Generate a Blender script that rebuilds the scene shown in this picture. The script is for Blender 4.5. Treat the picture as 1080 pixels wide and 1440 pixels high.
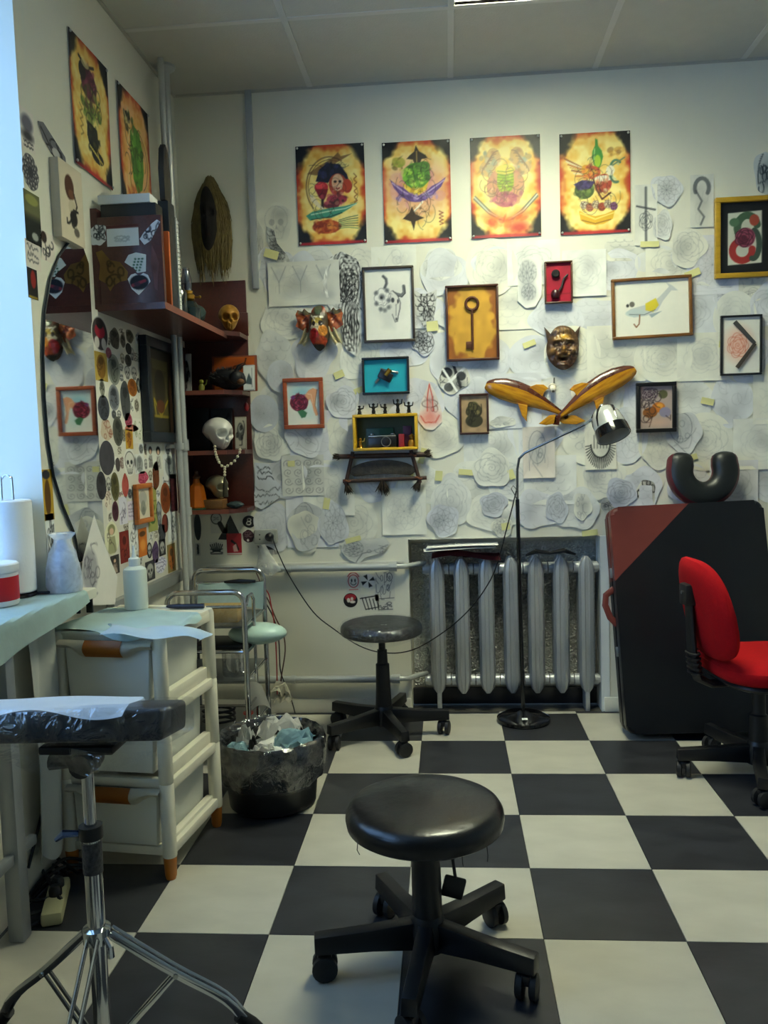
import bpy, bmesh, math, random
import numpy as np
from mathutils import Vector, Matrix

PI = math.pi
scene = bpy.context.scene
for o in list(bpy.data.objects):
    bpy.data.objects.remove(o)
COL = scene.collection

# ------------------------------------------------------------------ camera
F_PX, YAW, PITCH, ROLL, CAM_H = 1158.0, .0787, .078, -.0298, 1.1824
_cy, _sy, _cp, _sp, _cr, _sr = math.cos(YAW), math.sin(YAW), math.cos(PITCH), math.sin(PITCH), math.cos(ROLL), math.sin(ROLL)
FW = Vector((-_sy*_cp, _cy*_cp, -_sp))
_r0 = Vector((_cy, _sy, 0)); _u0 = _r0.cross(FW)
RT = _cr*_r0 + _sr*_u0
UP = -_sr*_r0 + _cr*_u0
EYE = Vector((0, 0, CAM_H))
cam_data = bpy.data.cameras.new('camera')
cam = bpy.data.objects.new('camera', cam_data)
COL.objects.link(cam)
m = Matrix((RT, UP, -FW)).transposed().to_4x4(); m.translation = EYE
cam.matrix_world = m
cam_data.sensor_fit = 'VERTICAL'; cam_data.sensor_height = 36.0
cam_data.lens = F_PX/1440*36.0
cam_data.clip_start = .02
scene.camera = cam

# ------------------------------------------------------------------ world, daylight, exposure
world = bpy.data.worlds.new('world'); scene.world = world
world.use_nodes = True
bg = world.node_tree.nodes['Background']
bg.inputs['Color'].default_value = (.30, .56, 1.0, 1)
bg.inputs['Strength'].default_value = 3.0
scene.view_settings.view_transform = 'Standard'
scene.view_settings.look = 'None'
scene.view_settings.gamma = 1.0
scene.view_settings.use_curve_mapping = False
scene.view_settings.exposure = 0.68
PANEL_POWER = 30.0            # emission of the ceiling light panels
# room planes (metres)
XL, XR, YB, YR, ZC = -1.14, 2.6, 3.6, -2.4, 2.72
WIN_Y0, WIN_Y1, WIN_Z0, WIN_Z1 = .55, 2.24, .80, 2.55
portal = bpy.data.lights.new('window_left_offscreen', 'AREA'); portal.shape = 'RECTANGLE'
portal.size = WIN_Y1-WIN_Y0; portal.size_y = WIN_Z1-WIN_Z0; portal.cycles.is_portal = True
po = bpy.data.objects.new('window_left_offscreen', portal); COL.objects.link(po)
po.location = (XL-.31, (WIN_Y0+WIN_Y1)/2, (WIN_Z0+WIN_Z1)/2)
po.rotation_euler = (PI/2, 0, -PI/2)

# pixel of the photograph -> point on a plane of the room
def ray(px, py):
    return FW + RT*((px-540)/F_PX) - UP*((py-720)/F_PX)
def atY(px, py, Y):
    d = ray(px, py); return EYE + d*(Y/d.y)
def atX(px, py, X):
    d = ray(px, py); return EYE + d*(X/d.x)
def atZ(px, py, Z):
    d = ray(px, py); return EYE + d*((Z-CAM_H)/d.z)

# ------------------------------------------------------------------ materials
def lin(c):
    return tuple((v/12.92 if v <= .04045 else ((v+.055)/1.055)**2.4) for v in c)
def hexc(h):
    return tuple(int(h[i:i+2], 16)/255 for i in (0, 2, 4))
def nd(nt, typ, ins=None, **props):
    n = nt.nodes.new(typ)
    for k, v in props.items(): setattr(n, k, v)
    for k, v in (ins or {}).items():
        if isinstance(v, bpy.types.NodeSocket): nt.links.new(v, n.inputs[k])
        else: n.inputs[k].default_value = v
    return n
MATS = {}
def mat(name, col=None, rough=.5, metal=0., var=.08, scale=9., bump=0., bscale=60., coat=0., emit=0., stretch=None, objrand=0., sheen=0., spec=.5):
    """procedural principled material: noise-broken colour, optional relief"""
    if name in MATS: return MATS[name]
    m = bpy.data.materials.new(name); m.use_nodes = True
    nt = m.node_tree; b = nt.nodes['Principled BSDF']
    c = lin(hexc(col)) if isinstance(col, str) else lin(col)
    tc = nd(nt, 'ShaderNodeTexCoord')
    vec = tc.outputs['Object']
    if stretch:
        vec = nd(nt, 'ShaderNodeMapping', {'Vector': vec, 'Scale': stretch}).outputs[0]
    no = nd(nt, 'ShaderNodeTexNoise', {'Vector': vec, 'Scale': scale, 'Detail': 4.0})
    ramp = nd(nt, 'ShaderNodeMapRange', {'Value': no.outputs[0], 'From Min': .25, 'From Max': .75, 'To Min': 1-var, 'To Max': 1+var})
    val = ramp.outputs[0]
    if objrand:
        oi = nd(nt, 'ShaderNodeObjectInfo')
        r2 = nd(nt, 'ShaderNodeMapRange', {'Value': oi.outputs['Random'], 'To Min': 1-objrand, 'To Max': 1+objrand})
        val = nd(nt, 'ShaderNodeMath', {0: val, 1: r2.outputs[0]}, operation='MULTIPLY').outputs[0]
    hv = nd(nt, 'ShaderNodeVectorMath', {0: (*c,), 'Scale': val}, operation='SCALE')
    nt.links.new(hv.outputs[0], b.inputs['Base Color'])
    rr = nd(nt, 'ShaderNodeMapRange', {'Value': no.outputs[0], 'To Min': max(.02, rough-.06), 'To Max': min(1, rough+.06)})
    nt.links.new(rr.outputs[0], b.inputs['Roughness'])
    b.inputs['Metallic'].default_value = metal
    b.inputs['Coat Weight'].default_value = coat
    b.inputs['Coat Roughness'].default_value = .12
    b.inputs['Specular IOR Level'].default_value = spec
    if sheen: b.inputs['Sheen Weight'].default_value = sheen
    if emit:
        b.inputs['Emission Color'].default_value = (*c, 1); b.inputs['Emission Strength'].default_value = emit
    if bump:
        n2 = nd(nt, 'ShaderNodeTexNoise', {'Vector': vec, 'Scale': bscale, 'Detail': 5.0})
        bp = nd(nt, 'ShaderNodeBump', {'Height': n2.outputs[0], 'Strength': min(1, bump), 'Distance': .004})
        nt.links.new(bp.outputs[0], b.inputs['Normal'])
    MATS[name] = m
    return m
def film(name, col=(.9, .92, .95), gloss=.2, rough=.12, bscale=40., dark=0., bump=.8):
    """thin clear plastic film: see-through with a wrinkled gloss"""
    if name in MATS: return MATS[name]
    m = bpy.data.materials.new(name); m.use_nodes = True
    nt = m.node_tree; nt.nodes.remove(nt.nodes['Principled BSDF'])
    out = nt.nodes['Material Output']
    tc = nd(nt, 'ShaderNodeTexCoord')
    n1 = nd(nt, 'ShaderNodeTexNoise', {'Vector': tc.outputs['Object'], 'Scale': bscale, 'Detail': 3.0, 'Distortion': 1.5})
    bp = nd(nt, 'ShaderNodeBump', {'Height': n1.outputs[0], 'Strength': bump, 'Distance': .012})
    g = nd(nt, 'ShaderNodeBsdfGlossy', {'Color': (*col, 1), 'Roughness': rough, 'Normal': bp.outputs[0]})
    t = nd(nt, 'ShaderNodeBsdfTransparent', {'Color': (*[1-dark]*3, 1)})
    fac = nd(nt, 'ShaderNodeMapRange', {'Value': n1.outputs[0], 'From Min': .35, 'From Max': .7, 'To Min': gloss*.5, 'To Max': gloss*1.6})
    mx = nd(nt, 'ShaderNodeMixShader', {0: fac.outputs[0], 1: t.outputs[0], 2: g.outputs[0]})
    nt.links.new(mx.outputs[0], out.inputs['Surface'])
    MATS[name] = m
    return m
def milky(name, col=(.80, .86, .95), cover=.55, rough=.4):
    """milky polythene: partly see-through, partly diffusing"""
    if name in MATS: return MATS[name]
    m = bpy.data.materials.new(name); m.use_nodes = True
    nt = m.node_tree; nt.nodes.remove(nt.nodes['Principled BSDF']); out = nt.nodes['Material Output']
    tc = nd(nt, 'ShaderNodeTexCoord')
    n1 = nd(nt, 'ShaderNodeTexNoise', {'Vector': tc.outputs['Object'], 'Scale': 22.0, 'Detail': 3.0, 'Distortion': 1.0})
    bp = nd(nt, 'ShaderNodeBump', {'Height': n1.outputs[0], 'Strength': .5, 'Distance': .008})
    d = nd(nt, 'ShaderNodeBsdfDiffuse', {'Color': (*col, 1), 'Normal': bp.outputs[0]})
    tl_ = nd(nt, 'ShaderNodeBsdfTranslucent', {'Color': (*col, 1), 'Normal': bp.outputs[0]})
    g = nd(nt, 'ShaderNodeBsdfGlossy', {'Color': (1, 1, 1, 1), 'Roughness': rough, 'Normal': bp.outputs[0]})
    a = nd(nt, 'ShaderNodeMixShader', {0: .45, 1: d.outputs[0], 2: tl_.outputs[0]})
    b = nd(nt, 'ShaderNodeMixShader', {0: .12, 1: a.outputs[0], 2: g.outputs[0]})
    t = nd(nt, 'ShaderNodeBsdfTransparent')
    fac = nd(nt, 'ShaderNodeMapRange', {'Value': n1.outputs[0], 'From Min': .3, 'From Max': .7, 'To Min': cover*.7, 'To Max': min(1, cover*1.3)})
    mx = nd(nt, 'ShaderNodeMixShader', {0: fac.outputs[0], 1: t.outputs[0], 2: b.outputs[0]})
    nt.links.new(mx.outputs[0], out.inputs['Surface'])
    MATS[name] = m
    return m
def paint_mat(name, rough=.6, coat=0., spec=.4):
    """flat print: the drawing is carried by the sheet's own colour attribute"""
    if name in MATS: return MATS[name]
    m = bpy.data.materials.new(name); m.use_nodes = True
    nt = m.node_tree; b = nt.nodes['Principled BSDF']
    at = nd(nt, 'ShaderNodeAttribute', attribute_name='ink')
    tc = nd(nt, 'ShaderNodeTexCoord')
    no = nd(nt, 'ShaderNodeTexNoise', {'Vector': tc.outputs['Object'], 'Scale': 25.0, 'Detail': 3.0})
    rr = nd(nt, 'ShaderNodeMapRange', {'Value': no.outputs[0], 'To Min': .95, 'To Max': 1.05})
    hv = nd(nt, 'ShaderNodeVectorMath', {0: at.outputs['Color'], 'Scale': rr.outputs[0]}, operation='SCALE')
    nt.links.new(hv.outputs[0], b.inputs['Base Color'])
    b.inputs['Roughness'].default_value = rough
    b.inputs['Coat Weight'].default_value = coat
    b.inputs['Coat Roughness'].default_value = .25
    b.inputs['Specular IOR Level'].default_value = spec
    MATS[name] = m
    return m
PRINT = paint_mat('printed_paper', .75, 0., .25)
GLOSSPRINT = paint_mat('glossy_print', .45, .15)
CARVED = paint_mat('painted_carving', .35, .3)

# ------------------------------------------------------------------ geometry helper
class G:
    def __init__(s): s.bm = bmesh.new()
    def _xf(s, vs, M):
        if M is not None: bmesh.ops.transform(s.bm, matrix=M, verts=vs)
    def box(s, x0, x1, y0, y1, z0, z1, r=0., seg=2, M=None):
        T = Matrix.Translation(((x0+x1)/2, (y0+y1)/2, (z0+z1)/2)) @ Matrix.Diagonal((x1-x0, y1-y0, z1-z0, 1))
        g = bmesh.ops.create_cube(s.bm, size=1, matrix=T); vs = g['verts']
        if r:
            es = list({e for v in vs for e in v.link_edges})
            n0 = set(s.bm.verts) if M is not None else None
            res = bmesh.ops.bevel(s.bm, geom=es, offset=r, segments=seg, affect='EDGES', profile=.5)
            vs = list({v for f in res['faces'] for v in f.verts} | {v for v in vs if v.is_valid})
        s._xf(vs, M)
        return s
    def cyl(s, p0, p1, r0, r1=None, n=14, caps=True):
        return s.tube([p0, p1], [r0, r0 if r1 is None else r1], n, caps=caps)
    def tube(s, pts, r, n=8, closed=False, caps=True, flat=None):
        """sweep a circle (or an ellipse given by flat=(a,b) factors) along a path"""
        pts = [Vector(p) for p in pts]; k = len(pts)
        rs = r if isinstance(r, (list, tuple)) else [r]*k
        tang = []
        for i in range(k):
            if closed: t = pts[(i+1) % k]-pts[i-1]
            else: t = pts[min(i+1, k-1)]-pts[max(i-1, 0)]
            tang.append(t.normalized())
        ref = Vector((0, 0, 1)) if abs(tang[0].z) < .9 else Vector((1, 0, 0))
        nrm = (ref - tang[0]*ref.dot(tang[0])).normalized()
        rings = []
        for i in range(k):
            t = tang[i]
            nrm = (nrm - t*nrm.dot(t)).normalized()
            b = t.cross(nrm)
            fa, fb = flat or (1, 1)
            ring = [s.bm.verts.new(pts[i]+(nrm*math.cos(2*PI*j/n)*fa+b*math.sin(2*PI*j/n)*fb)*rs[i]) for j in range(n)]
            rings.append(ring)
        for i in range(k if closed else k-1):
            a, c = rings[i], rings[(i+1) % k]
            for j in range(n):
                s.bm.faces.new((a[j], a[(j+1) % n], c[(j+1) % n], c[j]))
        if caps and not closed:
            s.bm.faces.new(rings[0][::-1]); s.bm.faces.new(rings[-1])
        return s
    def lathe(s, prof, n=24, c=(0, 0, 0), M=None, wob=None):
        """revolve [(r,z)...] about z"""
        rings = []; allv = []
        for i, (r, z) in enumerate(prof):
            if r < 1e-6:
                v = s.bm.verts.new((c[0], c[1], c[2]+z)); rings.append([v]); allv.append(v)
            else:
                ring = []
                for j in range(n):
                    a = 2*PI*j/n; rr = r*(wob(a, i) if wob else 1)
                    ring.append(s.bm.verts.new((c[0]+rr*math.cos(a), c[1]+rr*math.sin(a), c[2]+z)))
                rings.append(ring); allv += ring
        for a, b in zip(rings, rings[1:]):
            for j in range(n):
                k = (j+1) % n
                if len(a) == 1 and len(b) == 1: continue
                if len(a) == 1: s.bm.faces.new((a[0], b[k], b[j]))
                elif len(b) == 1: s.bm.faces.new((a[j], a[k], b[0]))
                else: s.bm.faces.new((a[j], a[k], b[k], b[j]))
        s._xf(allv, M)
        return s
    def ell(s, c, rx, ry=None, rz=None, n=16, m=10, M=None):
        ry = rx if ry is None else ry; rz = rx if rz is None else rz
        T = Matrix.Translation(c) @ (M or Matrix()) @ Matrix.Diagonal((rx, ry, rz, 1))
        bmesh.ops.create_uvsphere(s.bm, u_segments=n, v_segments=m, radius=1, matrix=T)
        return s
    def prism(s, poly, y0, y1, M=None, r=0.):
        """extrude an outline [(x,z)...] from y0 to y1"""
        a = [s.bm.verts.new((x, y0, z)) for x, z in poly]; b = [s.bm.verts.new((x, y1, z)) for x, z in poly]
        k = len(poly)
        fs = [s.bm.faces.new(a), s.bm.faces.new(b[::-1])]
        for i in range(k):
            fs.append(s.bm.faces.new((a[i], b[i], b[(i+1) % k], a[(i+1) % k])))
        vs = a+b
        if r:
            res = bmesh.ops.bevel(s.bm, geom=list(fs[0].edges), offset=r, segments=2, affect='EDGES', profile=.5)
            vs = list({v for f in res['faces'] for v in f.verts} | {v for v in vs if v.is_valid} | {v for f in fs if f.is_valid for v in f.verts})
        s._xf(vs, M)
        return s
    def grid(s, fn, nu, nv, M=None, thick=0.):
        """surface fn(u,v) -> (x,y,z), u,v in 0..1"""
        vs = [[s.bm.verts.new(fn(i/nu, j/nv)) for i in range(nu+1)] for j in range(nv+1)]
        fs = [s.bm.faces.new((vs[j][i], vs[j][i+1], vs[j+1][i+1], vs[j+1][i])) for j in range(nv) for i in range(nu)]
        if M is not None: s._xf([v for row in vs for v in row], M)
        if thick: bmesh.ops.solidify(s.bm, geom=fs, thickness=thick)
        return s
    def crumple(s, c, size, seed, n=3):
        """a wad of crumpled paper"""
        rr = random.Random(seed)
        before = set(s.bm.verts)
        bmesh.ops.create_icosphere(s.bm, subdivisions=n, radius=1, matrix=Matrix())
        vs = [v for v in s.bm.verts if v not in before]
        ph = [Vector((rr.uniform(-1, 1), rr.uniform(-1, 1), rr.uniform(-1, 1))).normalized() for _ in range(16)]
        for v in vs:
            d = v.co.normalized(); k = 1.0
            for i, p in enumerate(ph): k -= .16*max(0, d.dot(p)-.55+.02*(i % 5))*(2.2 if i % 2 else -1.6)
            k += rr.uniform(-.07, .07)
            v.co = Vector((d.x*k*size[0]+c[0], d.y*k*size[1]+c[1], d.z*k*size[2]+c[2]))
        return s
    def mesh(s, name, smooth=35.):
        bmesh.ops.recalc_face_normals(s.bm, faces=s.bm.faces[:])
        me = bpy.data.meshes.new(name); s.bm.to_mesh(me); s.bm.free()
        if smooth:
            me.polygons.foreach_set('use_smooth', [True]*len(me.polygons))
            me.set_sharp_from_angle(angle=math.radians(smooth))
        return me
def link(name, me, m, parent=None, loc=None, rot=None):
    if m is not None and not me.materials: me.materials.append(m)
    o = bpy.data.objects.new(name, me); COL.objects.link(o)
    if parent is not None: o.parent = parent
    if loc is not None: o.location = loc
    if rot is not None: o.rotation_euler = rot
    return o
def part(name, g, m, parent=None, smooth=35., loc=None, rot=None):
    me = g.mesh(name, smooth) if isinstance(g, G) else g
    return link(name, me, m, parent, loc, rot)
def tag(o, label=None, cat=None, group=None, kind=None):
    if label: o['label'] = label
    if cat: o['category'] = cat
    if group: o['group'] = group
    if kind: o['kind'] = kind
    return o
def thing(name, label, cat, loc=(0, 0, 0), rz=0., group=None, rot=None):
    o = bpy.data.objects.new(name, None); COL.objects.link(o)
    o.empty_display_size = .05
    o.location = loc; o.rotation_euler = rot or (0, 0, rz)
    return tag(o, label, cat, group)
def solo(name, g, m, label, cat, loc=(0, 0, 0), rz=0., group=None, rot=None, smooth=35.):
    o = part(name, g, m, None, smooth, loc, rot or (0, 0, rz))
    return tag(o, label, cat, group)
def struct(name, g, m, parent=None):
    o = part(name, g, m, parent)
    if parent is None: o['kind'] = 'structure'
    return o

# ------------------------------------------------------------------ drawn sheets
_rt = np.random.RandomState(7).rand(128, 128)
def vnoise(x, z, f, seed=0):
    x = np.asarray(x)*f+seed*17.3+500; z = np.asarray(z)*f+seed*9.7+500
    xi = np.floor(x).astype(int); zi = np.floor(z).astype(int); fx = x-xi; fz = z-zi
    fx = fx*fx*(3-2*fx); fz = fz*fz*(3-2*fz)
    g = lambda a, b: _rt[a % 128, b % 128]
    return (g(xi, zi)*(1-fx)+g(xi+1, zi)*fx)*(1-fz)+(g(xi, zi+1)*(1-fx)+g(xi+1, zi+1)*fx)*fz
def C(h):
    return np.array(hexc(h)) if isinstance(h, str) else np.array(h, float)
class Cv:
    """a sheet w x h metres whose vertices carry the drawing; u,v run 0..1 from its upper left corner"""
    def __init__(s, w, h, col='e6e4da', step=.003, outline=None):
        s.w, s.h, s.px = w, h, step
        if outline is None:
            nx = max(4, int(w/step)); nz = max(4, int(h/step))
            X, Z = np.meshgrid(np.linspace(-w/2, w/2, nx+1), np.linspace(h/2, -h/2, nz+1))
            s.x, s.z = X.ravel(), Z.ravel()
            idx = np.arange((nx+1)*(nz+1)).reshape(nz+1, nx+1)
            s.f = np.stack([idx[1:, :-1], idx[1:, 1:], idx[:-1, 1:], idx[:-1, :-1]], -1).reshape(-1, 4)
        else:
            P = np.array([((u-.5)*w, (.5-v)*h) for u, v in outline])
            c = P.mean(0)
            per = np.linalg.norm(np.roll(P, -1, 0)-P, axis=1); cum = np.concatenate([[0], np.cumsum(per)])
            n = int(min(96, max(20, cum[-1]/step*.8)))
            t = np.linspace(0, cum[-1], n, endpoint=False); Q = np.vstack([P, P[:1]])
            B = np.stack([np.interp(t, cum, Q[:, 0]), np.interp(t, cum, Q[:, 1])], -1)
            k = int(min(40, max(5, .5*min(w, h)/step*.9)))
            rho = np.linspace(0, 1, k+1)[1:]
            pts = c+(B[None]-c)*rho[:, None, None]
            s.x = np.concatenate([[c[0]], pts[..., 0].ravel()]); s.z = np.concatenate([[c[1]], pts[..., 1].ravel()])
            idx = 1+np.arange(k*n).reshape(k, n); nxt = np.roll(idx, -1, 1)
            q = np.stack([idx[:-1], idx[1:], nxt[1:], nxt[:-1]], -1).reshape(-1, 4)
            tri = np.stack([np.zeros(n, int), idx[0], nxt[0], np.full(n, -1)], -1)
            s.f = np.vstack([q, tri])
        s.C = np.tile(C(col), (len(s.x), 1)); s.H = np.zeros(len(s.x))
        s.U = s.x/w+.5; s.V = .5-s.z/h
    def xy(s, u, v): return (u-.5)*s.w, (.5-v)*s.h
    def blend(s, mask, col, a=1.):
        k = (np.clip(mask, 0, 1)*a)[:, None]; s.C = s.C*(1-k)+C(col)*k
    def ellm(s, u, v, ru, rv, rot=0., soft=1.):
        cx, cz = s.xy(u, v); rx, rz = ru*s.w, rv*s.h
        x = s.x-cx; z = s.z-cz; c, n = math.cos(rot), math.sin(rot)
        x, z = x*c+z*n, -x*n+z*c
        d = (np.sqrt((x/rx)**2+(z/rz)**2)-1)*min(rx, rz)
        return np.clip(.5-d/(s.px*soft), 0, 1)
    def ell(s, u, v, ru, rv, col, a=1., rot=0., soft=1.):
        s.blend(s.ellm(u, v, ru, rv, rot, soft), col, a); return s
    def dist(s, pts):
        P = [s.xy(*p) for p in pts]; D = np.full(len(s.x), 9.)
        for (ax, az), (bx, bz) in zip(P, P[1:]):
            dx, dz = bx-ax, bz-az; L = dx*dx+dz*dz+1e-12
            t = np.clip(((s.x-ax)*dx+(s.z-az)*dz)/L, 0, 1)
            D = np.minimum(D, np.hypot(s.x-ax-t*dx, s.z-az-t*dz))
        return D
    def line(s, pts, wd, col, a=1., closed=False):
        if closed: pts = list(pts)+[pts[0]]
        D = s.dist(pts)
        s.blend(np.clip(.5-(D-wd/2)/s.px, 0, 1), col, a*min(1, wd/s.px*1.0+.15)); return s
    def polym(s, pts, soft=1.):
        P = [s.xy(*p) for p in pts]; ins = np.zeros(len(s.x), bool)
        for (ax, az), (bx, bz) in zip(P, P[1:]+P[:1]):
            if az == bz: continue
            c = ((az > s.z) != (bz > s.z)) & (s.x < (bx-ax)*(s.z-az)/(bz-az)+ax); ins ^= c
        D = s.dist(list(pts)+[pts[0]])
        return np.clip(.5+np.where(ins, D, -D)/(s.px*soft), 0, 1)
    def poly(s, pts, col, a=1., soft=1.):
        s.blend(s.polym(pts, soft), col, a); return s
    def speck(s, f, amt, seed=0):
        s.C = s.C*(1+amt*(vnoise(s.x, s.z, f, seed)-.5))[:, None]; return s
    def mesh(s, name, m=None, curl=0., seed=0, thick=0.):
        y = -s.H.copy()
        if curl:
            e = np.maximum(np.abs(s.x)/(s.w/2), np.abs(s.z)/(s.h/2))
            y -= curl*(.15+np.clip(e-.45, 0, 1)**2*3)*vnoise(s.x, s.z, 2.2/max(s.w, s.h), seed)
        n = len(s.x); co = np.stack([s.x, y, s.z], -1); f = [tuple(q) if q[3] >= 0 else tuple(q[:3]) for q in s.f.tolist()]
        me = bpy.data.meshes.new(name)
        me.from_pydata(co.tolist(), [], f)
        at = me.color_attributes.new('ink', 'FLOAT_COLOR', 'POINT')
        c = np.clip(s.C, 0, 1); c = np.where(c <= .04045, c/12.92, ((c+.055)/1.055)**2.4)
        at.data.foreach_set('color', np.concatenate([c, np.ones((n, 1))], 1).ravel())
        me.polygons.foreach_set('use_smooth', [True]*len(f))
        me.update()
        me.materials.append(m or PRINT)
        return me
# outlines of cut-out sheets
def clean(col):
    """pale paper grounds are near-white paper; the room's own light dims them"""
    c = C(col)
    return c+(.90-c.max()) if c.min() > .58 and c.max()-c.min() < .14 else c
def o_ell(n=40, a=1., wob=0., seed=0, k=5):
    r = random.Random(seed); ph = [r.uniform(0, 6.3) for _ in range(3)]
    out = []
    for i in range(n):
        t = 2*PI*i/n; q = 1-wob*(.5+.3*math.sin(k*t+ph[0])+.25*math.sin((k+2)*t+ph[1])+.2*math.sin(2*t+ph[2]))
        out.append((.5+.5*q*math.cos(t), .5-.5*q*math.sin(t)))
    return out
def o_blob(seed, wob=.22, k=3): return o_ell(44, 1, wob, seed, k)
# where a rectangle of the photo lies on the walls
def on_back(x0, y0, x1, y1, Y=None):
    Y = YB if Y is None else Y
    cx, cy = (x0+x1)/2, (y0+y1)/2
    a, b, c, d = atY(x0, cy, Y), atY(x1, cy, Y), atY(cx, y0, Y), atY(cx, y1, Y)
    return Vector(((a.x+b.x)/2, Y, (c.z+d.z)/2)), b.x-a.x, c.z-d.z
def on_left(x0, y0, x1, y1, X=None):
    X = XL if X is None else X
    cx, cy = (x0+x1)/2, (y0+y1)/2
    a, b, c, d = atX(x0, cy, X), atX(x1, cy, X), atX(cx, y0, X), atX(cx, y1, X)
    return Vector((X, (a.y+b.y)/2, (c.z+d.z)/2)), b.y-a.y, c.z-d.z
def place(wall, rect, off=0.):
    """-> location (lifted off the wall), rotation about z, width, height"""
    if wall == 'B':
        p, w, h = on_back(*rect); p.y -= off; return p, 0., w, h
    p, w, h = on_left(*rect); p.x += off; return p, PI/2, w, h
# ================================================================== THE ROOM
M_WALL = mat('wall_paint', 'e3e0d0', .45, var=.03, scale=2.5, bump=.08, bscale=30)
M_WALL_L = mat('wall_paint_lower', 'e6e3d4', .5, var=.03, scale=2.5, bump=.05, bscale=40)
M_TRIMW = mat('white_trim', 'dedbd0', .35, var=.03)
M_GROUT = mat('floor_grout', '4a4740', .8)
M_TILE_W = mat('tile_white', 'bab6a8', .32, var=.11, scale=5, objrand=.04, bump=.06, bscale=25, stretch=(1, 2.2, 1))
M_TILE_D = mat('tile_dark', '2f3034', .34, var=.38, scale=6, objrand=.10, bump=.06, bscale=25, stretch=(1, 2.2, 1))
M_CEIL = mat('ceiling_panel', 'c2c1b6', .9, var=.03, scale=14, bump=.25, bscale=160, objrand=.02)
M_TBAR = mat('ceiling_grid', 'cdccc4', .45, var=.02)
M_PIPE = mat('grey_pipe_paint', 'b9bcba', .35, .35, var=.06, scale=6)
M_FOIL = None

# floor: grout bed and vinyl tiles, one third of a metre
NX0, NX1, NZ = -.182, .655, .775          # radiator niche: left, right, top
NDEP = .13                                # its depth
fl = struct('floor', G().box(XL-.02, XR, YR, YB+NDEP, -.05, -.004), M_GROUT)
T = 1/3; TX0, TY0 = -.131, 3.238
tile_me = {}
for j in range(-2, 17):
    for i in range(-4, 9):
        x0, x1 = TX0+i*T, TX0+(i+1)*T; y1, y0 = TY0-j*T, TY0-(j+1)*T
        x0c, x1c, y0c, y1c = max(x0, XL), min(x1, XR), max(y0, YR), min(y1, YB)
        if x1c-x0c < .01 or y1c-y0c < .01: continue
        white = (i+j) % 2 == 1
        key = (white, round(x1c-x0c, 3), round(y1c-y0c, 3))
        if key not in tile_me:
            w2, d2 = (x1c-x0c)/2-.0008, (y1c-y0c)/2-.0008
            tile_me[key] = G().box(-w2, w2, -d2, d2, -.006, 0, .0007, 1).mesh('tile', 0)
            tile_me[key].materials.append(M_TILE_W if white else M_TILE_D)
        link('tile', tile_me[key], None, fl, ((x0c+x1c)/2, (y0c+y1c)/2, 0))

# back wall with the radiator niche, one shell
g = G()
g.box(XL-.2, NX0, YB, YB+.25, 0, ZC+.2)
g.box(NX1, XR, YB, YB+.25, 0, ZC+.2)
g.box(NX0, NX1, YB, YB+.25, NZ, ZC+.2)
g.box(NX0, NX1, YB+NDEP, YB+.25, 0, NZ)
wall_back = struct('wall_back', g, M_WALL)
# left wall with the window opening
g = G(); WT = .34
g.box(XL-WT, XL, WIN_Y1, YB+.25, 0, ZC+.2)
g.box(XL-WT, XL, YR, WIN_Y0, 0, ZC+.2)
g.box(XL-WT, XL, WIN_Y0, WIN_Y1, 0, WIN_Z0)
g.box(XL-WT, XL, WIN_Y0, WIN_Y1, WIN_Z1, ZC+.2)
struct('wall_left', g, M_WALL)
struct('wall_right', G().box(XR, XR+.1, YR, YB+.25, 0, ZC+.2), M_WALL)
struct('wall_front', G().box(XL-.2, XR+.1, YR-.1, YR, 0, ZC+.2), M_WALL)
# window: frame, mullion, panes
M_UPVC = mat('window_plastic', 'e9eef2', .25, var=.02)
win = tag(thing('window_1', 'tall white window in the left wall beside the work bench', 'window'), kind='structure')
def frame_rect(g, y0, y1, z0, z1, x0, x1, t):
    g.box(x0, x1, y0, y1, z0, z0+t, .004); g.box(x0, x1, y0, y1, z1-t, z1, .004)
    g.box(x0, x1, y0, y0+t, z0+t, z1-t, .004); g.box(x0, x1, y1-t, y1, z0+t, z1-t, .004)
wx0, wx1 = XL-.30, XL-.24
g = G(); frame_rect(g, WIN_Y0, WIN_Y1, WIN_Z0, WIN_Z1, wx0, wx1, .06); part('window_frame', g, M_UPVC, win)
ym = (WIN_Y0+WIN_Y1)/2
part('mullion', G().box(wx0, wx1+.01, ym-.05, ym+.05, WIN_Z0+.05, WIN_Z1-.05, .004), M_UPVC, win)
M_PANE = film('window_glass', gloss=.05, rough=.02, bscale=1., bump=.02)
for a, b in ((WIN_Y0+.05, ym-.04), (ym+.04, WIN_Y1-.05)):
    part('pane', G().box(wx0+.02, wx0+.026, a, b, WIN_Z0+.05, WIN_Z1-.05), M_PANE, win, 0)
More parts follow.
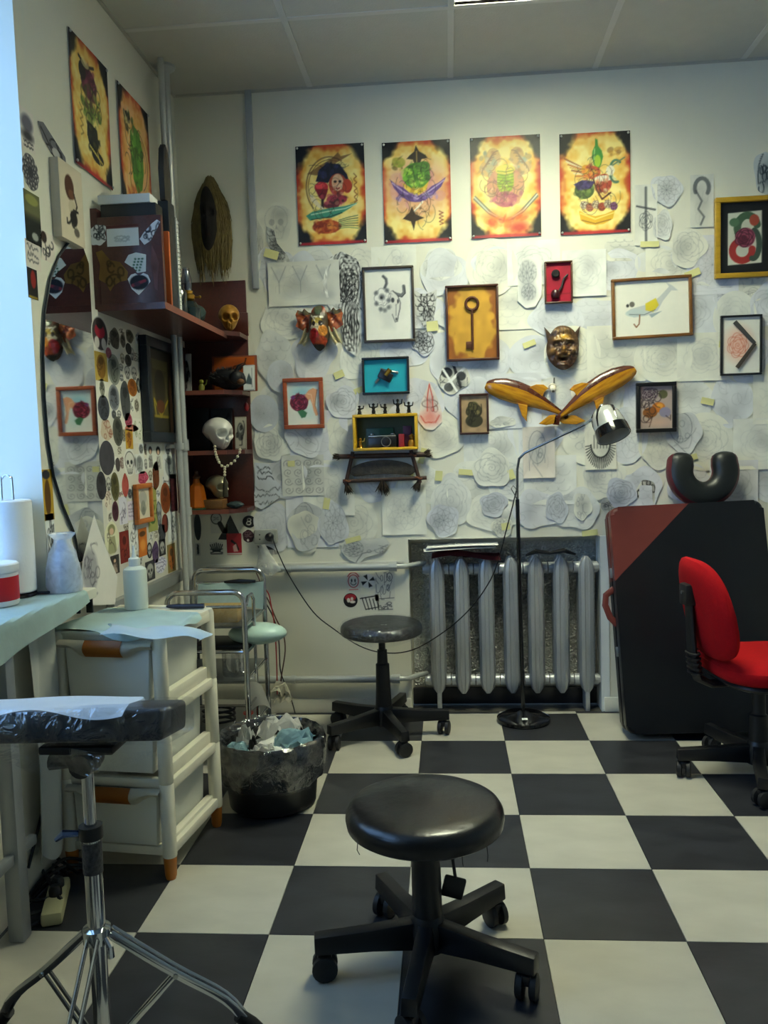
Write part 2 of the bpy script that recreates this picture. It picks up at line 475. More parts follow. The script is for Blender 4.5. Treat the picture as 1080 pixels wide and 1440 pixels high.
# ceiling: 0.6 m panels in a metal grid
ce = struct('ceiling', G().box(XL-.2, XR, YR, YB+.2, ZC+.075, ZC+.15), M_CEIL)
CX0, CY0, CP = .05, 3.035, .595
xs = [XL]+[CX0+k*CP for k in range(-1, 5) if XL+.05 < CX0+k*CP < XR-.05]+[XR]
ys = [YB]+[CY0-k*.6 for k in range(0, 10) if CY0-k*.6 > YR+.05]+[YR]
LIGHTS = {(2, 1)}                   # the cell (column, row) that holds the light panel in the photograph
M_DIFF = mat('light_diffuser', (.985, 1, .88), .6, var=.01, emit=PANEL_POWER)
M_LFRAME = mat('light_frame', 'd8d8d2', .4, var=.02)
panel_me = {}
for j in range(len(ys)-1):
    for i in range(len(xs)-1):
        x0, x1, y0, y1 = xs[i], xs[i+1], ys[j+1], ys[j]
        if (i, j) in LIGHTS:
            lp = thing('ceiling_light', 'square white ceiling light panel glowing above the posters', 'ceiling light', ((x0+x1)/2, (y0+y1)/2, ZC))
            w2, d2 = (x1-x0)/2-.006, (y1-y0)/2-.006
            g = G(); g.box(-w2, w2, -d2, -d2+.006, -.004, .01, .001); g.box(-w2, w2, d2-.006, d2, -.004, .01, .001)
            g.box(-w2, -w2+.006, -d2+.006, d2-.006, -.004, .01, .001); g.box(w2-.006, w2, -d2+.006, d2-.006, -.004, .01, .001)
            part('frame', g, M_LFRAME, lp)
            part('diffuser', G().box(-w2+.004, w2-.004, -d2+.004, d2-.004, .060, .066), M_DIFF, lp)
            hs = G()
            for bx in ((-w2, -w2+.003, -d2, d2), (w2-.003, w2, -d2, d2), (-w2+.003, w2-.003, -d2, -d2+.003), (-w2+.003, w2-.003, d2-.003, d2)): hs.box(*bx, .01, .07)
            part('housing', hs, M_LFRAME, lp, 0)
            nb = 4
            for q in range(1, nb):
                x_ = -w2+2*w2*q/nb; part('louvre_blade', G().box(x_-.001, x_+.001, -d2+.02, d2-.02, -.004, .054), M_LFRAME, lp, 0)
                y_ = -d2+2*d2*q/nb; part('louvre_blade', G().box(-w2+.02, w2-.02, y_-.001, y_+.001, -.0035, .0545), M_LFRAME, lp, 0)
            continue
        key = (round(x1-x0, 3), round(y1-y0, 3))
        if key not in panel_me:
            w2, d2 = key[0]/2-.008, key[1]/2-.008
            panel_me[key] = G().box(-w2, w2, -d2, d2, -.002, .012, .002, 1).mesh('ceiling_panel', 0)
            panel_me[key].materials.append(M_CEIL)
        link('ceiling_panel', panel_me[key], None, ce, ((x0+x1)/2, (y0+y1)/2, ZC))
for x in xs[1:-1]: part('grid_bar', G().box(x-.012, x+.012, YR, YB, ZC-.005, ZC+.01, .001, 1), M_TBAR, ce, 0)
for y in ys[1:-1]: part('grid_bar', G().box(XL, XR, y-.012, y+.012, ZC-.0051, ZC+.01, .001, 1), M_TBAR, ce, 0)
g = G(); g.box(XL, XR, YB-.012, YB-.0005, ZC-.010, ZC+.0); g.box(XL+.0005, XL+.012, YR, YB-.012, ZC-.010, ZC+.0)
struct('trim_1', g, mat('wall_angle', 'b5b4a8', .6, var=.02))
# skirting, ledge under the papers, niche edge
struct('baseboard_back', G().box(XL, NX0-.005, YB-.014, YB, 0, .065, .004).box(NX1+.005, XR, YB-.014, YB, 0, .065, .004), M_TRIMW)
struct('baseboard_niche', G().box(NX0, NX1, YB+NDEP-.02, YB+NDEP, 0, .075, .003), mat('dark_skirting', '26262a', .5))
struct('trim_2', G().box(XL+.02, NX0-.02, YB-.004, YB, 0.675, .683), M_TRIMW)      # joint of the lower wall panel
# niche corner profile (white plastic angle at its right edge)
struct('trim_3', G().box(NX1-.004, NX1+.03, YB-.006, YB+.001, 0, NZ, .001, 1).box(NX1-.006, NX1, YB-.006, YB+NDEP-.02, 0.0, NZ-.002), mat('white_angle', 'e2e6e8', .35, var=.02))

# ---------------------------------------------------------------- pipes
pv = thing('riser_pipe', 'tall grey heating pipe rising beside the corner shelf on the left wall', 'pipe', (XL+.058, 3.325, 0))
part('pipe', G().cyl((0, 0, .0), (0, 0, ZC), .017, n=18), M_PIPE, pv)
part('coupling', G().cyl((0, 0, 1.195), (0, 0, 1.24), .024, n=18), M_PIPE, pv); part('coupling', G().cyl((0, 0, .93), (0, 0, .96), .023, n=18), M_PIPE, pv)
part('ceiling_collar', G().lathe([(.017, ZC-.03), (.04, ZC-.012), (.04, ZC-.001)], 18), M_PIPE, pv)
pv2 = thing('riser_pipe', 'thinner grey pipe close beside the tall heating pipe on the left wall', 'pipe', (XL+.062, 3.262, 0))
part('pipe', G().cyl((0, 0, .0), (0, 0, ZC), .012, n=14), M_PIPE, pv2)
part('clamp', G().cyl((0, 0, 1.20), (0, 0, 1.225), .018, n=14).box(-.05, .0, -.008, .008, 1.205, 1.22), M_PIPE, pv2)
pc = atY(352, 200, YB)
solo('cable_duct', G().box(-.014, .014, -.016, 0, pc.z-.62, ZC-.001, .002), mat('duct_grey', 'a9adb2', .4), 'grey vertical cable duct running up the back wall to the ceiling', 'duct', (pc.x, YB, 0))
zt, zb = atY(480, 798, YB-.03).z, atY(480, 955, YB-.03).z
for z, lab in ((zt, 'upper horizontal heating pipe running along the back wall into the radiator'), (zb, 'lower horizontal heating pipe running along the back wall into the radiator')):
    hp = thing('heating_pipe', lab, 'pipe', (0, YB-.032, z))
    part('pipe', G().cyl((XL+.06, 0, 0), (NX0-.06, 0, 0), .0165, n=16), M_PIPE, hp)
    part('pipe_end', G().tube([(NX0-.06, 0, 0), (NX0-.01, .005, 0), (NX0+.03, .06, 0), (-.112, .09, 0)], .0115, 12), M_PIPE, hp)
    part('coupling', G().cyl((NX0-.085, 0, 0), (NX0-.05, 0, 0), .021, n=8), M_PIPE, hp)
    part('bracket', G().box(-.72, -.70, 0, .032, -.006, .006).cyl((-.72, 0, 0), (-.70, 0, 0), .019, n=14), M_PIPE, hp)

# ---------------------------------------------------------------- foil and radiator in the niche
def foil_mat():
    m = bpy.data.materials.new('crinkled_foil'); m.use_nodes = True
    nt = m.node_tree; b = nt.nodes['Principled BSDF']
    tc = nd(nt, 'ShaderNodeTexCoord')
    v = nd(nt, 'ShaderNodeTexVoronoi', {'Vector': tc.outputs['Object'], 'Scale': 120.0})
    n = nd(nt, 'ShaderNodeTexNoise', {'Vector': tc.outputs['Object'], 'Scale': 60.0, 'Detail': 4.0})
    a = nd(nt, 'ShaderNodeMath', {0: v.outputs['Distance'], 1: n.outputs[0]}, operation='ADD')
    bp = nd(nt, 'ShaderNodeBump', {'Height': a.outputs[0], 'Strength': 1.0, 'Distance': .02})
    nt.links.new(bp.outputs[0], b.inputs['Normal'])
    b.inputs['Base Color'].default_value = (.90, .90, .87, 1); b.inputs['Metallic'].default_value = .85; b.inputs['Roughness'].default_value = .38
    return m
rr = random.Random(3)
def foilfn(u, v):
    return (NX0+.008+u*(NX1-NX0-.016), YB+NDEP-.008-.010*rr.random(), .085+v*.66)
solo('foil_sheet', G().grid(foilfn, 60, 48), foil_mat(), 'crinkled silver heat foil lining the niche behind the radiator', 'foil', smooth=0)
rad = thing('radiator', 'silver grey ribbed cast iron radiator standing in the wall niche', 'radiator', (-.06, YB+.035, 0))
M_RAD = mat('radiator_paint', 'b0b3b6', .36, .45, var=.10, scale=5)
rz0, rz1 = .105, .665
prof = [(-.022, .0), (-.016, -.018), (-.007, -.021), (-.004, -.017), (.004, -.017), (.007, -.021), (.016, -.018), (.022, 0), (.016, .02), (-.016, .02)]
def section_mesh():
    g = G()
    for yo in (-.033, .033):
        lev = [(rz0-.022, .28, -.0), (rz0+.0, .75, 0), (rz0+.035, 1, 0), (rz1-.035, 1, 0), (rz1+.0, .75, 0), (rz1+.022, .28, 0)]
        rings = []
        for z, s, d in lev:
            rings.append([g.bm.verts.new((x*s*1.55, yo+y*s, z)) for x, y in prof])
        for a, b in zip(rings, rings[1:]):
            for k in range(len(prof)): g.bm.faces.new((a[k], a[(k+1) % len(prof)], b[(k+1) % len(prof)], b[k]))
        g.bm.faces.new(rings[0][::-1]); g.bm.faces.new(rings[-1])
    for z in (rz0+.03, rz1-.03):
        g.cyl((-.052, 0, z), (.052, 0, z), .026, n=16)
        g.box(-.016, .016, -.033, .033, z-.02, z+.02, .006)
    return g.mesh('radiator_section')
sm = section_mesh()
for k in range(7): link('radiator_section', sm, M_RAD, rad, (k*.1082, 0, 0))
for z in (rz0+.03, rz1-.03):
    part('plug', G().cyl((6*.1082+.05, 0, z), (6*.1082+.066, 0, z), .019, n=6), M_RAD, rad)
    part('valve', G().cyl((-.062, 0, z), (-.045, 0, z), .02, n=8), M_RAD, rad)
part('foot', G().box(-.01, .01, -.04, .04, 0, rz0-.01, .003), M_RAD, rad)
part('foot', G().box(6*.1082-.01, 6*.1082+.01, -.04, .04, 0, rz0-.01, .003), M_RAD, rad)
# things lying on the radiator
zr = rz1+.02
def flat_stack(name, pts, z0, z1, m, lab, cat, y=YB+.0):
    return solo(name, G().prism(pts, -.05, .05, r=.003), m, lab, cat, (0, y, 0))
M_PAPER = mat('plain_paper', 'eeeeea', .7, var=.02)
M_MAROON = mat('maroon_fabric', '5c1a22', .6, var=.15, bump=.3)
p = atY(655, 780, YB+.03)
g = G().grid(lambda u, v: (p.x-.15+.30*u, YB-.03+.11*v, zr+.03+.012*math.sin(5*u+2*v)+.028*(1-abs(2*u-1)**3)*(1-abs(2*v-1)**4)-.022), 20, 8, thick=.02)
solo('fabric_pouch', g, M_MAROON, 'dark red fabric pouch lying on the radiator under white papers', 'pouch')
for k, (sx, a) in enumerate(((.0, .05), (.012, -.03))):
    q = atY(646, 774-k*5, YB)
    M_ = Matrix.Translation((q.x+sx, YB-.02, zr+.047+.013*k)) @ Matrix.Rotation(a, 4, 'Z') @ Matrix.Rotation(-.02-.03*k, 4, 'Y')
    solo('paper_sheet', G().grid(lambda u, v: (-.155+.31*u, -.04+.12*v, .006*math.sin(2.2*u+k)), 12, 4, M=M_, thick=.0015), M_PAPER,
         ('white paper sheet lying directly on the dark red pouch', 'topmost white paper sheet above the dark red pouch on the radiator')[k], 'paper', group='white papers on the radiator')
q = atY(772, 774, YB)
g = G(); g.tube([(q.x-.10, YB-.01, zr+.012), (q.x-.06, YB-.02, zr+.03), (q.x, YB-.02, zr+.022), (q.x+.06, YB-.02, zr+.032), (q.x+.11, YB, zr+.012)], [.008, .018, .012, .018, .008], 10, flat=(.6, 1.4))
solo('plastic_bag', g, mat('black_plastic_soft', '17181b', .25, var=.2, bump=.5, bscale=30), 'folded black plastic bag lying on the right end of the radiator', 'bag')
# ================================================================== PICTURES ON THE BACK WALL
def arc(cu, cv, ru, rv, a0, a1, n=12):
    return [(cu+ru*math.cos(a0+(a1-a0)*i/n), cv-rv*math.sin(a0+(a1-a0)*i/n)) for i in range(n+1)]
def spiral(cu, cv, ru, rv, turns, n=40, ph=0.):
    return [(cu+ru*i/n*math.cos(ph+turns*2*PI*i/n), cv-rv*i/n*math.sin(ph+turns*2*PI*i/n)) for i in range(n+1)]
def rose(c, cu, cv, ru, rv, col, wd=.002, a=1., rnd=None, rings=3):
    rnd = rnd or random.Random(1)
    c.line(spiral(cu, cv, ru*.3, rv*.3, 1.7, 22, rnd.random()*6), wd, col, a)
    for k in range(1, rings+1):
        f = .3+.7*k/rings; n = 3+k; ph = rnd.random()*6
        for i in range(n):
            a0 = ph+2*PI*i/n; pts = []
            for j in range(9):
                t = a0+(j/8-.1)*2*PI/n*1.15; b = f*(.82+.2*math.sin(PI*j/8))
                pts.append((cu+ru*b*math.cos(t), cv-rv*b*math.sin(t)))
            c.line(pts, wd, col, a)
def mandala(c, cu, cv, ru, rv, col, wd=.002, a=1., n=10, rings=3):
    for k in range(1, rings+1):
        f = k/rings
        c.line(arc(cu, cv, ru*f, rv*f, 0, 2*PI, 28), wd, col, a*.8)
        for i in range(n):
            t = 2*PI*(i+.5*(k % 2))/n; t2 = PI/n; f0 = f-1/rings
            c.line([(cu+ru*f0*math.cos(t-t2), cv-rv*f0*math.sin(t-t2)), (cu+ru*(f-.05)*math.cos(t), cv-rv*(f-.05)*math.sin(t)),
                    (cu+ru*f0*math.cos(t+t2), cv-rv*f0*math.sin(t+t2))], wd, col, a)
def skull(c, cu, cv, ru, rv, col, a=1., wd=.002, fill=None):
    if fill is not None:
        c.ell(cu, cv-rv*.15, ru, rv*.8, fill, a); c.poly([(cu-ru*.6, cv+rv*.3), (cu+ru*.6, cv+rv*.3), (cu+ru*.45, cv+rv), (cu-ru*.45, cv+rv)], fill, a)
    c.line(arc(cu, cv-rv*.15, ru, rv*.82, -.6, PI+.6, 20), wd, col, a)
    c.line([(cu-ru*.75, cv+rv*.3), (cu-ru*.45, cv+rv), (cu+ru*.45, cv+rv), (cu+ru*.75, cv+rv*.3)], wd, col, a)
    for q in (-1, 1): c.ell(cu+q*ru*.4, cv, ru*.25, rv*.2, col, a)
    c.poly([(cu, cv+rv*.15), (cu-ru*.13, cv+rv*.42), (cu+ru*.13, cv+rv*.42)], col, a)
    for i in range(5): c.line([(cu+(i-2)*ru*.18, cv+rv*.6), (cu+(i-2)*ru*.17, cv+rv*.95)], wd*.8, col, a*.8)
def scribble(c, u0, v0, u1, v1, rows, col, wd, a, rnd):
    for r in range(rows):
        v = v0+(v1-v0)*(r+.5)/rows; h = (v1-v0)/rows*.4; n = 12; pts = []
        for i in range(n+1): pts.append((u0+(u1-u0)*i/n, v+h*(rnd.random()*2-1)))
        c.line(pts, wd, col, a)
def tangle(c, cu, cv, ru, rv, col, wd, a, rnd, k=7):
    for q in range(k):
        x, y = cu+ru*rnd.uniform(-.7, .7), cv+rv*rnd.uniform(-.7, .7); t = rnd.random()*6; w = rnd.uniform(-.9, .9); pts = []
        for i in range(12):
            pts.append((x, y)); x += math.cos(t)*ru*.14; y += math.sin(t)*rv*.14; t += w
            x = min(cu+ru, max(cu-ru, x)); y = min(cv+rv, max(cv-rv, y))
        c.line(pts, wd, col, a)
def scales(c, cu, cv, ru, rv, col, wd, a, rows=4):
    for r in range(rows):
        n = 3
        for i in range(n):
            c.line(arc(cu-ru+(i+.5+.5*(r % 2))*2*ru/(n+.5), cv-rv+(r+.4)*2*rv/rows, ru/n, rv/rows*1.1, PI, 2*PI, 8), wd, col, a)

# ---------------------------------------------------------------- posters with burnt edges
def poster_base(w, h, seed, mid='eed678', rim='d9852a'):
    c = Cv(w, h, mid, .0032)
    n = vnoise(c.x, c.z, 28, seed)*.5+vnoise(c.x, c.z, 70, seed+1)*.3
    e = np.maximum(np.abs(c.U-.5)*2, np.abs(c.V-.5)*2*.98)
    cor = np.abs(c.U-.5)+np.abs(c.V-.5)
    c.blend(np.clip((n-.3)*2.2, 0, 1), 'e0a83a', .8)
    c.blend(np.clip((e+n*.35-.84)*3.2, 0, 1), rim, .9)
    c.blend(np.clip((e+n*.25-.95)*6, 0, 1), 'b02a18', .95)
    c.blend(np.clip((cor+n*.16-.775)*11, 0, 1), '101216', 1)
    c.blend(np.clip((c.V-.965)*80, 0, 1)*np.clip((.62-np.abs(c.U-.55))*9, 0, 1), 'b0202a', .8)
    return c
def mottle(c, cu, cv, ru, rv, cols, R, n=40, sz=.05, a=.8):
    """many small irregular dabs inside an ellipse, the broken colour of a tattoo print"""
    for i in range(n):
        t = R.random()*2*PI; q = math.sqrt(R.random()); u, v = cu+ru*q*math.cos(t), cv+rv*q*math.sin(t)
        c.ell(u, v, sz*R.uniform(.3, 1.2), sz*R.uniform(.25, .9)*c.w/c.h, R.choice(cols), a*R.uniform(.5, 1), R.random()*3, 1.5)
def inkwork(c, cu, cv, ru, rv, R, n=14, wd=.0026, col='1a1512', a=.45):
    for i in range(n):
        t = R.random()*2*PI; q = math.sqrt(R.random())*.9; u, v = cu+ru*q*math.cos(t), cv+rv*q*math.sin(t); r = R.uniform(.12, .35)
        a0 = R.random()*6.3; c.line(arc(u, v, ru*r, rv*r, a0, a0+R.uniform(1.5, 4.2), 9), wd, col, a)
def poster_sailor(c, R):
    c.line(arc(.48, .42, .34, .30, 1.0, 3.9, 20), .006, '7a5a34', .8); c.line(arc(.48, .42, .31, .27, 1.2, 3.7, 20), .003, '5a3a1c', .8)
    c.poly([(.16, .28), (.3, .22), (.52, .14), (.62, .08), (.66, .12), (.82, .10), (.66, .16), (.54, .2), (.3, .3)], '6b4526', .75); inkwork(c, .45, .2, .3, .08, R, 9, .003, '2a1c10')
    c.poly([(.28, .36), (.34, .24), (.46, .18), (.64, .2), (.74, .3), (.78, .4), (.68, .32), (.55, .30), (.46, .38), (.36, .37)], '12142a'); mottle(c, .5, .26, .18, .07, ['10122a', '1f2448', '0c0c18', '2b3468'], R, 26, .05)
    c.ell(.6, .4, .13, .11, 'a5402a'); c.ell(.6, .38, .085, .085, 'd9b491'); mottle(c, .6, .4, .1, .1, ['c8926c', 'e2c3a2', '8a3a2a'], R, 16, .03, .6); c.ell(.565, .37, .022, .012, '1a1010'); c.ell(.635, .37, .022, .012, '1a1010'); c.line([(.575, .435), (.6, .445), (.625, .435)], .005, '7a1418')
    c.ell(.74, .42, .07, .07, 'b03a20'); c.ell(.36, .42, .10, .055, 'b5202e'); c.ell(.34, .405, .07, .03, 'de4048'); c.poly([(.27, .44), (.46, .44), (.42, .52), (.38, .56), (.32, .52)], '7a1420'); c.line([(.37, .55), (.37, .63)], .012, '2a2018')
    c.poly([(.18, .48), (.24, .5), (.34, .6), (.42, .66), (.3, .62), (.2, .55)], 'e4d6b4'); c.ell(.58, .55, .15, .05, '9a2c40'); c.ell(.5, .6, .12, .04, '6a2030'); mottle(c, .55, .54, .2, .07, ['b5485a', '5a1a24', 'c98a6c', '32201c'], R, 22, .04)
    c.poly([(.12, .70), (.22, .66), (.36, .645), (.5, .63), (.7, .62), (.88, .59), (.78, .64), (.62, .70), (.48, .735), (.3, .73), (.18, .75)], '3f8f78'); c.line([(.2, .69), (.45, .665), (.7, .645), (.86, .605)], .005, 'bfe0c4', .9); c.line([(.2, .74), (.45, .725), (.65, .685)], .004, '173a30')
    c.ell(.42, .82, .21, .07, 'b0491e'); mottle(c, .42, .82, .2, .065, ['c8622a', '8a2c14', 'd98a3a', '6a1c10'], R, 30, .045); inkwork(c, .42, .82, .2, .065, R, 10, .003, '3a120a')
    for i in range(6): c.line([(.60, .76+.016*i), (.74, .735+.02*i), (.88, .72+.026*i)], .0035, ['27503a', '1d3a2c', '4a7a4c'][i % 3], .85)
    for k in range(5): c.line([(.84, .30+.06*k), (.88, .33+.06*k), (.84, .35+.06*k)], .004, '7a3b16', .8)
    inkwork(c, .5, .45, .32, .28, R, 26, .0025)
def poster_green(c, R):
    c.ell(.5, .46, .44, .26, 'c8788c', .6, soft=30); mottle(c, .5, .45, .42, .24, ['c8849a', 'b56a86', 'd9a08a'], R, 26, .09, .35)
    c.poly([(.5, .04), (.545, .1), (.64, .14), (.67, .17), (.58, .18), (.55, .23), (.48, .23), (.45, .18), (.36, .17), (.4, .14), (.475, .1)], '33281c'); c.line([(.51, .10), (.51, .22)], .003, 'c9a860')
    c.ell(.24, .2, .1, .05, 'a9a23a', .8); mottle(c, .24, .22, .12, .07, ['8a9a34', 'b5a848', '6a5a2a'], R, 14, .04)
    c.ell(.5, .34, .20, .13, '4f8a26'); mottle(c, .5, .33, .19, .12, ['6aa82e', '93c63e', '3a6a1c', 'b5d65a', '2c5216'], R, 50, .055); c.ell(.61, .25, .09, .05, '4a7a28'); inkwork(c, .5, .33, .2, .13, R, 16, .0032, '182a0c')
    c.poly([(.28, .4), (.42, .46), (.5, .49), (.6, .45), (.68, .4), (.64, .48), (.5, .54), (.36, .49)], 'd6b42e'); mottle(c, .48, .47, .16, .03, ['e8d05a', 'b58a1c'], R, 12, .04)
    c.poly([(.10, .36), (.2, .42), (.3, .45), (.4, .51), (.5, .545), (.62, .51), (.72, .45), (.82, .42), (.93, .37), (.86, .46), (.74, .53), (.62, .585), (.5, .61), (.36, .58), (.24, .52), (.16, .45)], '5f4286'); c.line([(.14, .40), (.3, .49), (.5, .57), (.7, .49), (.9, .40)], .006, 'b8a0d0', .9); mottle(c, .5, .54, .36, .04, ['8468ae', '432c66', '9c86c0'], R, 20, .04)
    c.poly([(.36, .6), (.64, .6), (.62, .68), (.56, .74), (.42, .72)], 'dca87c'); mottle(c, .5, .66, .14, .06, ['e6bf92', 'c08a5e', '7a5a3c'], R, 18, .035); c.line([(.58, .6), (.44, .7)], .008, 'ece0c8'); c.poly([(.28, .76), (.38, .7), (.42, .64), (.47, .72), (.6, .76), (.47, .79), (.44, .88), (.40, .79)], '3b2a1e'); inkwork(c, .5, .5, .34, .34, R, 24, .0025)
    for k in range(4): c.line([(.82, .70+.035*k), (.88, .72+.035*k), (.83, .73+.035*k)], .004, '7a2a20', .8)
def poster_flame(c, R):
    for q in (-1, 1):
        c.ell(.5+q*.17, .2, .1, .09, 'bd905e', .7); c.ell(.5+q*.25, .31, .12, .08, 'c7a070', .7); mottle(c, .5+q*.22, .28, .15, .14, ['c9a474', 'a87a50', 'dcc498', '8f7a5e', '9aa08a'], R, 30, .05, .7)
        for k in range(5): c.line(arc(.5+q*(.1+.03*k), .26+.03*k, .12, .12, (0.2 if q > 0 else 1.6), (1.6 if q > 0 else 2.9), 8), .004, '7d6046', .7)
        c.poly([(.5+q*.03, .83), (.5+q*.2, .74), (.5+q*.44, .57), (.5+q*.47, .61), (.5+q*.24, .77), (.5+q*.1, .83)], '6f7060', .9); c.line([(.5+q*.05, .82), (.5+q*.25, .74), (.5+q*.45, .59)], .005, 'dcdcc6', .9)
    c.ell(.5, .5, .27, .2, 'c2866a', .8); mottle(c, .5, .52, .27, .18, ['c88a6e', 'b0685c', 'd8b08c', '9a5a6a', 'a89070'], R, 46, .05, .75)
    c.ell(.5, .43, .12, .15, '9fb23a'); mottle(c, .5, .43, .11, .14, ['b5c84e', '84a02c', 'cdd76a', '6c8a2a'], R, 24, .04); c.ell(.5, .33, .14, .05, 'dccb5c')
    for i in range(6): c.line([(.39, .34+.03*i), (.5, .352+.03*i), (.61, .34+.03*i)], .004, '5f7c24', .8)
    c.ell(.5, .62, .16, .08, 'a85068', .7); mottle(c, .5, .62, .16, .08, ['c06a7c', '8a3a52', 'd08e7c'], R, 20, .04)
    c.poly([(.16, .78), (.3, .74), (.5, .8), (.72, .73), (.86, .76), (.74, .88), (.5, .84), (.28, .88)], 'd5602a', .75, 14); mottle(c, .5, .84, .3, .06, ['e07a34', 'c2401f', 'e8a04a'], R, 24, .06, .6); c.ell(.68, .91, .14, .05, 'b5261a', .85, soft=8)
    inkwork(c, .5, .42, .34, .28, R, 26, .0028, '6a4e3c', .6)
def poster_bird(c, R):
    c.poly([(.51, .06), (.54, .07), (.55, .13), (.6, .18), (.62, .24), (.59, .32), (.55, .36), (.49, .32), (.46, .24), (.47, .18), (.505, .13)], '3c8a34'); c.ell(.54, .28, .045, .06, '9ec02e'); c.line([(.5, .16), (.49, .28)], .004, 'b5dc8a', .8)
    for i in range(10): c.line([(.07+.026*i, .24+.030*i), (.2+.022*i, .29+.022*i), (.34+.01*i, .345+.01*i), (.46, .41)], .0065, ['8a4a2a', 'e0d2ac', 'b5652c', 'caa05a'][i % 4], .9)
    c.ell(.46, .39, .12, .065, 'c2522c'); c.ell(.37, .36, .06, .05, 'd99a2e'); mottle(c, .43, .38, .14, .07, ['d96a34', 'e0a83c', '9a3420'], R, 20, .04)
    c.ell(.63, .5, .11, .09, 'a8402c'); c.ell(.62, .455, .13, .03, 'e4dcc8'); mottle(c, .62, .5, .12, .09, ['b85a3c', 'd99a6c', '7a2418', 'e2c8a0'], R, 22, .04); c.line([(.48, .46), (.52, .56), (.6, .66), (.72, .6)], .007, '5a2f20')
    c.ell(.35, .56, .14, .09, '46592a'); mottle(c, .35, .57, .14, .09, ['5f7a30', '32421e', '7a8e44'], R, 20, .045); c.poly([(.2, .5), (.32, .46), (.5, .48), (.44, .55), (.26, .555)], '3f3066'); mottle(c, .34, .51, .13, .03, ['5a4a8a', '2a2048'], R, 10, .035)
    c.line(arc(.8, .39, .09, .11, .9, 5.0, 14), .010, '3c6a58', .9); c.line(arc(.8, .39, .06, .08, .9, 4.6, 12), .005, '9fc0a8', .8); c.line([(.68, .36), (.92, .26)], .006, '6a7a5a'); c.ell(.72, .38, .06, .05, 'e6dfc8')
    for q in range(6): c.ell(.34+.085*q, .71+.025*(q % 2), .055, .042, ['e6dcc6', 'c26b54', 'ead9b8', 'b0402e', 'e2d4bc', '7a4a8a'][q], .95); rose(c, .34+.085*q, .71+.025*(q % 2), .05, .04, C('5b3a2a'), .0025, .7, R, 2)
    c.poly([(.27, .76), (.36, .8), (.5, .825), (.64, .81), (.78, .77), (.75, .86), (.62, .905), (.5, .915), (.38, .9), (.29, .86)], 'd8a82a'); c.line([(.29, .79), (.5, .855), (.76, .80)], .005, 'f0d878', .9); c.line([(.31, .86), (.5, .90), (.72, .865)], .004, '8a5a1c')
    mottle(c, .8, .2, .12, .05, ['c88a34', '8a5a2a', 'b56a3a'], R, 10, .05, .6); inkwork(c, .5, .5, .34, .32, R, 34, .0025)
def poster_rosewoman(c, R):
    c.ell(.48, .28, .2, .12, '6a2844'); mottle(c, .48, .28, .2, .13, ['8a2f5a', '5a1c38', 'a84a72', '34121f'], R, 40, .06); c.ell(.32, .22, .09, .07, '191c1c'); c.line([(.24, .13), (.42, .17), (.62, .12)], .01, '2a2018'); c.ell(.4, .15, .1, .03, 'dccf9a', .7)
    mottle(c, .5, .44, .26, .13, ['4b6a26', '6a8a34', '2c4418', '8a9a4a', '5a2a38'], R, 60, .06); inkwork(c, .5, .42, .28, .2, R, 18, .006, '14180c')
    c.poly([(.38, .58), (.64, .6), (.66, .72), (.56, .84), (.44, .8), (.36, .7)], '26281e'); mottle(c, .52, .72, .16, .12, ['1c1e18', '3a3c2c', '6a6234', '101210'], R, 30, .06); c.ell(.62, .82, .16, .05, '20201c'); c.line([(.42, .77), (.56, .8), (.74, .84)], .008, 'd6c060'); c.line([(.62, .78), (.7, .88)], .006, 'd6c060')
    for k in range(4): c.line([(.2, .5+.06*k), (.27, .53+.06*k), (.2, .56+.06*k)], .005, '7a5a1c', .7)
def poster_greencup(c, R):
    c.poly([(.36, .32), (.48, .24), (.66, .26), (.76, .4), (.76, .6), (.68, .76), (.52, .82), (.40, .72), (.36, .5)], '4f8a2c'); mottle(c, .56, .52, .18, .26, ['5f9c34', '3f7a24', '79b046', '2f5c1a'], R, 50, .07); c.line(arc(.6, .52, .34, .30, -1.3, 1.5, 16), .008, 'e0c070', .9); c.line(arc(.6, .52, .29, .26, -1.1, 1.3, 16), .004, '3a2a14', .8)
    c.ell(.3, .22, .09, .05, '26281c', .9); mottle(c, .32, .26, .16, .1, ['2a2c1c', 'e0d09a', '8a6a34', '4a6a2c'], R, 24, .05); c.line([(.2, .2), (.35, .3), (.26, .46)], .008, 'e8d9a0', .8)
    c.line(arc(.55, .72, .32, .16, PI, 2*PI, 14), .010, 'e6cc94', .9); mottle(c, .5, .86, .3, .07, ['c2502a', '8a2c18', 'd98a44'], R, 26, .07, .7); inkwork(c, .5, .5, .34, .34, R, 18, .004, '2a1c0c', .6)
M_PIN = mat('pin_steel', 'c9c9c4', .3, .8)
def poster(wall, rect, fn, seed, label, group, rim='d9912c', mid='f0dc8c'):
    p, rz, w, h = place(wall, rect, .004)
    c = poster_base(w, h, seed, mid, rim); fn(c, random.Random(seed))
    t = thing('poster', label, 'poster', p, rz, group)
    part('print', c.mesh('print', GLOSSPRINT, curl=.004, seed=seed), None, t)
    part('backing', G().box(-w/2+.001, w/2-.001, .0005, .0015, -h/2+.001, h/2-.001), M_PAPER, t)
    for sx in (-1, 1):
        for sz in (-1, 1):
            part('pin', G().ell((sx*(w/2-.008), -.006, sz*(h/2-.009)), .005, .004, .005, 8, 6), M_PIN, t)
gp = 'tattoo posters in the row under the ceiling'
poster('B', (418, 204, 514, 344), poster_sailor, 1, 'yellow poster with black burnt corners, dark-haired figure, red goblet and green ribbon', gp)
poster('B', (539, 199, 634, 341), poster_green, 2, 'yellow poster with black burnt corners, green creature over a purple sash', gp)
poster('B', (662, 192, 760, 334), poster_flame, 3, 'yellow poster with black burnt corners, green-bellied winged crest above crossed blades', gp)
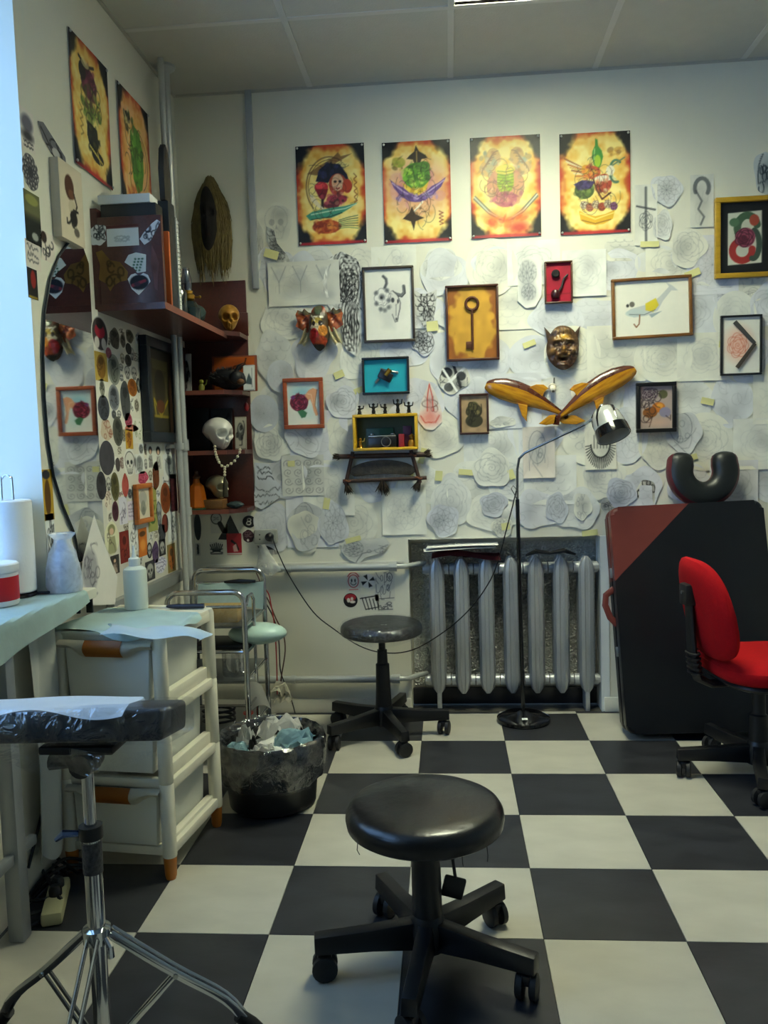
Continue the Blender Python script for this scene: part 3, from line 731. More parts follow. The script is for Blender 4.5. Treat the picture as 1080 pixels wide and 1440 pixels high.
poster('B', (787, 187, 886, 329), poster_bird, 4, 'yellow poster with burnt corners, winged figure below a green bottle', gp)
gl = 'tattoo posters on the left wall'
def quadposter(tl, tr, bl, br, *a, **k):
    pts = [atX(*q, XL) for q in (tl, tr, bl, br)]
    y0 = (pts[0].y+pts[2].y)/2; y1 = (pts[1].y+pts[3].y)/2; z1 = (pts[0].z+pts[1].z)/2; z0 = (pts[2].z+pts[3].z)/2
    global place
    keep = place
    place = lambda wl, rc, off=0.: (Vector((XL+off, (y0+y1)/2, (z0+z1)/2)), PI/2, y1-y0, z1-z0)
    poster('L', None, *a, **k); place = keep
quadposter((93, 38), (148, 97), (103, 228), (156, 268), poster_rosewoman, 5, 'yellow poster with a purple rose over green leaves on the left wall', gl)
quadposter((162, 115), (205, 158), (170, 282), (214, 318), poster_greencup, 6, 'orange poster with a large green figure on the left wall', gl, rim='d0642a', mid='ecb880')

# ---------------------------------------------------------------- framed pictures
FR = {}
def framed(wall, rect, label, painter, fcol, fw=.014, depth=.018, rough=.4, mount=None, name='framed_picture', cat='picture', seed=0, tilt=0., bg='e9e6da', fmat=None, glass=True, group='framed pictures on the papered wall', lean=.0):
    p, rz, w, h = place(wall, rect, .010 if wall == 'B' else .004)
    t = thing(name, label, cat, p, rz, group, rot=(lean, tilt, rz))
    m = fmat or mat('frame_'+fcol, fcol, rough, var=.18, scale=12, stretch=(1, 1, 6))
    for nm, bx in (('frame_rail', (-w/2, w/2, h/2-fw, h/2)), ('frame_rail', (-w/2, w/2, -h/2, -h/2+fw)), ('frame_stile', (-w/2, -w/2+fw, -h/2+fw, h/2-fw)), ('frame_stile', (w/2-fw, w/2, -h/2+fw, h/2-fw))):
        part(nm, G().box(bx[0], bx[1], -depth, 0, bx[2], bx[3], .0025), m, t)
    iw, ih = w-2*fw, h-2*fw
    c = Cv(iw+.002, ih+.002, bg, min(.003, iw/30)); painter(c, random.Random(seed))
    o = part('picture', c.mesh('picture', GLOSSPRINT if glass else PRINT), None, t, loc=(0, -depth*.35, 0))
    part('back_board', G().box(-w/2+.003, w/2-.003, -.004, 0, -h/2+.003, h/2-.003), mat('hardboard', '6b5a44', .8), t)
    return t, iw, ih, depth
def p_bull(c, R):
    K = C('3c3e42'); c.ell(.55, .45, .28, .2, 'cfcfcb', .8, soft=26)
    c.line([(.40, .10), (.46, .14), (.47, .20), (.42, .27), (.46, .31)], .013, '7c7e80'); c.line([(.40, .10), (.46, .15), (.46, .21), (.42, .27)], .004, K)
    c.line([(.58, .33), (.68, .36), (.78, .38), (.84, .34), (.83, .25)], .014, '6e7072'); c.line([(.66, .38), (.79, .40), (.86, .35), (.84, .25)], .004, K)
    c.poly([(.48, .32), (.58, .31), (.68, .37), (.72, .44), (.74, .54), (.70, .64), (.68, .73), (.63, .75), (.58, .66), (.54, .52), (.5, .42)], 'd6d5cf'); c.line([(.6, .31), (.70, .38), (.75, .48), (.74, .56), (.70, .66), (.68, .74), (.63, .75), (.57, .64)], .004, K, .8)
    c.ell(.59, .44, .035, .035, K); c.ell(.70, .46, .02, .03, K); c.ell(.655, .71, .02, .022, K); c.line([(.66, .5), (.65, .66)], .003, '77797c')
    for i in range(8):
        t = i*PI/4+.2; c.ell(.37+.11*math.cos(t), .39-.075*math.sin(t), .075, .05, 'e6e5e0', 1, t, 2); c.line(arc(.37+.11*math.cos(t), .39-.075*math.sin(t), .07, .05, t-1.2, t+1.2, 8), .0028, '8a8c8e', .8)
    c.ell(.36, .39, .06, .042, '5c5e62', .9, soft=4); c.ell(.35, .40, .03, .02, '2c2e32')
    for q in ((.24, .33), (.24, .48), (.5, .54), (.42, .58), (.33, .56), (.5, .44), (.47, .3)): c.ell(*q, .045, .028, '55585c', .85, R.random()*3, 3)
    c.poly([(.33, .62), (.5, .58), (.62, .7), (.61, .84), (.36, .82)], 'c9c9c5', .55, 10); inkwork(c, .48, .5, .2, .2, R, 12, .002, '6a6c70', .5)
framed('B', (511, 376, 583, 482), 'large white pencil drawing of a horned bull skull in a thin dark frame', p_bull, '3b3026', .011, seed=3, bg='ebe9e0')
def p_key(c, R):
    n = vnoise(c.x, c.z, 45, 4); e = np.hypot((c.U-.5)*2, (c.V-.5)*1.75)
    c.blend(np.clip((e+n*.3-1.0)*7, 0, 1), '8f5420', .95); c.speck(40, .14)
t, iw, ih, dp = framed('B', (627, 402, 701, 508), 'old iron key on amber board in a dark brown frame', p_key, '4a2618', .010, .022, bg='c79636')
M_RUST = mat('rusty_iron', '5a3420', .6, .4, var=.3, scale=40, bump=.5)
g = G(); g.tube([(.026*math.cos(a), -.014, .27*ih+.026*math.sin(a)) for a in np.linspace(0, 2*PI, 24, endpoint=False)], .006, 8, closed=True)
g.tube([(0, -.014, .27*ih-.026), (0, -.014, -.38*ih)], .0055, 10); g.box(-.004, .004, -.02, -.008, .2*ih-.01, .2*ih-.002)
k_ = part('key', g, M_RUST, t); part('key_bit', G().box(-.028, -.004, -.017, -.011, -.36*ih, -.26*ih, .002), M_RUST, k_)
def p_red(c, R):
    c.speck(30, .2); c.line([(0, .8), (1, .78)], .004, '7a0a18')
t, iw, ih, dp = framed('B', (765, 369, 804, 428), 'small red velvet box frame with a dark metal brooch and a smoking pipe', p_red, '54341f', .007, .022, bg='a3122e', name='shadow_box')
M_DKMET = mat('dark_metal', '2c2a2a', .45, .6, var=.2)
part('brooch', G().lathe([(0, .008), (.012, .008), (.018, .003), (.018, 0)], 14, M=Matrix.Translation((-.012, -.016, .035)) @ Matrix.Rotation(PI/2, 4, 'X')), M_DKMET, t)
part('pipe_bowl', G().lathe([(.012, -.012), (.018, -.004), (.019, .012), (.013, .022), (.009, .02), (.009, .004)], 14, c=(-.014, -.018, -.055)), mat('briar', '3a0f10', .35, coat=.4), t)
part('pipe_stem', G().tube([(-.012, -.018, -.058), (.012, -.018, -.02), (.022, -.018, .015), (.038, -.017, .03)], [.006, .005, .0045, .004], 8), M_DKMET, t)
def p_whale(c, R):
    c.poly([(.16, .56), (.22, .5), (.36, .46), (.5, .42), (.62, .3), (.74, .14), (.70, .06), (.78, .12), (.86, .22), (.77, .21), (.66, .38), (.58, .56), (.44, .64), (.26, .66)], 'b9bdbe', .75)
    c.ell(.29, .58, .14, .07, 'bccac8', .8); c.poly([(.42, .42), (.56, .33), (.60, .46), (.52, .58), (.42, .54)], 'd6c23a'); c.line([(.2, .6), (.4, .62), (.55, .54)], .003, '6a7478')
    c.ell(.24, .42, .035, .05, '55504a', .9); c.ell(.18, .44, .02, .03, '3a3632'); c.line([(.34, .62), (.33, .78), (.29, .84), (.26, .78)], .005, '8a5a38'); c.poly([(.46, .62), (.64, .57), (.5, .68)], '9aa6aa')
framed('B', (859, 391, 971, 476), 'watercolour of a whale with a yellow belly band in a brown wooden frame', p_whale, '7a4f22', .012, .02, bg='ebe8da', tilt=-.02, seed=2)
def p_goldmat(c, R):
    c.poly([(.17, .15), (.85, .13), (.85, .86), (.17, .88)], 'c9cabc'); c.ell(.52, .5, .3, .3, 'b3b8a6', .6, soft=15)
    c.line(arc(.56, .36, .2, .17, .2, 4.6, 16), .03, '3f5a44'); c.line(arc(.46, .68, .2, .14, 1.9, 6.4, 16), .028, '9a2f2c'); c.line(arc(.68, .6, .12, .2, -1.8, 1.4, 12), .022, '3a4b40')
    c.ell(.52, .5, .2, .14, '8a4256'); c.ell(.48, .53, .1, .07, '5e1f34'); rose(c, .5, .5, .19, .13, C('3f1526'), .004, .8, R); c.ell(.7, .26, .1, .08, '9c4232'); c.ell(.3, .28, .1, .06, '4a6a4e')
framed('B', (1003, 279, 1086, 392), 'coiled snake and rose drawing on a black mount in a gold frame', p_goldmat, 'b08a26', .020, .024, bg='17191c', rough=.35, seed=8)
def p_razor(c, R):
    c.ell(.45, .48, .32, .27, 'e09078', .55, soft=18); rose(c, .42, .5, .28, .22, C('c8644e'), .003, .6, R, 4)
framed_r, iw, ih, dp = framed('B', (1011, 444, 1069, 528), 'open straight razor over a faint red rose in a thin black frame', p_razor, '1b1b1c', .008, .016, seed=4)
g = G(); 
def blade(a, b, w0, w1):
    a = Vector((a[0]*iw, 0, a[1]*ih)); b = Vector((b[0]*iw, 0, b[1]*ih)); d = (b-a).normalized(); n = Vector((-d.z, 0, d.x))
    return [((a+n*w0).x, (a+n*w0).z), ((b+n*w1).x, (b+n*w1).z), ((b-n*w1).x, (b-n*w1).z), ((a-n*w0).x, (a-n*w0).z)]
part('razor_blade', G().prism(blade((-.18, .42), (.36, .02), .009, .007), -.013, -.010), mat('razor_steel', '6d6a66', .35, .7), framed_r, 0)
part('razor_handle', G().prism(blade((.36, .02), (-.12, -.40), .007, .008), -.016, -.012), mat('razor_horn', '4a423a', .4), framed_r, 0)
def p_legrose(c, R):
    c.ell(.45, .26, .36, .15, '8fc6d6', .85, soft=14); c.ell(.6, .7, .2, .14, 'b9dcd8', .6, soft=14)
    c.poly([(.5, .46), (.56, .30), (.66, .2), (.8, .15), (.93, .19), (.9, .30), (.86, .42), (.85, .56), (.9, .70), (.93, .78), (.86, .8), (.8, .68), (.76, .52), (.7, .40), (.6, .5)], 'dd9e74'); c.line([(.93, .19), (.88, .36), (.85, .56), (.92, .76)], .0028, '7a4028', .8); c.line([(.62, .28), (.74, .3), (.78, .5)], .003, 'f0c8a4', .9)
    c.ell(.36, .48, .28, .2, '8f1c36'); mottle(c, .36, .47, .26, .19, ['b03050', '7a1430', 'c85a72', '5a0c22'], R, 40, .07); rose(c, .36, .48, .26, .19, C('3f0a18'), .0035, .8, R); c.poly([(.3, .68), (.46, .64), (.6, .72), (.54, .82), (.42, .84)], '3f7a50'); c.poly([(.1, .34), (.2, .3), (.26, .36), (.16, .42)], '6a2c6a', .9)
framed('B', (400, 532, 456, 603), 'painting of a rose and a bent leg on pale blue in an orange brown frame', p_legrose, '9a4a26', .0175, .02, bg='e6e8de', seed=5)
def p_machine(c, R): c.speck(20, .1)
t, iw, ih, dp = framed('B', (510, 503, 576, 555), 'black tattoo machine on a turquoise board in a black frame', p_machine, '17181b', .010, .024, bg='23a0b4', name='shadow_box')
M_BLK = mat('black_enamel', '141416', .3, var=.15); M_STEEL = mat('steel', 'b8b8b4', .28, .95, var=.08); M_BRASS = mat('brass', 'a98233', .3, .9, var=.12)
part('machine_frame', G().box(-.03, .03, -.025, -.008, -.02, .018, .004, M=Matrix.Rotation(.5, 4, 'Y')), M_BLK, t)
part('machine_coil', G().cyl((.0, -.018, .0), (.02, -.018, .026), .011, n=12), M_BRASS, t); part('machine_screw', G().cyl((.02, -.016, .02), (.05, -.016, .012), .004, n=8).ell((.05, -.016, .012), .006), M_STEEL, t)
part('machine_tube', G().cyl((-.03, -.016, -.012), (-.045, -.016, -.03), .005, n=8), M_STEEL, t); part('machine_spring', G().box(-.03, .012, -.02, -.01, .02, .026, M=Matrix.Rotation(.3, 4, 'Y')), M_STEEL, t)
def p_brown(c, R):
    c.ell(.5, .42, .32, .2, '45402a'); c.ell(.5, .68, .34, .18, '3c3826'); c.ell(.48, .28, .2, .12, '55502f'); c.ell(.6, .45, .12, .06, '7a7048'); c.ell(.42, .42, .05, .04, '17150e'); tangle(c, .5, .5, .32, .36, C('1f1c12'), .004, .7, R, 10); c.speck(60, .2)
framed('B', (646, 554, 687, 611), 'small dark engraved figure on a tan ground in a brown frame', p_brown, '3f2218', .009, .018, bg='a58a68', seed=9)
def p_flower(c, R):
    c.blend(vnoise(c.x, c.z, 30, 5), '9a8a86', .5); c.ell(.3, .2, .26, .16, '3f2c3a'); c.ell(.72, .2, .14, .1, '5a5a3a'); c.ell(.58, .5, .2, .12, 'c8752a'); c.ell(.62, .47, .1, .06, 'e09a3c'); c.ell(.32, .62, .22, .12, '8a5424'); c.ell(.78, .62, .18, .12, '8a86a0')
    tangle(c, .5, .45, .45, .4, C('2a2026'), .004, .7, R, 12); rose(c, .3, .2, .24, .15, C('c9bfb8'), .003, .6, R); c.line([(.2, .85), (.4, .7), (.3, .95)], .004, '2a1a14', .8); c.ell(.6, .85, .3, .08, 'c9a596', .8, soft=8)
framed('B', (893, 538, 949, 608), 'orange and violet flower print in a wide black frame', p_flower, '121214', .016, .02, bg='b8a59c', seed=12)

# ---------------------------------------------------------------- masks and carvings
def carving(name, rect, label, cat, paint, outline, off=.012, Y=None, mt=None, rotz=0.):
    p, rz, w, h = place('B', rect, off)
    c = Cv(w, h, '6b4a2c', .0022, outline); paint(c)
    rim = (1-np.clip(1.06-np.hypot((c.U-.5)*2, (c.V-.5)*2), 0, 1))
    t = thing(name, label, cat, p, rz)
    part('carved_face', c.mesh('carved_face', mt or CARVED), None, t)
    return t, w, h, c
# demon mask
def demon(c):
    c.C[:] = C('4a3322'); X = (c.U-.5)*2; V = c.V
    c.H = .045*np.sqrt(np.clip(1-X**2*1.0, 0, 1))*np.sqrt(np.clip(1-((V-.5)*2)**2*.9, 0, 1))
    def bump(u, v, ru, rv, hgt, col=None, a=1., soft=6):
        m_ = np.exp(-(((c.U-u)/ru)**2+((c.V-v)/rv)**2)*1.6); c.H += hgt*m_
        if col: c.blend(m_*1.1, col, a)
    bump(.5, .12, .36, .09, .014, '86683e'); bump(.5, .27, .24, .08, .006, 'd0a03a', 1.)
    for q in (-1, 1):
        bump(.5+q*.2, .34, .15, .04, .012, '8a6530'); bump(.5+q*.2, .44, .1, .06, -.020); bump(.5+q*.2, .44, .055, .035, .014, 'b08a4c'); bump(.5+q*.3, .58, .11, .08, .014, '9a7038'); bump(.5+q*.15, .66, .06, .05, .008, 'a0743c'); bump(.5+q*.3, .85, .08, .1, .004)
    bump(.5, .55, .07, .08, .024, 'b5863e'); bump(.5, .62, .11, .03, .012, '8a6230'); bump(.5, .75, .13, .07, -.042); bump(.5, .70, .12, .016, .012, 'd9c08a'); bump(.5, .815, .1, .022, .014, 'c08a6a'); bump(.5, .9, .16, .05, .012, '6b4428')
    for i in range(-3, 4): c.line([(.5+.08*i, .03), (.5+.12*i, .2)], .0028, '2a1c10', .7)
    c.H += .006*(vnoise(c.x, c.z, 190, 3)-.5)
    c.speck(120, .35)
dm, w, h, c = carving('demon_mask', (766, 459, 814, 521), 'snarling bronze brown carved demon mask with pointed ears', 'mask', demon, o_ell(44, 1, .06, 3, 2))
for q in (-1, 1):
    part('ear', G().prism([(q*w*.42, h*.12), (q*w*.52, h*.48), (q*w*.30, h*.28), (q*w*.34, -.02*h)][::q], -.02, .0, r=.003), mat('mask_wood', '4a3522', .45, var=.3, scale=40), dm)
part('mask_back', G().prism([(math.cos(a)*w*.44, math.sin(a)*h*.46) for a in np.linspace(0, 2*PI, 24, endpoint=False)], -.002, .012), mat('mask_wood', '4a3522', .45), dm)
q = atY(777, 546, YB-.02)
hp = thing('hanging_pipe_bowl', 'small white ringed pipe bowl hanging on a cord below the demon mask', 'pipe bowl', (q.x, YB-.022, q.z))
part('bowl', G().lathe([(.006, -.022), (.013, -.014), (.014, .006), (.017, .008), (.017, .014), (.009, .015), (.008, -.004), (0, -.006)], 16, M=Matrix.Rotation(-.9, 4, 'X') @ Matrix.Translation((0, 0, 0))), mat('pipe_ivory', 'd8d0bc', .3, var=.2), hp)
part('cord', G().tube([(.006, .0, .01), (.009, .012, .045)], .003, 6), M_BLK, hp)
# bright puppet mask
pm_p, _, pw, ph = place('B', (418, 430, 484, 496), .009)
pm = thing('winged_mask', 'colourful carved figure mask with flame ears and pale curled side wings', 'mask', pm_p)
def puppet(c):
    X = (c.U-.5)*2; c.H = .05*np.sqrt(np.clip(1-X**2, 0, 1))*np.sqrt(np.clip(1-((c.V-.5)*2)**2, 0, 1))+.004*vnoise(c.x, c.z, 160, 2)
    c.C[:] = C('4a3a28'); c.blend(np.clip((.22-c.V)*8, 0, 1), '9a3a24'); c.ell(.5, .12, .18, .12, '3f5a44', .8); c.ell(.45, .4, .25, .1, 'b59a3a'); c.ell(.42, .5, .28, .08, 'd9c9a4'); c.ell(.3, .68, .22, .16, 'b5241f'); c.ell(.7, .58, .2, .12, 'c9802c'); c.ell(.6, .8, .28, .12, 'a03c1c'); c.ell(.5, .93, .3, .08, '1d1c1a')
    c.line([(.2, .25), (.35, .35), (.2, .5)], .006, 'e0d6bc'); c.line([(.3, .28), (.75, .3)], .005, 'd9d2c0'); c.ell(.62, .42, .1, .06, '2a201a'); c.ell(.3, .42, .08, .05, '2a201a'); c.speck(150, .4)
c = Cv(pw*.46, ph*1.0, '5a3a22', .0025, o_ell(40, 1, .1, 4, 3)); puppet(c)
part('face', c.mesh('face', CARVED), None, pm, loc=(0, -.018, 0))
part('face_back', G().ell((0, -.008, 0), pw*.2, .016, ph*.45), mat('mask_wood', '4a3522', .45), pm)
for q in (-1, 1):
    def wing(c):
        c.H = .012*vnoise(c.x, c.z, 60, 3); c.C[:] = C('8a3a1e'); c.blend(vnoise(c.x, c.z, 70, 8), 'b5652c', .9); c.ell(.5, .16, .35, .12, '3f4a38', .8); c.line([(.3, .2), (.6, .35), (.4, .5)], .006, '5a1f16'); c.speck(140, .4)
    oe = [(.5, .0), (.62, .12), (.85, .05), (.98, .25), (.9, .5), (1., .7), (.7, .85), (.35, 1.), (.1, .8), (.0, .5), (.08, .2), (.3, .15)]
    c = Cv(pw*.40, ph*.52, '8a3a1e', .003, oe if q > 0 else [(1-u, v) for u, v in oe]); wing(c)
    part('ear_flame', c.mesh('ear_flame', CARVED), None, pm, loc=(q*pw*.31, -.014, ph*.17))
    g = G().grid(lambda u, v: (q*pw*(.13+.10*v+(.20+.10*v)*u*(1-.45*v)+.10*v*v), -.020-.016*math.sin(3.0*PI*u)*(.5+v*.5)-.008*v, ph*(.06-.44*v-.06*u*(1-v)+.07*math.sin(PI*u)*v)), 16, 12, thick=.003)
    part('wing', g, mat('wing_cream', 'ded3ac', .5, var=.12), pm)
    part('ear_stay', G().box(q*pw*.34-.006, q*pw*.34+.006, -.014, 0, ph*.1, ph*.2), mat('mask_wood', '4a3522', .45), pm)
# two carved sharks, tails crossed
M_SHARK = None
def shark_mat():
    m = bpy.data.materials.new('varnished_shark_wood'); m.use_nodes = True
    nt = m.node_tree; b = nt.nodes['Principled BSDF']; tc = nd(nt, 'ShaderNodeTexCoord')
    mp = nd(nt, 'ShaderNodeMapping', {'Vector': tc.outputs['Object'], 'Scale': (4, 20, 30)})
    n = nd(nt, 'ShaderNodeTexNoise', {'Vector': mp.outputs[0], 'Scale': 3.0, 'Detail': 5.0})
    r = nd(nt, 'ShaderNodeValToRGB', {0: n.outputs[0]})
    r.color_ramp.elements[0].position = .3; r.color_ramp.elements[0].color = (*lin(hexc('9a5f14')), 1)
    r.color_ramp.elements[1].position = .65; r.color_ramp.elements[1].color = (*lin(hexc('c98f1e')), 1)
    nt.links.new(r.outputs[0], b.inputs['Base Color']); b.inputs['Roughness'].default_value = .25; b.inputs['Coat Weight'].default_value = .6
    return m
M_SHARK = shark_mat(); M_SHARKD = mat('dark_shark_stain', '4e2110', .28, var=.2, scale=20, coat=.5)
def shark(name, nose, tail, hw, label, flip, Y, fins):
    """nose/tail pixel positions; the body bows upward; local frame: x along the body, z up"""
    a = atY(*nose, Y); b = atY(*tail, Y); d = b-a; L = math.hypot(d.x, d.z); ang = math.atan2(d.z, d.x)
    t = thing(name, label, 'carving', (a.x, Y, a.z), rot=(0, -ang, 0), group='carved wooden sharks')
    sgn = flip
    st = [(0, .28), (.02, .46), (.08, .72), (.2, .96), (.34, 1.), (.48, .92), (.62, .70), (.76, .44), (.9, .25), (1.0, .17)]
    def bow(u): return sgn*math.sin(PI*min(1, u*1.05))*L*.045
    def tubeseg(lo, hi, up):
        """upper (dark back) or lower (pale belly) half of the body"""
        g = G(); n = 8; rings = []
        for u, s in st:
            ring = []
            for j in range(n+1):
                th = (lo+(hi-lo)*j/n)
                ring.append(g.bm.verts.new((u*L, -math.cos(th)*.022*min(1, s*1.3), bow(u)+sgn*math.sin(th)*hw*s)))
            rings.append(ring)
        for p_, q_ in zip(rings, rings[1:]):
            for j in range(n): g.bm.faces.new((p_[j], p_[j+1], q_[j+1], q_[j]))
        for e, rev in ((rings[0], 1), (rings[-1], 0)): g.bm.faces.new(e[::-1] if rev else e)
        return g
    body = part('belly', tubeseg(-PI/2, .35, 0), M_SHARK, t)
    part('back', tubeseg(.35, PI/2, 1), M_SHARKD, t)
    def fin(nm, pts, m, y0=-.012, y1=-.002): part(nm, G().prism([(x*L, bow(x)*.0+sgn*z) for x, z in pts], y0, y1, r=.003), m, t)
    fin('dorsal_fin', [(.42, hw*.75), (.54, hw*1.55), (.62, hw*1.75), (.69, hw*1.6), (.65, hw*1.2), (.66, hw*.4)], M_SHARK)
    fin('pectoral_fin', [(.42, -hw*.55), (.52, -hw*1.45), (.60, -hw*1.75), (.56, -hw*1.2), (.54, -hw*.4)], M_SHARK, -.022, -.010)
    Mi = (Matrix.Translation((a.x, Y, a.z)) @ Matrix.Rotation(-ang, 4, 'Y')).inverted()
    for nm, pts, mm in zip(('tail_upper', 'tail_lower'), fins, (M_SHARKD, M_SHARK)):
        lp_ = [Mi @ atY(px, py, Y) for px, py in pts]
        part(nm, G().prism([(q.x, q.z) for q in lp_], -.016, -.002, r=.003), mm, t)
    part('eye', G().ell((.07*L, -.012, bow(.07)+sgn*hw*.15), .004, .003, .004, 8, 6), M_BLK, t)
    part('mouth', G().tube([(.05*L, -.014, bow(.05)-sgn*hw*.25), (.1*L, -.0165, bow(.1)-sgn*hw*.35), (.15*L, -.018, bow(.15)-sgn*hw*.28)], .0018, 6), M_SHARKD, t)
    return t
shark('wooden_shark', (683, 541), (797, 584), .049, 'varnished wooden shark carving with lowered blunt head pointing towards the iron key', 1, YB-.010, ([(788, 576), (797, 579), (800, 588), (793, 592)], [(784, 591), (796, 584), (808, 584), (823, 592), (810, 597), (792, 596)]))
shark('wooden_shark', (893, 519), (778, 592), .047, 'varnished wooden shark carving with raised head pointing towards the framed whale', -1, YB-.032, ([(779, 585), (788, 583), (786, 598), (777, 597)], [(781, 583), (772, 584), (757, 596), (768, 598), (783, 595)]))
# ================================================================== SKETCHES PINNED OVER THE BACK WALL
PAPER_COLS = ['ecebe0', 'e4e4de', 'dedfe2', 'e9e7d8', 'dcdddf', 'e6e4d6', 'e0e0e4']
LANDMARKS = [(466, 274, 'the dark-haired figure poster'), (586, 270, 'the green creature poster'), (711, 263, 'the winged crest poster'), (836, 258, 'the green bottle poster'), (547, 429, 'the bull skull drawing'), (664, 455, 'the iron key'), (785, 398, 'the red velvet box'), (915, 433, 'the framed whale'), (1044, 335, 'the gold frame'), (1040, 486, 'the razor frame'), (428, 567, 'the framed rose'), (543, 529, 'the turquoise frame'), (666, 583, 'the small brown frame'), (921, 573, 'the flower print'), (451, 463, 'the colourful mask'), (790, 490, 'the demon mask'), (790, 555, 'the wooden sharks'), (543, 608, 'the yellow shelf'), (540, 665, 'the stick rack'), (852, 600, 'the lamp head'), (730, 720, 'the lamp pole'), (995, 670, 'the head rest'), (712, 770, 'the radiator'), (375, 755, 'the wall socket'), (400, 800, 'the heating pipe'), (345, 600, 'the white skull'), (352, 250, 'the cable duct'), (480, 430, 'the tribal cut-out')]
_seen = {}
KW = {'rose': 'rose', 'mandala': 'round ornament', 'skull': 'skull', 'tangle': 'curling line', 'scales': 'scale pattern', 'script': 'lettering'}
def where(rect):
    cx, cy = (rect[0]+rect[2])/2, (rect[1]+rect[3])/2
    L = sorted(LANDMARKS, key=lambda l: math.hypot(l[0]-cx, l[1]-cy)); a = L[0]
    dx, dy = cx-a[0], cy-a[1]
    rel = 'beside' if abs(dx) > abs(dy)*1.2 else ('above' if dy < 0 else 'below')
    if math.hypot(dx, dy) < 22: rel = 'behind'
    b = next((l for l in L[1:] if (l[0]-a[0])*dx+(l[1]-a[1])*dy > 0), L[1])
    return rel+' '+a[2]+', towards '+b[2]
_layer = [0]
def sketch_sheet(wall, rect, kind, seed, tone=.5, outline='blob', label=None, ink='5c6068', paper=None, name='sketch', cat='sketch', group=None, curl=.004, wd=.0024, extra=None, lift=None):
    _layer[0] += 1
    p, rz, w, h = place(wall, rect, lift*.6 if lift is not None else .0010+.0005*(_layer[0] % 9))
    R = random.Random(seed)
    ol = None if outline == 'rect' else (o_ell(40, 1, .02, seed) if outline == 'oval' else (o_blob(seed) if outline == 'blob' else outline))
    c = Cv(w, h, paper or R.choice(PAPER_COLS), .0034, ol)
    K = C(ink); a = tone
    c.ell(.5, .5, .40, .40, K, .14*tone, soft=18); c.speck(35, .05, seed)
    for q in range(5): c.ell(R.uniform(.25, .75), R.uniform(.25, .75), R.uniform(.08, .2), R.uniform(.08, .2), K, .14+.2*tone, soft=14) if q < 3 else None
    if kind == 'rose': rose(c, .5, .48, .38, .36, K, wd, a, R, 3); tangle(c, .5, .5, .4, .42, K, wd*.8, a*.6, R, 3)
    elif kind == 'mandala': mandala(c, .5, .5, .40, .40, K, wd, a, R.choice((8, 10, 12)), 3)
    elif kind == 'skull': skull(c, .5, .5, .3, .36, K, a*.9, wd); tangle(c, .5, .5, .42, .42, K, wd, a*.6, R, 3)
    elif kind == 'tangle': tangle(c, .5, .5, .4, .42, K, wd, a, R, 9)
    elif kind == 'scales': scales(c, .5, .5, .36, .4, K, wd, a, 5)
    elif kind == 'script': scribble(c, .15, .12, .85, .88, 5, K, wd, a, R)
    if extra: extra(c, R)
    o = link(name, c.mesh(name, PRINT, curl=curl, seed=seed), None, None, p, (0, 0, rz))
    if not label:
        label = {'blob': 'wavy', 'oval': 'oval', 'rect': 'square'}.get(outline, 'wavy')+' paper, faint '+KW[kind]+' sketch '+where(rect)
    return tag(o, label, cat, group or 'sketches covering the back wall')
# the under layer: nameless pale sketches, edge to edge
R4 = random.Random(11)
kinds = ['rose', 'rose', 'mandala', 'tangle', 'skull', 'tangle', 'scales', 'rose', 'script']
sd = 100
for row in range(7):
    for colm in range(12):
        cx = 378+colm*62+R4.uniform(-10, 10)+(31 if row % 2 else 0); cy = 378+row*60+R4.uniform(-9, 9)
        w, h = R4.uniform(62, 84), R4.uniform(60, 84)
        if cy+h/2 > 785: h = 2*(785-cy)
        if cy+h/2 > 752 and 545 < cx+w/2 and cx-w/2 < 860: cy = 752-h/2-R4.uniform(0, 5)
        if cx < 372: continue
        if row == 6 and 860 < cx: continue
        x0 = max(cx-w/2, 356)
        sd += 1
        sketch_sheet('B', (x0, cy-h/2, cx+w/2, cy+h/2), R4.choice(kinds), sd, R4.uniform(.12, .30), R4.choice(('blob', 'blob', 'oval', 'rect')), ink=R4.choice(('6a6e76', '70747e', '5f6266')))
# upper fringe and upper right
for r_, k_, s_ in (((362, 280, 415, 345), 'skull', 11), ((345, 300, 372, 385), 'tangle', 12), ((385, 350, 455, 430), 'tangle', 13), ((525, 345, 575, 378), 'tangle', 14), ((590, 345, 650, 400), 'mandala', 15), ((660, 345, 730, 400), 'rose', 16),
                   ((912, 243, 962, 292), 'mandala', 17), ((915, 295, 948, 340), 'rose', 18), ((940, 318, 995, 380), 'rose', 19), ((845, 330, 905, 372), 'scales', 20), ((890, 345, 960, 388), 'tangle', 21), ((970, 395, 1010, 450), 'tangle', 22), ((1000, 400, 1042, 432), 'mandala', 23), ((1040, 400, 1080, 440), 'rose', 24)):
    sketch_sheet('B', r_, k_, s_, .32, 'blob')
# sketches one can tell apart
def dagger(c, R):
    K = C('3a3e44'); c.line([(.5, .05), (.5, .95)], .010, K, .7); c.line([(.1, .35), (.9, .42)], .008, K, .8); rose(c, .5, .6, .3, .16, K, .0025, .7, R)
sketch_sheet('B', (892, 260, 924, 345), 'script', 31, .0, 'rect', 'tall pencil dagger sketch beside the poster with the green bottle', extra=dagger, paper='dfded4')
def hook(c, R):
    K = C('4a4e52'); c.line(arc(.5, .25, .3, .18, -.6, 3.6, 12), .016, K, .75); c.line([(.25, .3), (.5, .5), (.35, .65), (.6, .8), (.45, .95)], .008, K, .7)
sketch_sheet('B', (970, 246, 1003, 320), 'tangle', 32, .1, 'rect', 'small dark hook shaped ornament sketch above the gold frame', extra=hook, paper='dddcd2')
sketch_sheet('B', (1058, 208, 1092, 278), 'tangle', 33, .9, 'blob', 'dark shaded sketch above the upper edge of the gold frame', ink='2f3a42', paper='d6dad8', wd=.005)
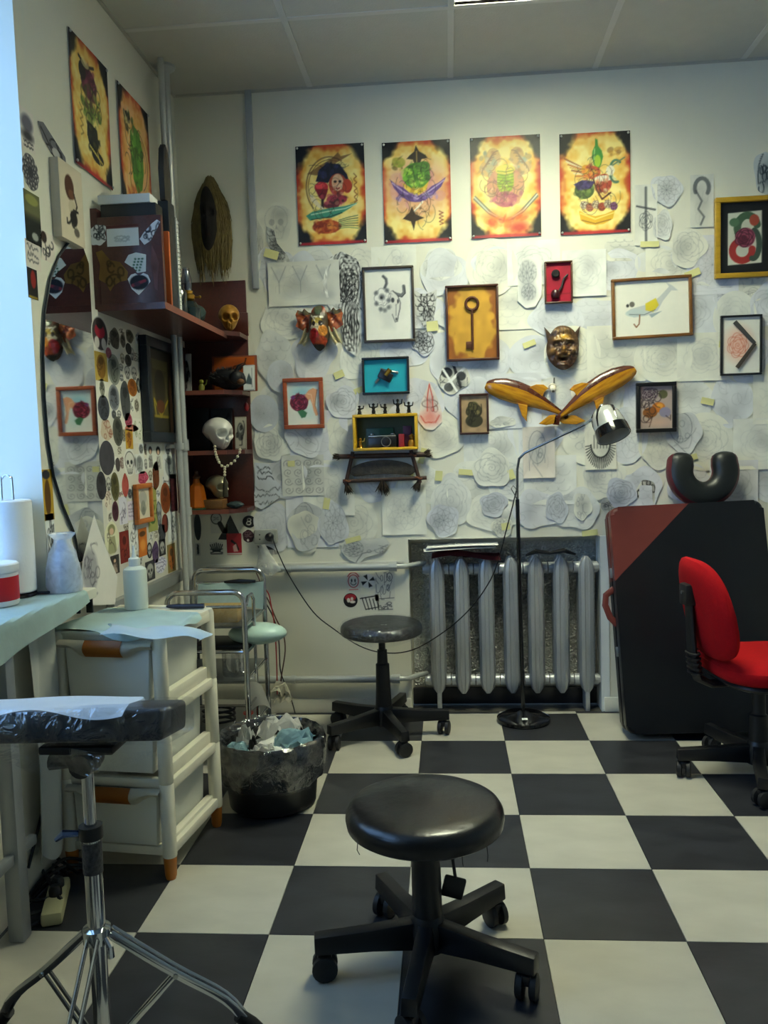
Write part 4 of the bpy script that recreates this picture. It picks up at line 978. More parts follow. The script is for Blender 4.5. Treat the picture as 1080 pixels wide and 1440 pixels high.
def tribal(c, R):
    K = C('17181a')
    for k in range(9): c.line(arc(.25, .3+.0*k, .12+.07*k, .06+.045*k, -.9, 1.3, 14), .0035, K, .9)
    scales(c, .6, .12, .35, .12, K, .004, .9, 4); mandala(c, .55, .32, .32, .16, K, .0038, .9, 9, 3)
    for k in range(7): c.line([(.5+.05*k, .6), (.35+.07*k, .95)], .0035, K, .85); c.line(arc(.9, .62, .1+.07*k, .08+.05*k, 2, 4.2, 12), .0035, K, .9)
    tangle(c, .6, .75, .35, .2, K, .004, .9, R, 10); c.speck(130, .35)
TR = [(.05, .28), (.2, .06), (.5, .0), (.85, .08), (1., .25), (.92, .5), (.98, .8), (.75, 1.), (.5, .92), (.42, .7), (.15, .5)]
sketch_sheet('B', (452, 354, 514, 502), 'scales', 34, .0, TR, 'tall black tribal pattern cut-out beside the bull skull drawing', extra=tribal, paper='d9d9d4', lift=.012)
def lace(c, R):
    K = C('1d1e20'); scales(c, .5, .5, .45, .45, K, .003, .85, 7); tangle(c, .5, .5, .45, .45, K, .003, .8, R, 12)
sketch_sheet('B', (583, 408, 615, 462), 'scales', 35, 0, [(.0, .0), (.3, .1), (.6, .1), (1., 0), (.95, .4), (.8, .9), (.4, 1.), (.05, .6)], 'small black lace pattern cut-out at the right of the bull skull drawing', extra=lace, paper='d0d0cc', lift=.011)
sketch_sheet('B', (576, 460, 614, 502), 'mandala', 36, .8, 'blob', 'black dotted ornament sketch under the lace pattern cut-out', ink='202226', wd=.003, lift=.010)
def arrow(c, R):
    K = C('1c1f24'); c.line([(.5, .05), (.75, .95)], .012, K, .85); c.line([(.9, .1), (.2, .75)], .012, 'eeeeea', 1); c.ell(.3, .3, .16, .16, K, .8); c.ell(.72, .42, .14, .14, K, .8); c.ell(.35, .75, .14, .14, K, .7); c.line([(.2, .2), (.6, .9)], .01, 'eeeeea', 1)
sketch_sheet('B', (614, 510, 662, 556), 'tangle', 37, .9, 'blob', 'black crossed bones sketch under the key frame', ink='2a2d33', extra=arrow, lift=.011)
def redlamp(c, R):
    K = C('c8443c'); c.ell(.5, .75, .36, .14, 'd8665a', .55, soft=10); c.line([(.5, .05), (.42, .3), (.4, .6)], .005, K, .8); c.line([(.5, .05), (.6, .3), (.62, .6)], .005, K, .8); c.line(arc(.5, .45, .3, .08, 0, 6.3, 14), .004, '4a3a3a', .6); c.line([(.15, .7), (.3, .84), (.7, .84), (.85, .7)], .005, K, .8); c.ell(.5, .5, .12, .2, 'd8665a', .4, soft=8); tangle(c, .5, .55, .3, .25, C('7a3a36'), .003, .5, R, 5)
sketch_sheet('B', (586, 537, 623, 605), 'tangle', 38, .1, [(.5, 0), (.7, .2), (.95, .6), (.95, .85), (.6, 1.), (.3, .98), (.05, .8), (.15, .45)], 'red pencil lantern sketch beside the yellow wall shelf', extra=redlamp, paper='e4dcd4', lift=.012)
def bean(c, R):
    K = C('74777c'); c.ell(.45, .3, .36, .24, 'aeb0b2', .7, soft=6); mandala(c, .45, .3, .34, .22, K, .003, .6, 9, 2); c.ell(.5, .68, .3, .2, 'a4a6aa', .7, soft=8); mandala(c, .5, .68, .26, .16, K, .003, .7, 8, 2)
sketch_sheet('B', (724, 362, 762, 434), 'rose', 39, .05, [(.3, .02), (.8, 0), (1., .12), (.98, .75), (.75, .97), (.4, 1.), (.08, .85), (.12, .3)], 'grey shaded sketch on a long rounded cut-out beside the red velvet box', extra=bean, paper='e9e8e0', lift=.013)
def feathered(c, R):
    K = C('26282a'); 
    for i in range(24):
        t = PI*1.02+PI*.96*i/23; c.line([(.5+.3*math.cos(t), .42-.3*math.sin(t)), (.5+.48*math.cos(t), .42-.56*math.sin(t))], .004, K, .9)
    c.line(arc(.5, .42, .3, .3, PI, 2*PI, 16), .006, K, .9)
    for i in range(5): c.line([(.3+.1*i, .2), (.3+.1*i, .5)], .004, K, .7)
sketch_sheet('B', (822, 600, 866, 660), 'tangle', 40, .1, 'rect', 'black feathered fan sketch behind the lamp head', extra=feathered, paper='d9d6c8', lift=.011)
sketch_sheet('B', (893, 672, 924, 716), 'tangle', 41, 1., 'blob', 'black scratchy lettering sketch above the folded massage table', ink='1c1d1f', wd=.004)
sketch_sheet('B', (842, 698, 868, 722), 'tangle', 42, .8, 'blob', 'small grey fuzzy sketch by the upper corner of the folded massage table', ink='3a3c40')
def lettering(c, R):
    K = C('2b2e34'); scribble(c, .2, .05, .85, .38, 3, K, .004, .9, R); scribble(c, .05, .5, .95, .95, 3, K, .003, .8, R)
sketch_sheet('B', (355, 650, 396, 716), 'script', 43, 0, [(.1, 0), (.6, .02), (.75, .35), (1., .5), (.95, .75), (.3, 1.), (.0, .9), (.12, .45)], 'white cut-out with dark blue lettering beside the lowest corner shelf', extra=lettering, paper='d2d6dc', lift=.011)
for r_, s_, lab in (((350, 555, 393, 608), 51, 'plain grey round paper disc beside the framed rose and leg'), ((376, 506, 414, 552), 52, 'small plain grey round paper disc above the framed rose and leg')):
    sketch_sheet('B', r_, 'mandala', s_, .06, 'oval', lab, paper='c9ccd2', lift=.012)
def waves(c, R):
    for k in range(4):
        for i in range(4): c.line(spiral(.15+.24*i, .2+.22*k, .11, .1, 1.6, 16, k), .0025, '4d5054', .65)
sketch_sheet('B', (397, 640, 456, 697), 'scales', 53, .15, 'rect', 'square grey wave pattern sketch with many small spirals', extra=waves, paper='cfcfc8', lift=.010)
def snakehand(c, R):
    c.ell(.3, .45, .24, .34, '9a9da0', .5, soft=8); mandala(c, .27, .42, .2, .3, C('5a5d62'), .0025, .7, 8, 3); c.line([(.3, .95), (.45, .6), (.7, .5), (.95, .3)], .004, '5a5d62', .8); c.ell(.68, .45, .12, .14, 'b9bbbc', .7, soft=6); tangle(c, .7, .5, .25, .3, C('5a5d62'), .0025, .7, R, 6)
sketch_sheet('B', (478, 755, 549, 793), 'tangle', 54, .1, [(.1, .1), (.3, .0), (.6, .12), (.9, .0), (1., .25), (.85, .6), (.5, .75), (.38, 1.), (.2, .85), (.02, .5)], 'white cut-out of a round face and a hand hanging above the heating pipe', extra=snakehand, paper='dcdcd4', lift=.014)
for r_, k_, s_, lab in (((405, 712, 455, 782), 'tangle', 61, 'grey shaded portrait sketch under the wave pattern sketch'), ((445, 700, 492, 770), 'mandala', 62, 'grey round mandala sketch under the hanging stick rack'), ((600, 705, 648, 758), 'mandala', 63, 'violet grey lace disc sketch above the radiator niche'), ((672, 690, 716, 728), 'rose', 64, 'violet grey rose sketch in a pointed cut-out beside the lamp pole'), ((690, 725, 722, 757), 'mandala', 65, 'small eye-like dot sketch beside the lamp pole above the niche'),
                        ((660, 630, 722, 688), 'rose', 66, 'large pencil rose cut-out below the small brown frame'), ((765, 690, 800, 738), 'rose', 67, 'pale blue rose cut-out above the radiator niche'), ((805, 690, 832, 734), 'tangle', 68, 'narrow grey figure sketch above the radiator niche'), ((848, 670, 898, 716), 'rose', 69, 'smooth bluish polygon cut-out above the folded massage table'), ((686, 585, 728, 602), 'tangle', 70, 'plain white half disc under the wooden shark'), ((400, 590, 458, 645), 'tangle', 71, 'pale curled scroll cut-out under the framed rose and leg'), ((356, 596, 402, 652), 'rose', 72, 'pale curly blossom cut-out beside the white skull'), ((458, 540, 508, 592), 'rose', 73, 'pale line drawing of a blossom beside the yellow wall shelf')):
    sketch_sheet('B', r_, k_, s_, .38, 'blob', lab, lift=.012, paper='d4d6dc' if 'violet' in lab or 'bluish' in lab or 'blue' in lab else None, curl=.006)
def blackcut(c, R): c.speck(90, .5); c.ell(.5, .5, .4, .4, '6a6c6e', .35, soft=10); scribble(c, .2, .1, .8, .9, 9, C('303236'), .003, .6, R)
sketch_sheet('B', (372, 318, 408, 372), 'scales', 74, .8, [(.1, .0), (.4, .1), (.5, .45), (.9, .8), (1., 1.), (.5, .95), (.15, .5)], 'dark speckled crescent pattern sketch beside the cable duct', ink='2a2d30', extra=blackcut, paper='d2d3cd')
def goblets(c, R):
    K = C('7c8086')
    for u in (.15, .45, .78): c.ell(u, .3, .08, .14, 'b5b8ba', .6, soft=5); c.line([(u-.1, .1), (u, .45), (u+.1, .1)], .003, K, .7); c.line([(u, .45), (u, .7)], .003, K, .7)
    c.ell(.3, .75, .12, .1, 'b9bcbe', .5, soft=6); c.ell(.8, .78, .1, .08, 'b0b4b6', .6, soft=6)
sketch_sheet('B', (378, 368, 478, 430), 'tangle', 80, .12, 'rect', 'wide paper sheet with faint goblet drawings above the colourful mask', extra=goblets, paper='dcdbd2', lift=.010, curl=.008)
def portrait(c, R):
    K = C('6a6e74'); c.ell(.45, .4, .26, .3, 'a9abad', .6, soft=8); c.line(arc(.45, .4, .26, .32, 0, 6.3, 20), .003, K, .7); c.line([(.3, .7), (.6, .98)], .003, K, .6); tangle(c, .5, .5, .3, .35, K, .003, .5, R, 6)
for r_, s_, lab in (((404, 700, 458, 778), 81, 'tall grey veiled head sketch above the heating pipe'), ((735, 600, 780, 672), 82, 'rosy smudged portrait sheet behind the lamp arm'), ((930, 575, 990, 640), 83, 'pale grey profile sketch beside the orange flower print')):
    sketch_sheet('B', r_, 'tangle', s_, .15, 'rect' if s_ == 82 else 'blob', lab, extra=portrait, paper='d9d0c6' if s_ == 82 else 'd2d3d2', lift=.011, curl=.008)
# strips of yellowed tape
M_TAPE = mat('yellow_tape', 'd9d596', .6, var=.08)
for k, (x, y, w, h) in enumerate(((372, 352, 20, 12), (470, 522, 14, 10), (498, 545, 14, 8), (660, 425, 14, 8), (600, 452, 16, 14), (645, 660, 20, 8), (715, 660, 8, 14), (900, 340, 26, 8), (962, 380, 22, 10), (880, 400, 10, 16), (640, 480, 16, 8), (905, 590, 16, 10), (612, 662, 10, 14), (818, 745, 22, 8), (405, 648, 10, 8), (486, 755, 22, 7), (705, 735, 12, 10), (455, 700, 9, 16), (590, 630, 8, 22), (735, 480, 18, 8), (960, 640, 20, 8), (985, 560, 18, 9), (1010, 480, 12, 9), (560, 660, 22, 8))):
    wr = (x, y, x+w, y+h); p, rz, w, h = place('B', wr, .0088)
    solo('tape_strip', G().box(-w/2, w/2, -.0004, .0004, -h/2, h/2), M_TAPE, 'strip of yellowed tape '+where(wr), 'tape', p, rot=(0, R4.uniform(-.4, .4), 0), group='yellow tape strips on the sketches', smooth=0)
# stickers low on the back wall
def sticker(wall, rect, outline, col, fn, label, group=None, lift=.0012, step=.0022, cat='sticker', name='sticker'):
    p, rz, w, h = place(wall, rect, lift)
    c = Cv(w, h, col, min(step, w/9, h/9), outline)
    if fn: fn(c, random.Random(int(rect[0]*7+rect[1])))
    o = link(name, c.mesh(name, GLOSSPRINT), None, None, p, (0, 0, rz))
    return tag(o, label, cat, group)
def s_umb(c, R):
    for k in range(8):
        a0 = k*PI/4; c.poly([(.5+.06*math.cos(a0+.39), .5-.06*math.sin(a0+.39)), (.5+.47*math.cos(a0+.08), .5-.47*math.sin(a0+.08)), (.5+.47*math.cos(a0+.70), .5-.47*math.sin(a0+.70))], '141416' if k % 2 == 0 else 'e4e2dc')
def s_face(c, R):
    K = C('b03038'); c.line(arc(.5, .45, .36, .33, 0, 6.3, 20), .004, K, .9); c.line(arc(.5, .42, .44, .42, .5, 2.6, 10), .005, K, .8); c.ell(.38, .42, .05, .09, '2a2a2c'); c.ell(.62, .42, .05, .09, '2a2a2c'); c.line(arc(.5, .5, .2, .15, 3.4, 6.0, 8), .003, '2a2a2c'); c.line([(.2, .9), (.8, .88)], .004, K, .7)
def s_redcirc(c, R):
    c.ell(.5, .5, .5, .5, '1c1a1a'); c.ell(.5, .3, .4, .25, 'b02630'); c.ell(.36, .5, .12, .16, 'e0d8cc'); c.ell(.64, .62, .2, .1, 'e0d8cc'); c.ell(.6, .4, .1, .12, 'd9cfc2')
def s_bars(c, R):
    for i in range(5): c.line([(.12+.19*i, .2+.03*i), (.3+.17*i, .95)], .004, '1f1f20')
    c.line([(.02, .25), (.8, .1)], .005, '1f1f20'); c.line([(.3, .95), (.98, .8)], .004, '1f1f20')
def s_figs(c, R):
    K = C('55565a'); tangle(c, .35, .5, .28, .45, K, .0022, .9, R, 9); c.line(arc(.75, .2, .14, .14, 0, 6.3, 12), .003, K); tangle(c, .75, .5, .18, .4, K, .0022, .9, R, 6); c.line([(.05, .93), (.95, .9)], .003, K)
sticker('B', (487, 805, 507, 832), None, 'dedbd0', s_face, 'small sticker with a red ringed smiling face below the heating pipe')
sticker('B', (507, 807, 528, 827), o_ell(32), 'e4e2dc', s_umb, 'round black and white sticker of eight wedges below the heating pipe')
sticker('B', (527, 803, 555, 845), None, 'dad7cc', s_figs, 'sticker with two fine line cartoon figures below the heating pipe')
sticker('B', (483, 834, 503, 854), o_ell(32), '1c1a1a', s_redcirc, 'round black and red sticker above the wrapped stool')
sticker('B', (506, 836, 533, 858), None, 'dedbd0', s_bars, 'sticker of slanting black bars above the wrapped stool')
sticker('B', (532, 846, 553, 858), None, 'd9d6cc', s_figs, 'small half hidden doodle sticker just above the wrapped stool')
def s_ell(c, R): c.ell(.5, .5, .35, .45, '2e3236', .8, soft=4)
def s_mag(c, R): c.C[:] = C('d5d2c8'); c.line(arc(.35, .3, .3, .26, 0, 6.3, 20), .004, '1d1f22'); c.ell(.35, .3, .26, .22, 'b9bdbc'); c.line([(.55, .55), (.8, .95)], .022, '1d1f22'); scribble(c, .18, .2, .5, .4, 2, C('55585c'), .002, .8, R)
def s_crown(c, R):
    for i in range(7): c.line([(.5+.08*(i-3), .75), (.5+.15*(i-3), .1+.04*abs(i-3))], .005, '1a2226')
    c.line([(.05, .55), (.95, .85)], .004, '1a2226'); c.line([(.95, .55), (.05, .85)], .004, '1a2226'); c.line([(.1, .93), (.9, .93)], .004, '1a2226')
def s_redsq(c, R): c.line([(.35, .35), (.6, .5), (.75, .75)], .010, '1c1416'); c.poly([(.4, .6), (.62, .48), (.75, .85), (.45, .86)], 'd9b5ae', .9); c.line([(.0, .95), (1, .95)], .006, 'd9d2cc')
def s_tri(c, R): c.speck(60, .3); c.line([(.5, .1), (.42, .9)], .003, '4a5a60', .7); c.line([(.2, .75), (.8, .8)], .003, '4a5a60', .7)
def s_eight(c, R): c.line(arc(.5, .36, .13, .13, 0, 6.3, 12), .004, 'd9d4ca'); c.line(arc(.46, .62, .16, .14, 0, 6.3, 12), .004, 'd9d4ca')
def s_dkred(c, R): scribble(c, .2, .15, .8, .6, 3, C('b99aa0'), .002, .7, R); c.ell(.45, .78, .1, .09, 'e4dcd4')
def s_cow(c, R): c.poly([(.0, .1), (.1, .15), (.9, .05), (1., .2), (.95, .5), (.3, .5), (.1, .4)], '17181a'); [c.line([(x, .45), (x+.01, .95)], .003, '17181a') for x in (.26, .33, .85, .94)]
def s_oct(c, R): c.ell(.5, .5, .2, .45, '4a4c50', .9); scribble(c, .3, .1, .7, .9, 6, C('17181a'), .002, .8, R)
sticker('B', (273, 722, 283, 760), o_ell(24), '3a3e42', s_ell, 'narrow dark oval sticker in the corner under the shelves')
sticker('B', (275, 764, 282, 781), None, 'c9c6bc', s_oct, 'tiny dark scribble sticker in the corner under the shelves')
sticker('B', (296, 720, 320, 750), None, 'd5d2c8', s_mag, 'black magnifying glass sticker under the lowest corner shelf')
sticker('B', (306, 724, 337, 759), [(.6, 0), (1., .8), (.55, .82), (.4, 1.), (.0, .98), (.35, .45)], '23282b', s_tri, 'black triangle sticker under the lowest corner shelf')
sticker('B', (295, 762, 314, 780), None, 'cfccc2', s_crown, 'black crown of blades sticker above the chrome trolley')
sticker('B', (319, 750, 340, 780), None, 'a8222e', s_redsq, 'red square sticker above the chrome trolley', lift=.002)
sticker('B', (341, 725, 360, 742), o_ell(30), '17181a', s_eight, 'round black sticker with a pale figure eight above the socket')
sticker('B', (341, 744, 358, 764), o_ell(24, 1, .15, 5), '3a1a22', s_dkred, 'dark red badge sticker beside the socket', lift=.0016)
sticker('B', (362, 766, 391, 780), None, 'd0cdc2', s_cow, 'small black cow sticker under the socket')
# double wall socket with its plug
sp, _, sw, sh = place('B', (359, 744, 391, 764), 0)
so = thing('wall_socket', 'grey double wall socket with one black plug near the corner shelf', 'socket', sp)
M_SOCK = mat('socket_plastic', '9d9e96', .4, var=.04)
part('plate', G().box(-sw/2, sw/2, -.03, 0, -sh/2, sh/2, .006), M_SOCK, so)
for q in (-1, 1): part('socket_hole', G().cyl((-sw*.24, -.0305, q*.010), (-sw*.24, -.028, q*.010), .0032, n=10), M_BLK, so)
pl = tag(part('power_plug', G().lathe([(0, .03), (.008, .03), (.018, .018), (.019, 0), (0, 0)], 16, M=Matrix.Translation((sw*.2, -.03, 0)) @ Matrix.Rotation(PI/2, 4, 'X')), M_BLK, None, loc=sp), 'round black power plug in the grey wall socket', 'plug')

# ---------------------------------------------------------------- yellow wall shelf with figures
yp, _, yw, yh = place('B', (499, 583, 588, 633), .009)
ys_ = thing('wall_shelf', 'small yellow open box shelf on the papered wall', 'shelf', yp)
M_YEL = mat('yellow_paint', 'd0a420', .45, var=.12, scale=14)
YD = .075
for nm, bx in (('shelf_board', (-yw/2, yw/2, yh/2-.012, yh/2)), ('shelf_board', (-yw/2, yw/2, -yh/2, -yh/2+.012)), ('side_board', (-yw/2, -yw/2+.012, -yh/2+.012, yh/2-.012)), ('side_board', (yw/2-.012, yw/2, -yh/2+.012, yh/2-.012))):
    part(nm, G().box(bx[0], bx[1], -YD, 0, bx[2], bx[3], .002), M_YEL, ys_)
part('back_board', G().box(-yw/2+.01, yw/2-.01, -.006, -.001, -yh/2+.01, yh/2-.01), mat('shelf_back_green', '3c4a34', .6, var=.1), ys_)
fz = yp.z-yh/2+.012; tz = yp.z+yh/2
def fig(u, hgt, arms, label, m, z=tz, Y=YB-.04):
    X = yp.x+(u-.5)*yw
    t = thing('figurine', label, 'figurine', (X, Y, z), group='small metal figurines')
    part('base', G().lathe([(0, .004), (.011, .004), (.013, 0), (0, 0)], 12), m, t)
    part('body', G().lathe([(.006, .003), (.009, hgt*.2), (.006, hgt*.45), (.009, hgt*.62), (.004, hgt*.74), (0, hgt*.75)], 10), m, t)
    part('head', G().ell((0, 0, hgt*.86), .0065, .0065, hgt*.12, 10, 8), m, t)
    for s_ in arms:
        part('arm', G().tube([(s_*.006, 0, hgt*.62), (s_*.016, -.002, hgt*.66), (s_*.019, -.002, hgt*.95)], [.0035, .003, .0022], 6), m, t)
    return t
M_FIG = mat('dark_pewter', '2b2a26', .42, .7, var=.25)
fig(.10, .042, (1,), 'stout dark metal figurine at the end of the yellow shelf top', M_FIG)
fig(.32, .05, (-1, 1), 'dark metal figurine with both arms raised on the yellow shelf top', M_FIG)
fig(.50, .047, (-1,), 'dark metal figurine with one raised arm on the yellow shelf top', M_FIG)
fig(.70, .066, (-1, 1), 'tallest dark metal figurine with raised arms on the yellow shelf top', M_FIG)
fig(.87, .052, (1, -1), 'dark metal figurine with spread arms at the corner of the yellow shelf top', M_FIG)
fig(.10, .045, (1,), 'small brass figurine standing inside the yellow shelf', M_BRASS, fz)
ct = thing('film_camera', 'old black and silver film camera inside the yellow shelf', 'camera', (yp.x-.015, YB-.045, fz))
part('body', G().box(-.062, .062, -.014, .014, 0, .045, .004), M_BLK, ct); part('top_plate', G().box(-.06, .06, -.012, .012, .045, .052, .003), M_STEEL, ct)
part('lens', G().cyl((.018, -.012, .024), (.018, -.034, .024), .02, n=20).cyl((.018, -.034, .024), (.018, -.036, .024), .017, .012, 20), M_DKMET, ct); part('lens_ring', G().tube([(.018+.02*math.cos(a), -.034, .024+.02*math.sin(a)) for a in np.linspace(0, 2*PI, 20, endpoint=False)], .002, 6, closed=True), M_STEEL, ct)
part('dial', G().cyl((-.045, 0, .055), (-.045, 0, .061), .008, n=12), M_STEEL, ct); part('dial', G().cyl((.045, 0, .055), (.045, 0, .06), .009, n=12), M_STEEL, ct)
solo('green_tin', G().box(-.075, .045, -.008, .008, 0, .085, .003), mat('bottle_green', '1f4a38', .4, var=.15), 'flat dark green tin leaning behind the film camera', 'tin', (yp.x-.012, YB-.018, fz))
solo('red_box', G().box(-.012, .012, -.02, .02, 0, .055, .002), mat('matchbox_red', '8a1a24', .5, var=.1), 'upright red matchbox beside the film camera', 'box', (yp.x+.068, YB-.04, fz))
solo('purple_card', G().box(-.018, .018, -.002, .002, 0, .09, .001), mat('card_purple', '5a2c4a', .5, var=.15), 'tall purple card standing at the back of the yellow shelf', 'card', (yp.x+.092, YB-.02, fz))
M_GOLD = mat('gold_paint', 'b5832a', .35, .6, var=.15)
gb = thing('gold_figurine', 'round golden figurine sitting inside the yellow shelf', 'figurine', (yp.x+.112, YB-.045, fz))
part('body', G().lathe([(0, 0), (.016, .001), (.018, .012), (.014, .026), (.008, .032), (0, .033)], 14), M_GOLD, gb); part('head', G().ell((0, 0, .04), .011, .011, .011, 12, 8), M_GOLD, gb); part('hat', G().lathe([(.015, .046), (.008, .05), (0, .058)], 12), M_GOLD, gb)

# ---------------------------------------------------------------- stick rack with fur tufts and a carved fringe
rk_p, _, rw, rh = place('B', (474, 634, 604, 696), .009)
rk = thing('stick_rack', 'wall ornament of lashed dark sticks with fur tufts and a carved fringed board', 'ornament', rk_p)
M_STICK = mat('dark_stick', '3e271b', .55, var=.3, scale=20, stretch=(6, 6, 1)); M_FUR = mat('brown_fur', '2f2418', .9, var=.3, scale=60)
part('top_stick', G().cyl((-rw*.46, -.018, rh*.40), (rw*.45, -.018, rh*.39), .0105, n=10), M_STICK, rk)
part('bottom_stick', G().cyl((-rw*.43, -.018, -rh*.16), (rw*.47, -.018, -rh*.13), .0085, n=10), M_STICK, rk)
for q in (-1, 1): part('side_stick', G().cyl((q*rw*.31, -.028, rh*.5), (q*rw*.40, -.028, -rh*.24), .0085, n=10), M_STICK, rk)
for i, (q, zz) in enumerate(((-.33, .39), (.33, .39), (-.385, -.15), (.385, -.13))): part('lashing', G().tube([(q*rw+.014*math.cos(a), -.023+.016*math.sin(a), zz*rh+.004*math.sin(2*a)) for a in np.linspace(0, 2*PI, 14, endpoint=False)], .004, 6, closed=True), mat('cord_red', '6b3a22', .7), rk)
cp = [(rw*.36*math.cos(a), rh*.02+rh*.28*math.sin(a)) for a in np.linspace(PI, 0, 18)]; cp = [(x, z) for x, z in cp]+[(rw*.30, -rh*.06), (rw*.15, -rh*.03), (0, -rh*.02), (-rw*.15, -rh*.03), (-rw*.30, -rh*.06)]
part('carved_board', G().prism(cp, -.03, -.016, r=.004), mat('grey_carved_wood', '40382c', .6, var=.45, scale=45, bump=1., bscale=80), rk)
def tuft(p0, d, L, n, seed, sp=.35):
    R = random.Random(seed); g = G()
    for i in range(n):
        v = (Vector(d)+Vector((R.uniform(-sp, sp), R.uniform(-sp, sp)*.6, R.uniform(-sp, sp)))).normalized()*L*R.uniform(.6, 1)
        p0v = Vector(p0)+Vector((R.uniform(-.005, .005), R.uniform(-.004, .004), R.uniform(-.005, .005)))
        e = p0v+v
        if rk_p.y+e.y > YB-.002: e.y = YB-.002-rk_p.y
        g.tube([p0v, p0v+v*.5, e], [.0035, .003, .0006], 4)
    return g
for i, (p0, d, L) in enumerate((((-rw*.45, -.018, rh*.40), (-1, 0, .0), .035), ((rw*.44, -.018, rh*.39), (1, 0, .1), .04), ((-rw*.39, -.026, -rh*.22), (.2, 0, -1), .05), ((rw*.39, -.026, -rh*.2), (-.5, 0, -1), .05), ((0, -.02, -rh*.15), (.0, 0, -1), .075))):
    tag(part('fur_tuft', tuft(p0, d, L, 46, i, .45), M_FUR, rk), kind='stuff')
g = G(); R = random.Random(2)
for i in range(34):
    x = -rw*.28+rw*.56*i/33; g.cyl((x, -.022, -rh*.04), (x+R.uniform(-.003, .003), -.02, -rh*.15), .0022, .0012, 4)
tag(part('bead_fringe', g, mat('pale_beads', 'a9a49a', .5, var=.2), rk), kind='stuff')
# ================================================================== LEFT WALL: MIRROR, STICKERS, SHELVES
# ---------------------------------------------------------------- mirror
m = bpy.data.materials.new('mirror_silver'); m.use_nodes = True
b = m.node_tree.nodes['Principled BSDF']; tc = nd(m.node_tree, 'ShaderNodeTexCoord')
n1 = nd(m.node_tree, 'ShaderNodeTexNoise', {'Vector': tc.outputs['Object'], 'Scale': 6.0})
r1 = nd(m.node_tree, 'ShaderNodeMapRange', {'Value': n1.outputs[0], 'To Min': .01, 'To Max': .05})
m.node_tree.links.new(r1.outputs[0], b.inputs['Roughness']); b.inputs['Metallic'].default_value = 1; b.inputs['Base Color'].default_value = (.80, .82, .80, 1)
M_MIRROR = m
mir = thing('wall_mirror', 'tall frameless mirror with a bowed dark edge on the left wall', 'mirror', (XL+.002, 2.46, 0), PI/2)
ml = [(112, 338), (95, 342), (82, 360), (70, 392), (62, 440), (60, 500), (62, 560), (67, 620), (75, 670), (88, 712), (104, 750), (112, 790)]
mp_ = []
for px, py in ml:
    q = atX(px, py, XL+.006); mp_.append((q.y-2.46, q.z))
yr = 2.615-2.46
mp_ = [(yr-.05, mp_[0][1]+.0)]+mp_+[(yr, mp_[-1][1])]+[(yr, mp_[0][1]-.06)]
part('mirror_glass', G().prism(mp_, -.007, 0), M_MIRROR, mir, 0)
edge = [(x, -.005, z) for x, z in mp_[1:-2]]
part('mirror_edge', G().tube(edge, .004, 8), mat('mirror_edge_dark', '23262a', .35, .4), mir)
# ---------------------------------------------------------------- sticker board
by0, by1 = 2.617, 3.375; bz0, bz1 = .70, 1.66
brd = thing('sticker_board', 'white board crowded with stickers under the wall shelf', 'board', (XL+.0005, 0, 0))
part('panel', G().box(0, .008, by0, by1, bz0, bz1, .001), mat('board_white', 'dddace', .5, var=.03), brd)
part('bottom_profile', G().box(0, .03, by0, by1, bz0-.045, bz0, .004), mat('aluminium_profile', 'a4a7a6', .35, .6, var=.06), brd)
BX = XL+.0085
def board_rect(r):
    p, w, h = on_left(*r, X=BX); return p, w, h
def lsticker(rect, outline, col, fn, label, X=BX, lift=.0006, group=None, name='sticker', cat='sticker'):
    p, w, h = on_left(*rect, X=X); p.x += lift
    c = Cv(w, h, clean(col), min(.0032, w/12, h/12), outline)
    if fn: fn(c, random.Random(int(rect[0]*13+rect[1]*7)))
    o = link(name, c.mesh(name, PRINT), None, None, p, (0, 0, PI/2))
    return tag(o, label, cat, group)
def f_tangle(ink, n=8, wd=.003, a=.8):
    def f(c, R): tangle(c, .5, .5, .42, .44, C(ink), wd, a, R, n)
    return f
def f_skull(ink, fill):
    def f(c, R): skull(c, .5, .5, .36, .4, C(ink), .95, .003, C(fill))
    return f
def f_rose(ink, fill):
    def f(c, R): c.ell(.5, .5, .4, .4, fill, .9); rose(c, .5, .5, .4, .4, C(ink), .003, .85, R)
    return f
def f_script(ink, rows=4):
    def f(c, R): scribble(c, .1, .1, .9, .9, rows, C(ink), .003, .85, R)
    return f
def f_girl(hair, dress):
    def f(c, R): c.ell(.5, .25, .24, .16, hair); c.ell(.5, .3, .14, .1, 'd9b59a'); c.poly([(.3, .45), (.7, .45), (.8, .95), (.2, .95)], dress); tangle(c, .5, .6, .3, .3, C('3a2a2a'), .003, .6, R, 4)
    return f
def f_fig(ink, mid):
    def f(c, R): c.ell(.5, .5, .36, .42, mid, .9); c.ell(.5, .3, .2, .14, ink, .7); tangle(c, .5, .55, .35, .35, C(ink), .003, .8, R, 6)
    return f
OV = o_ell(30)
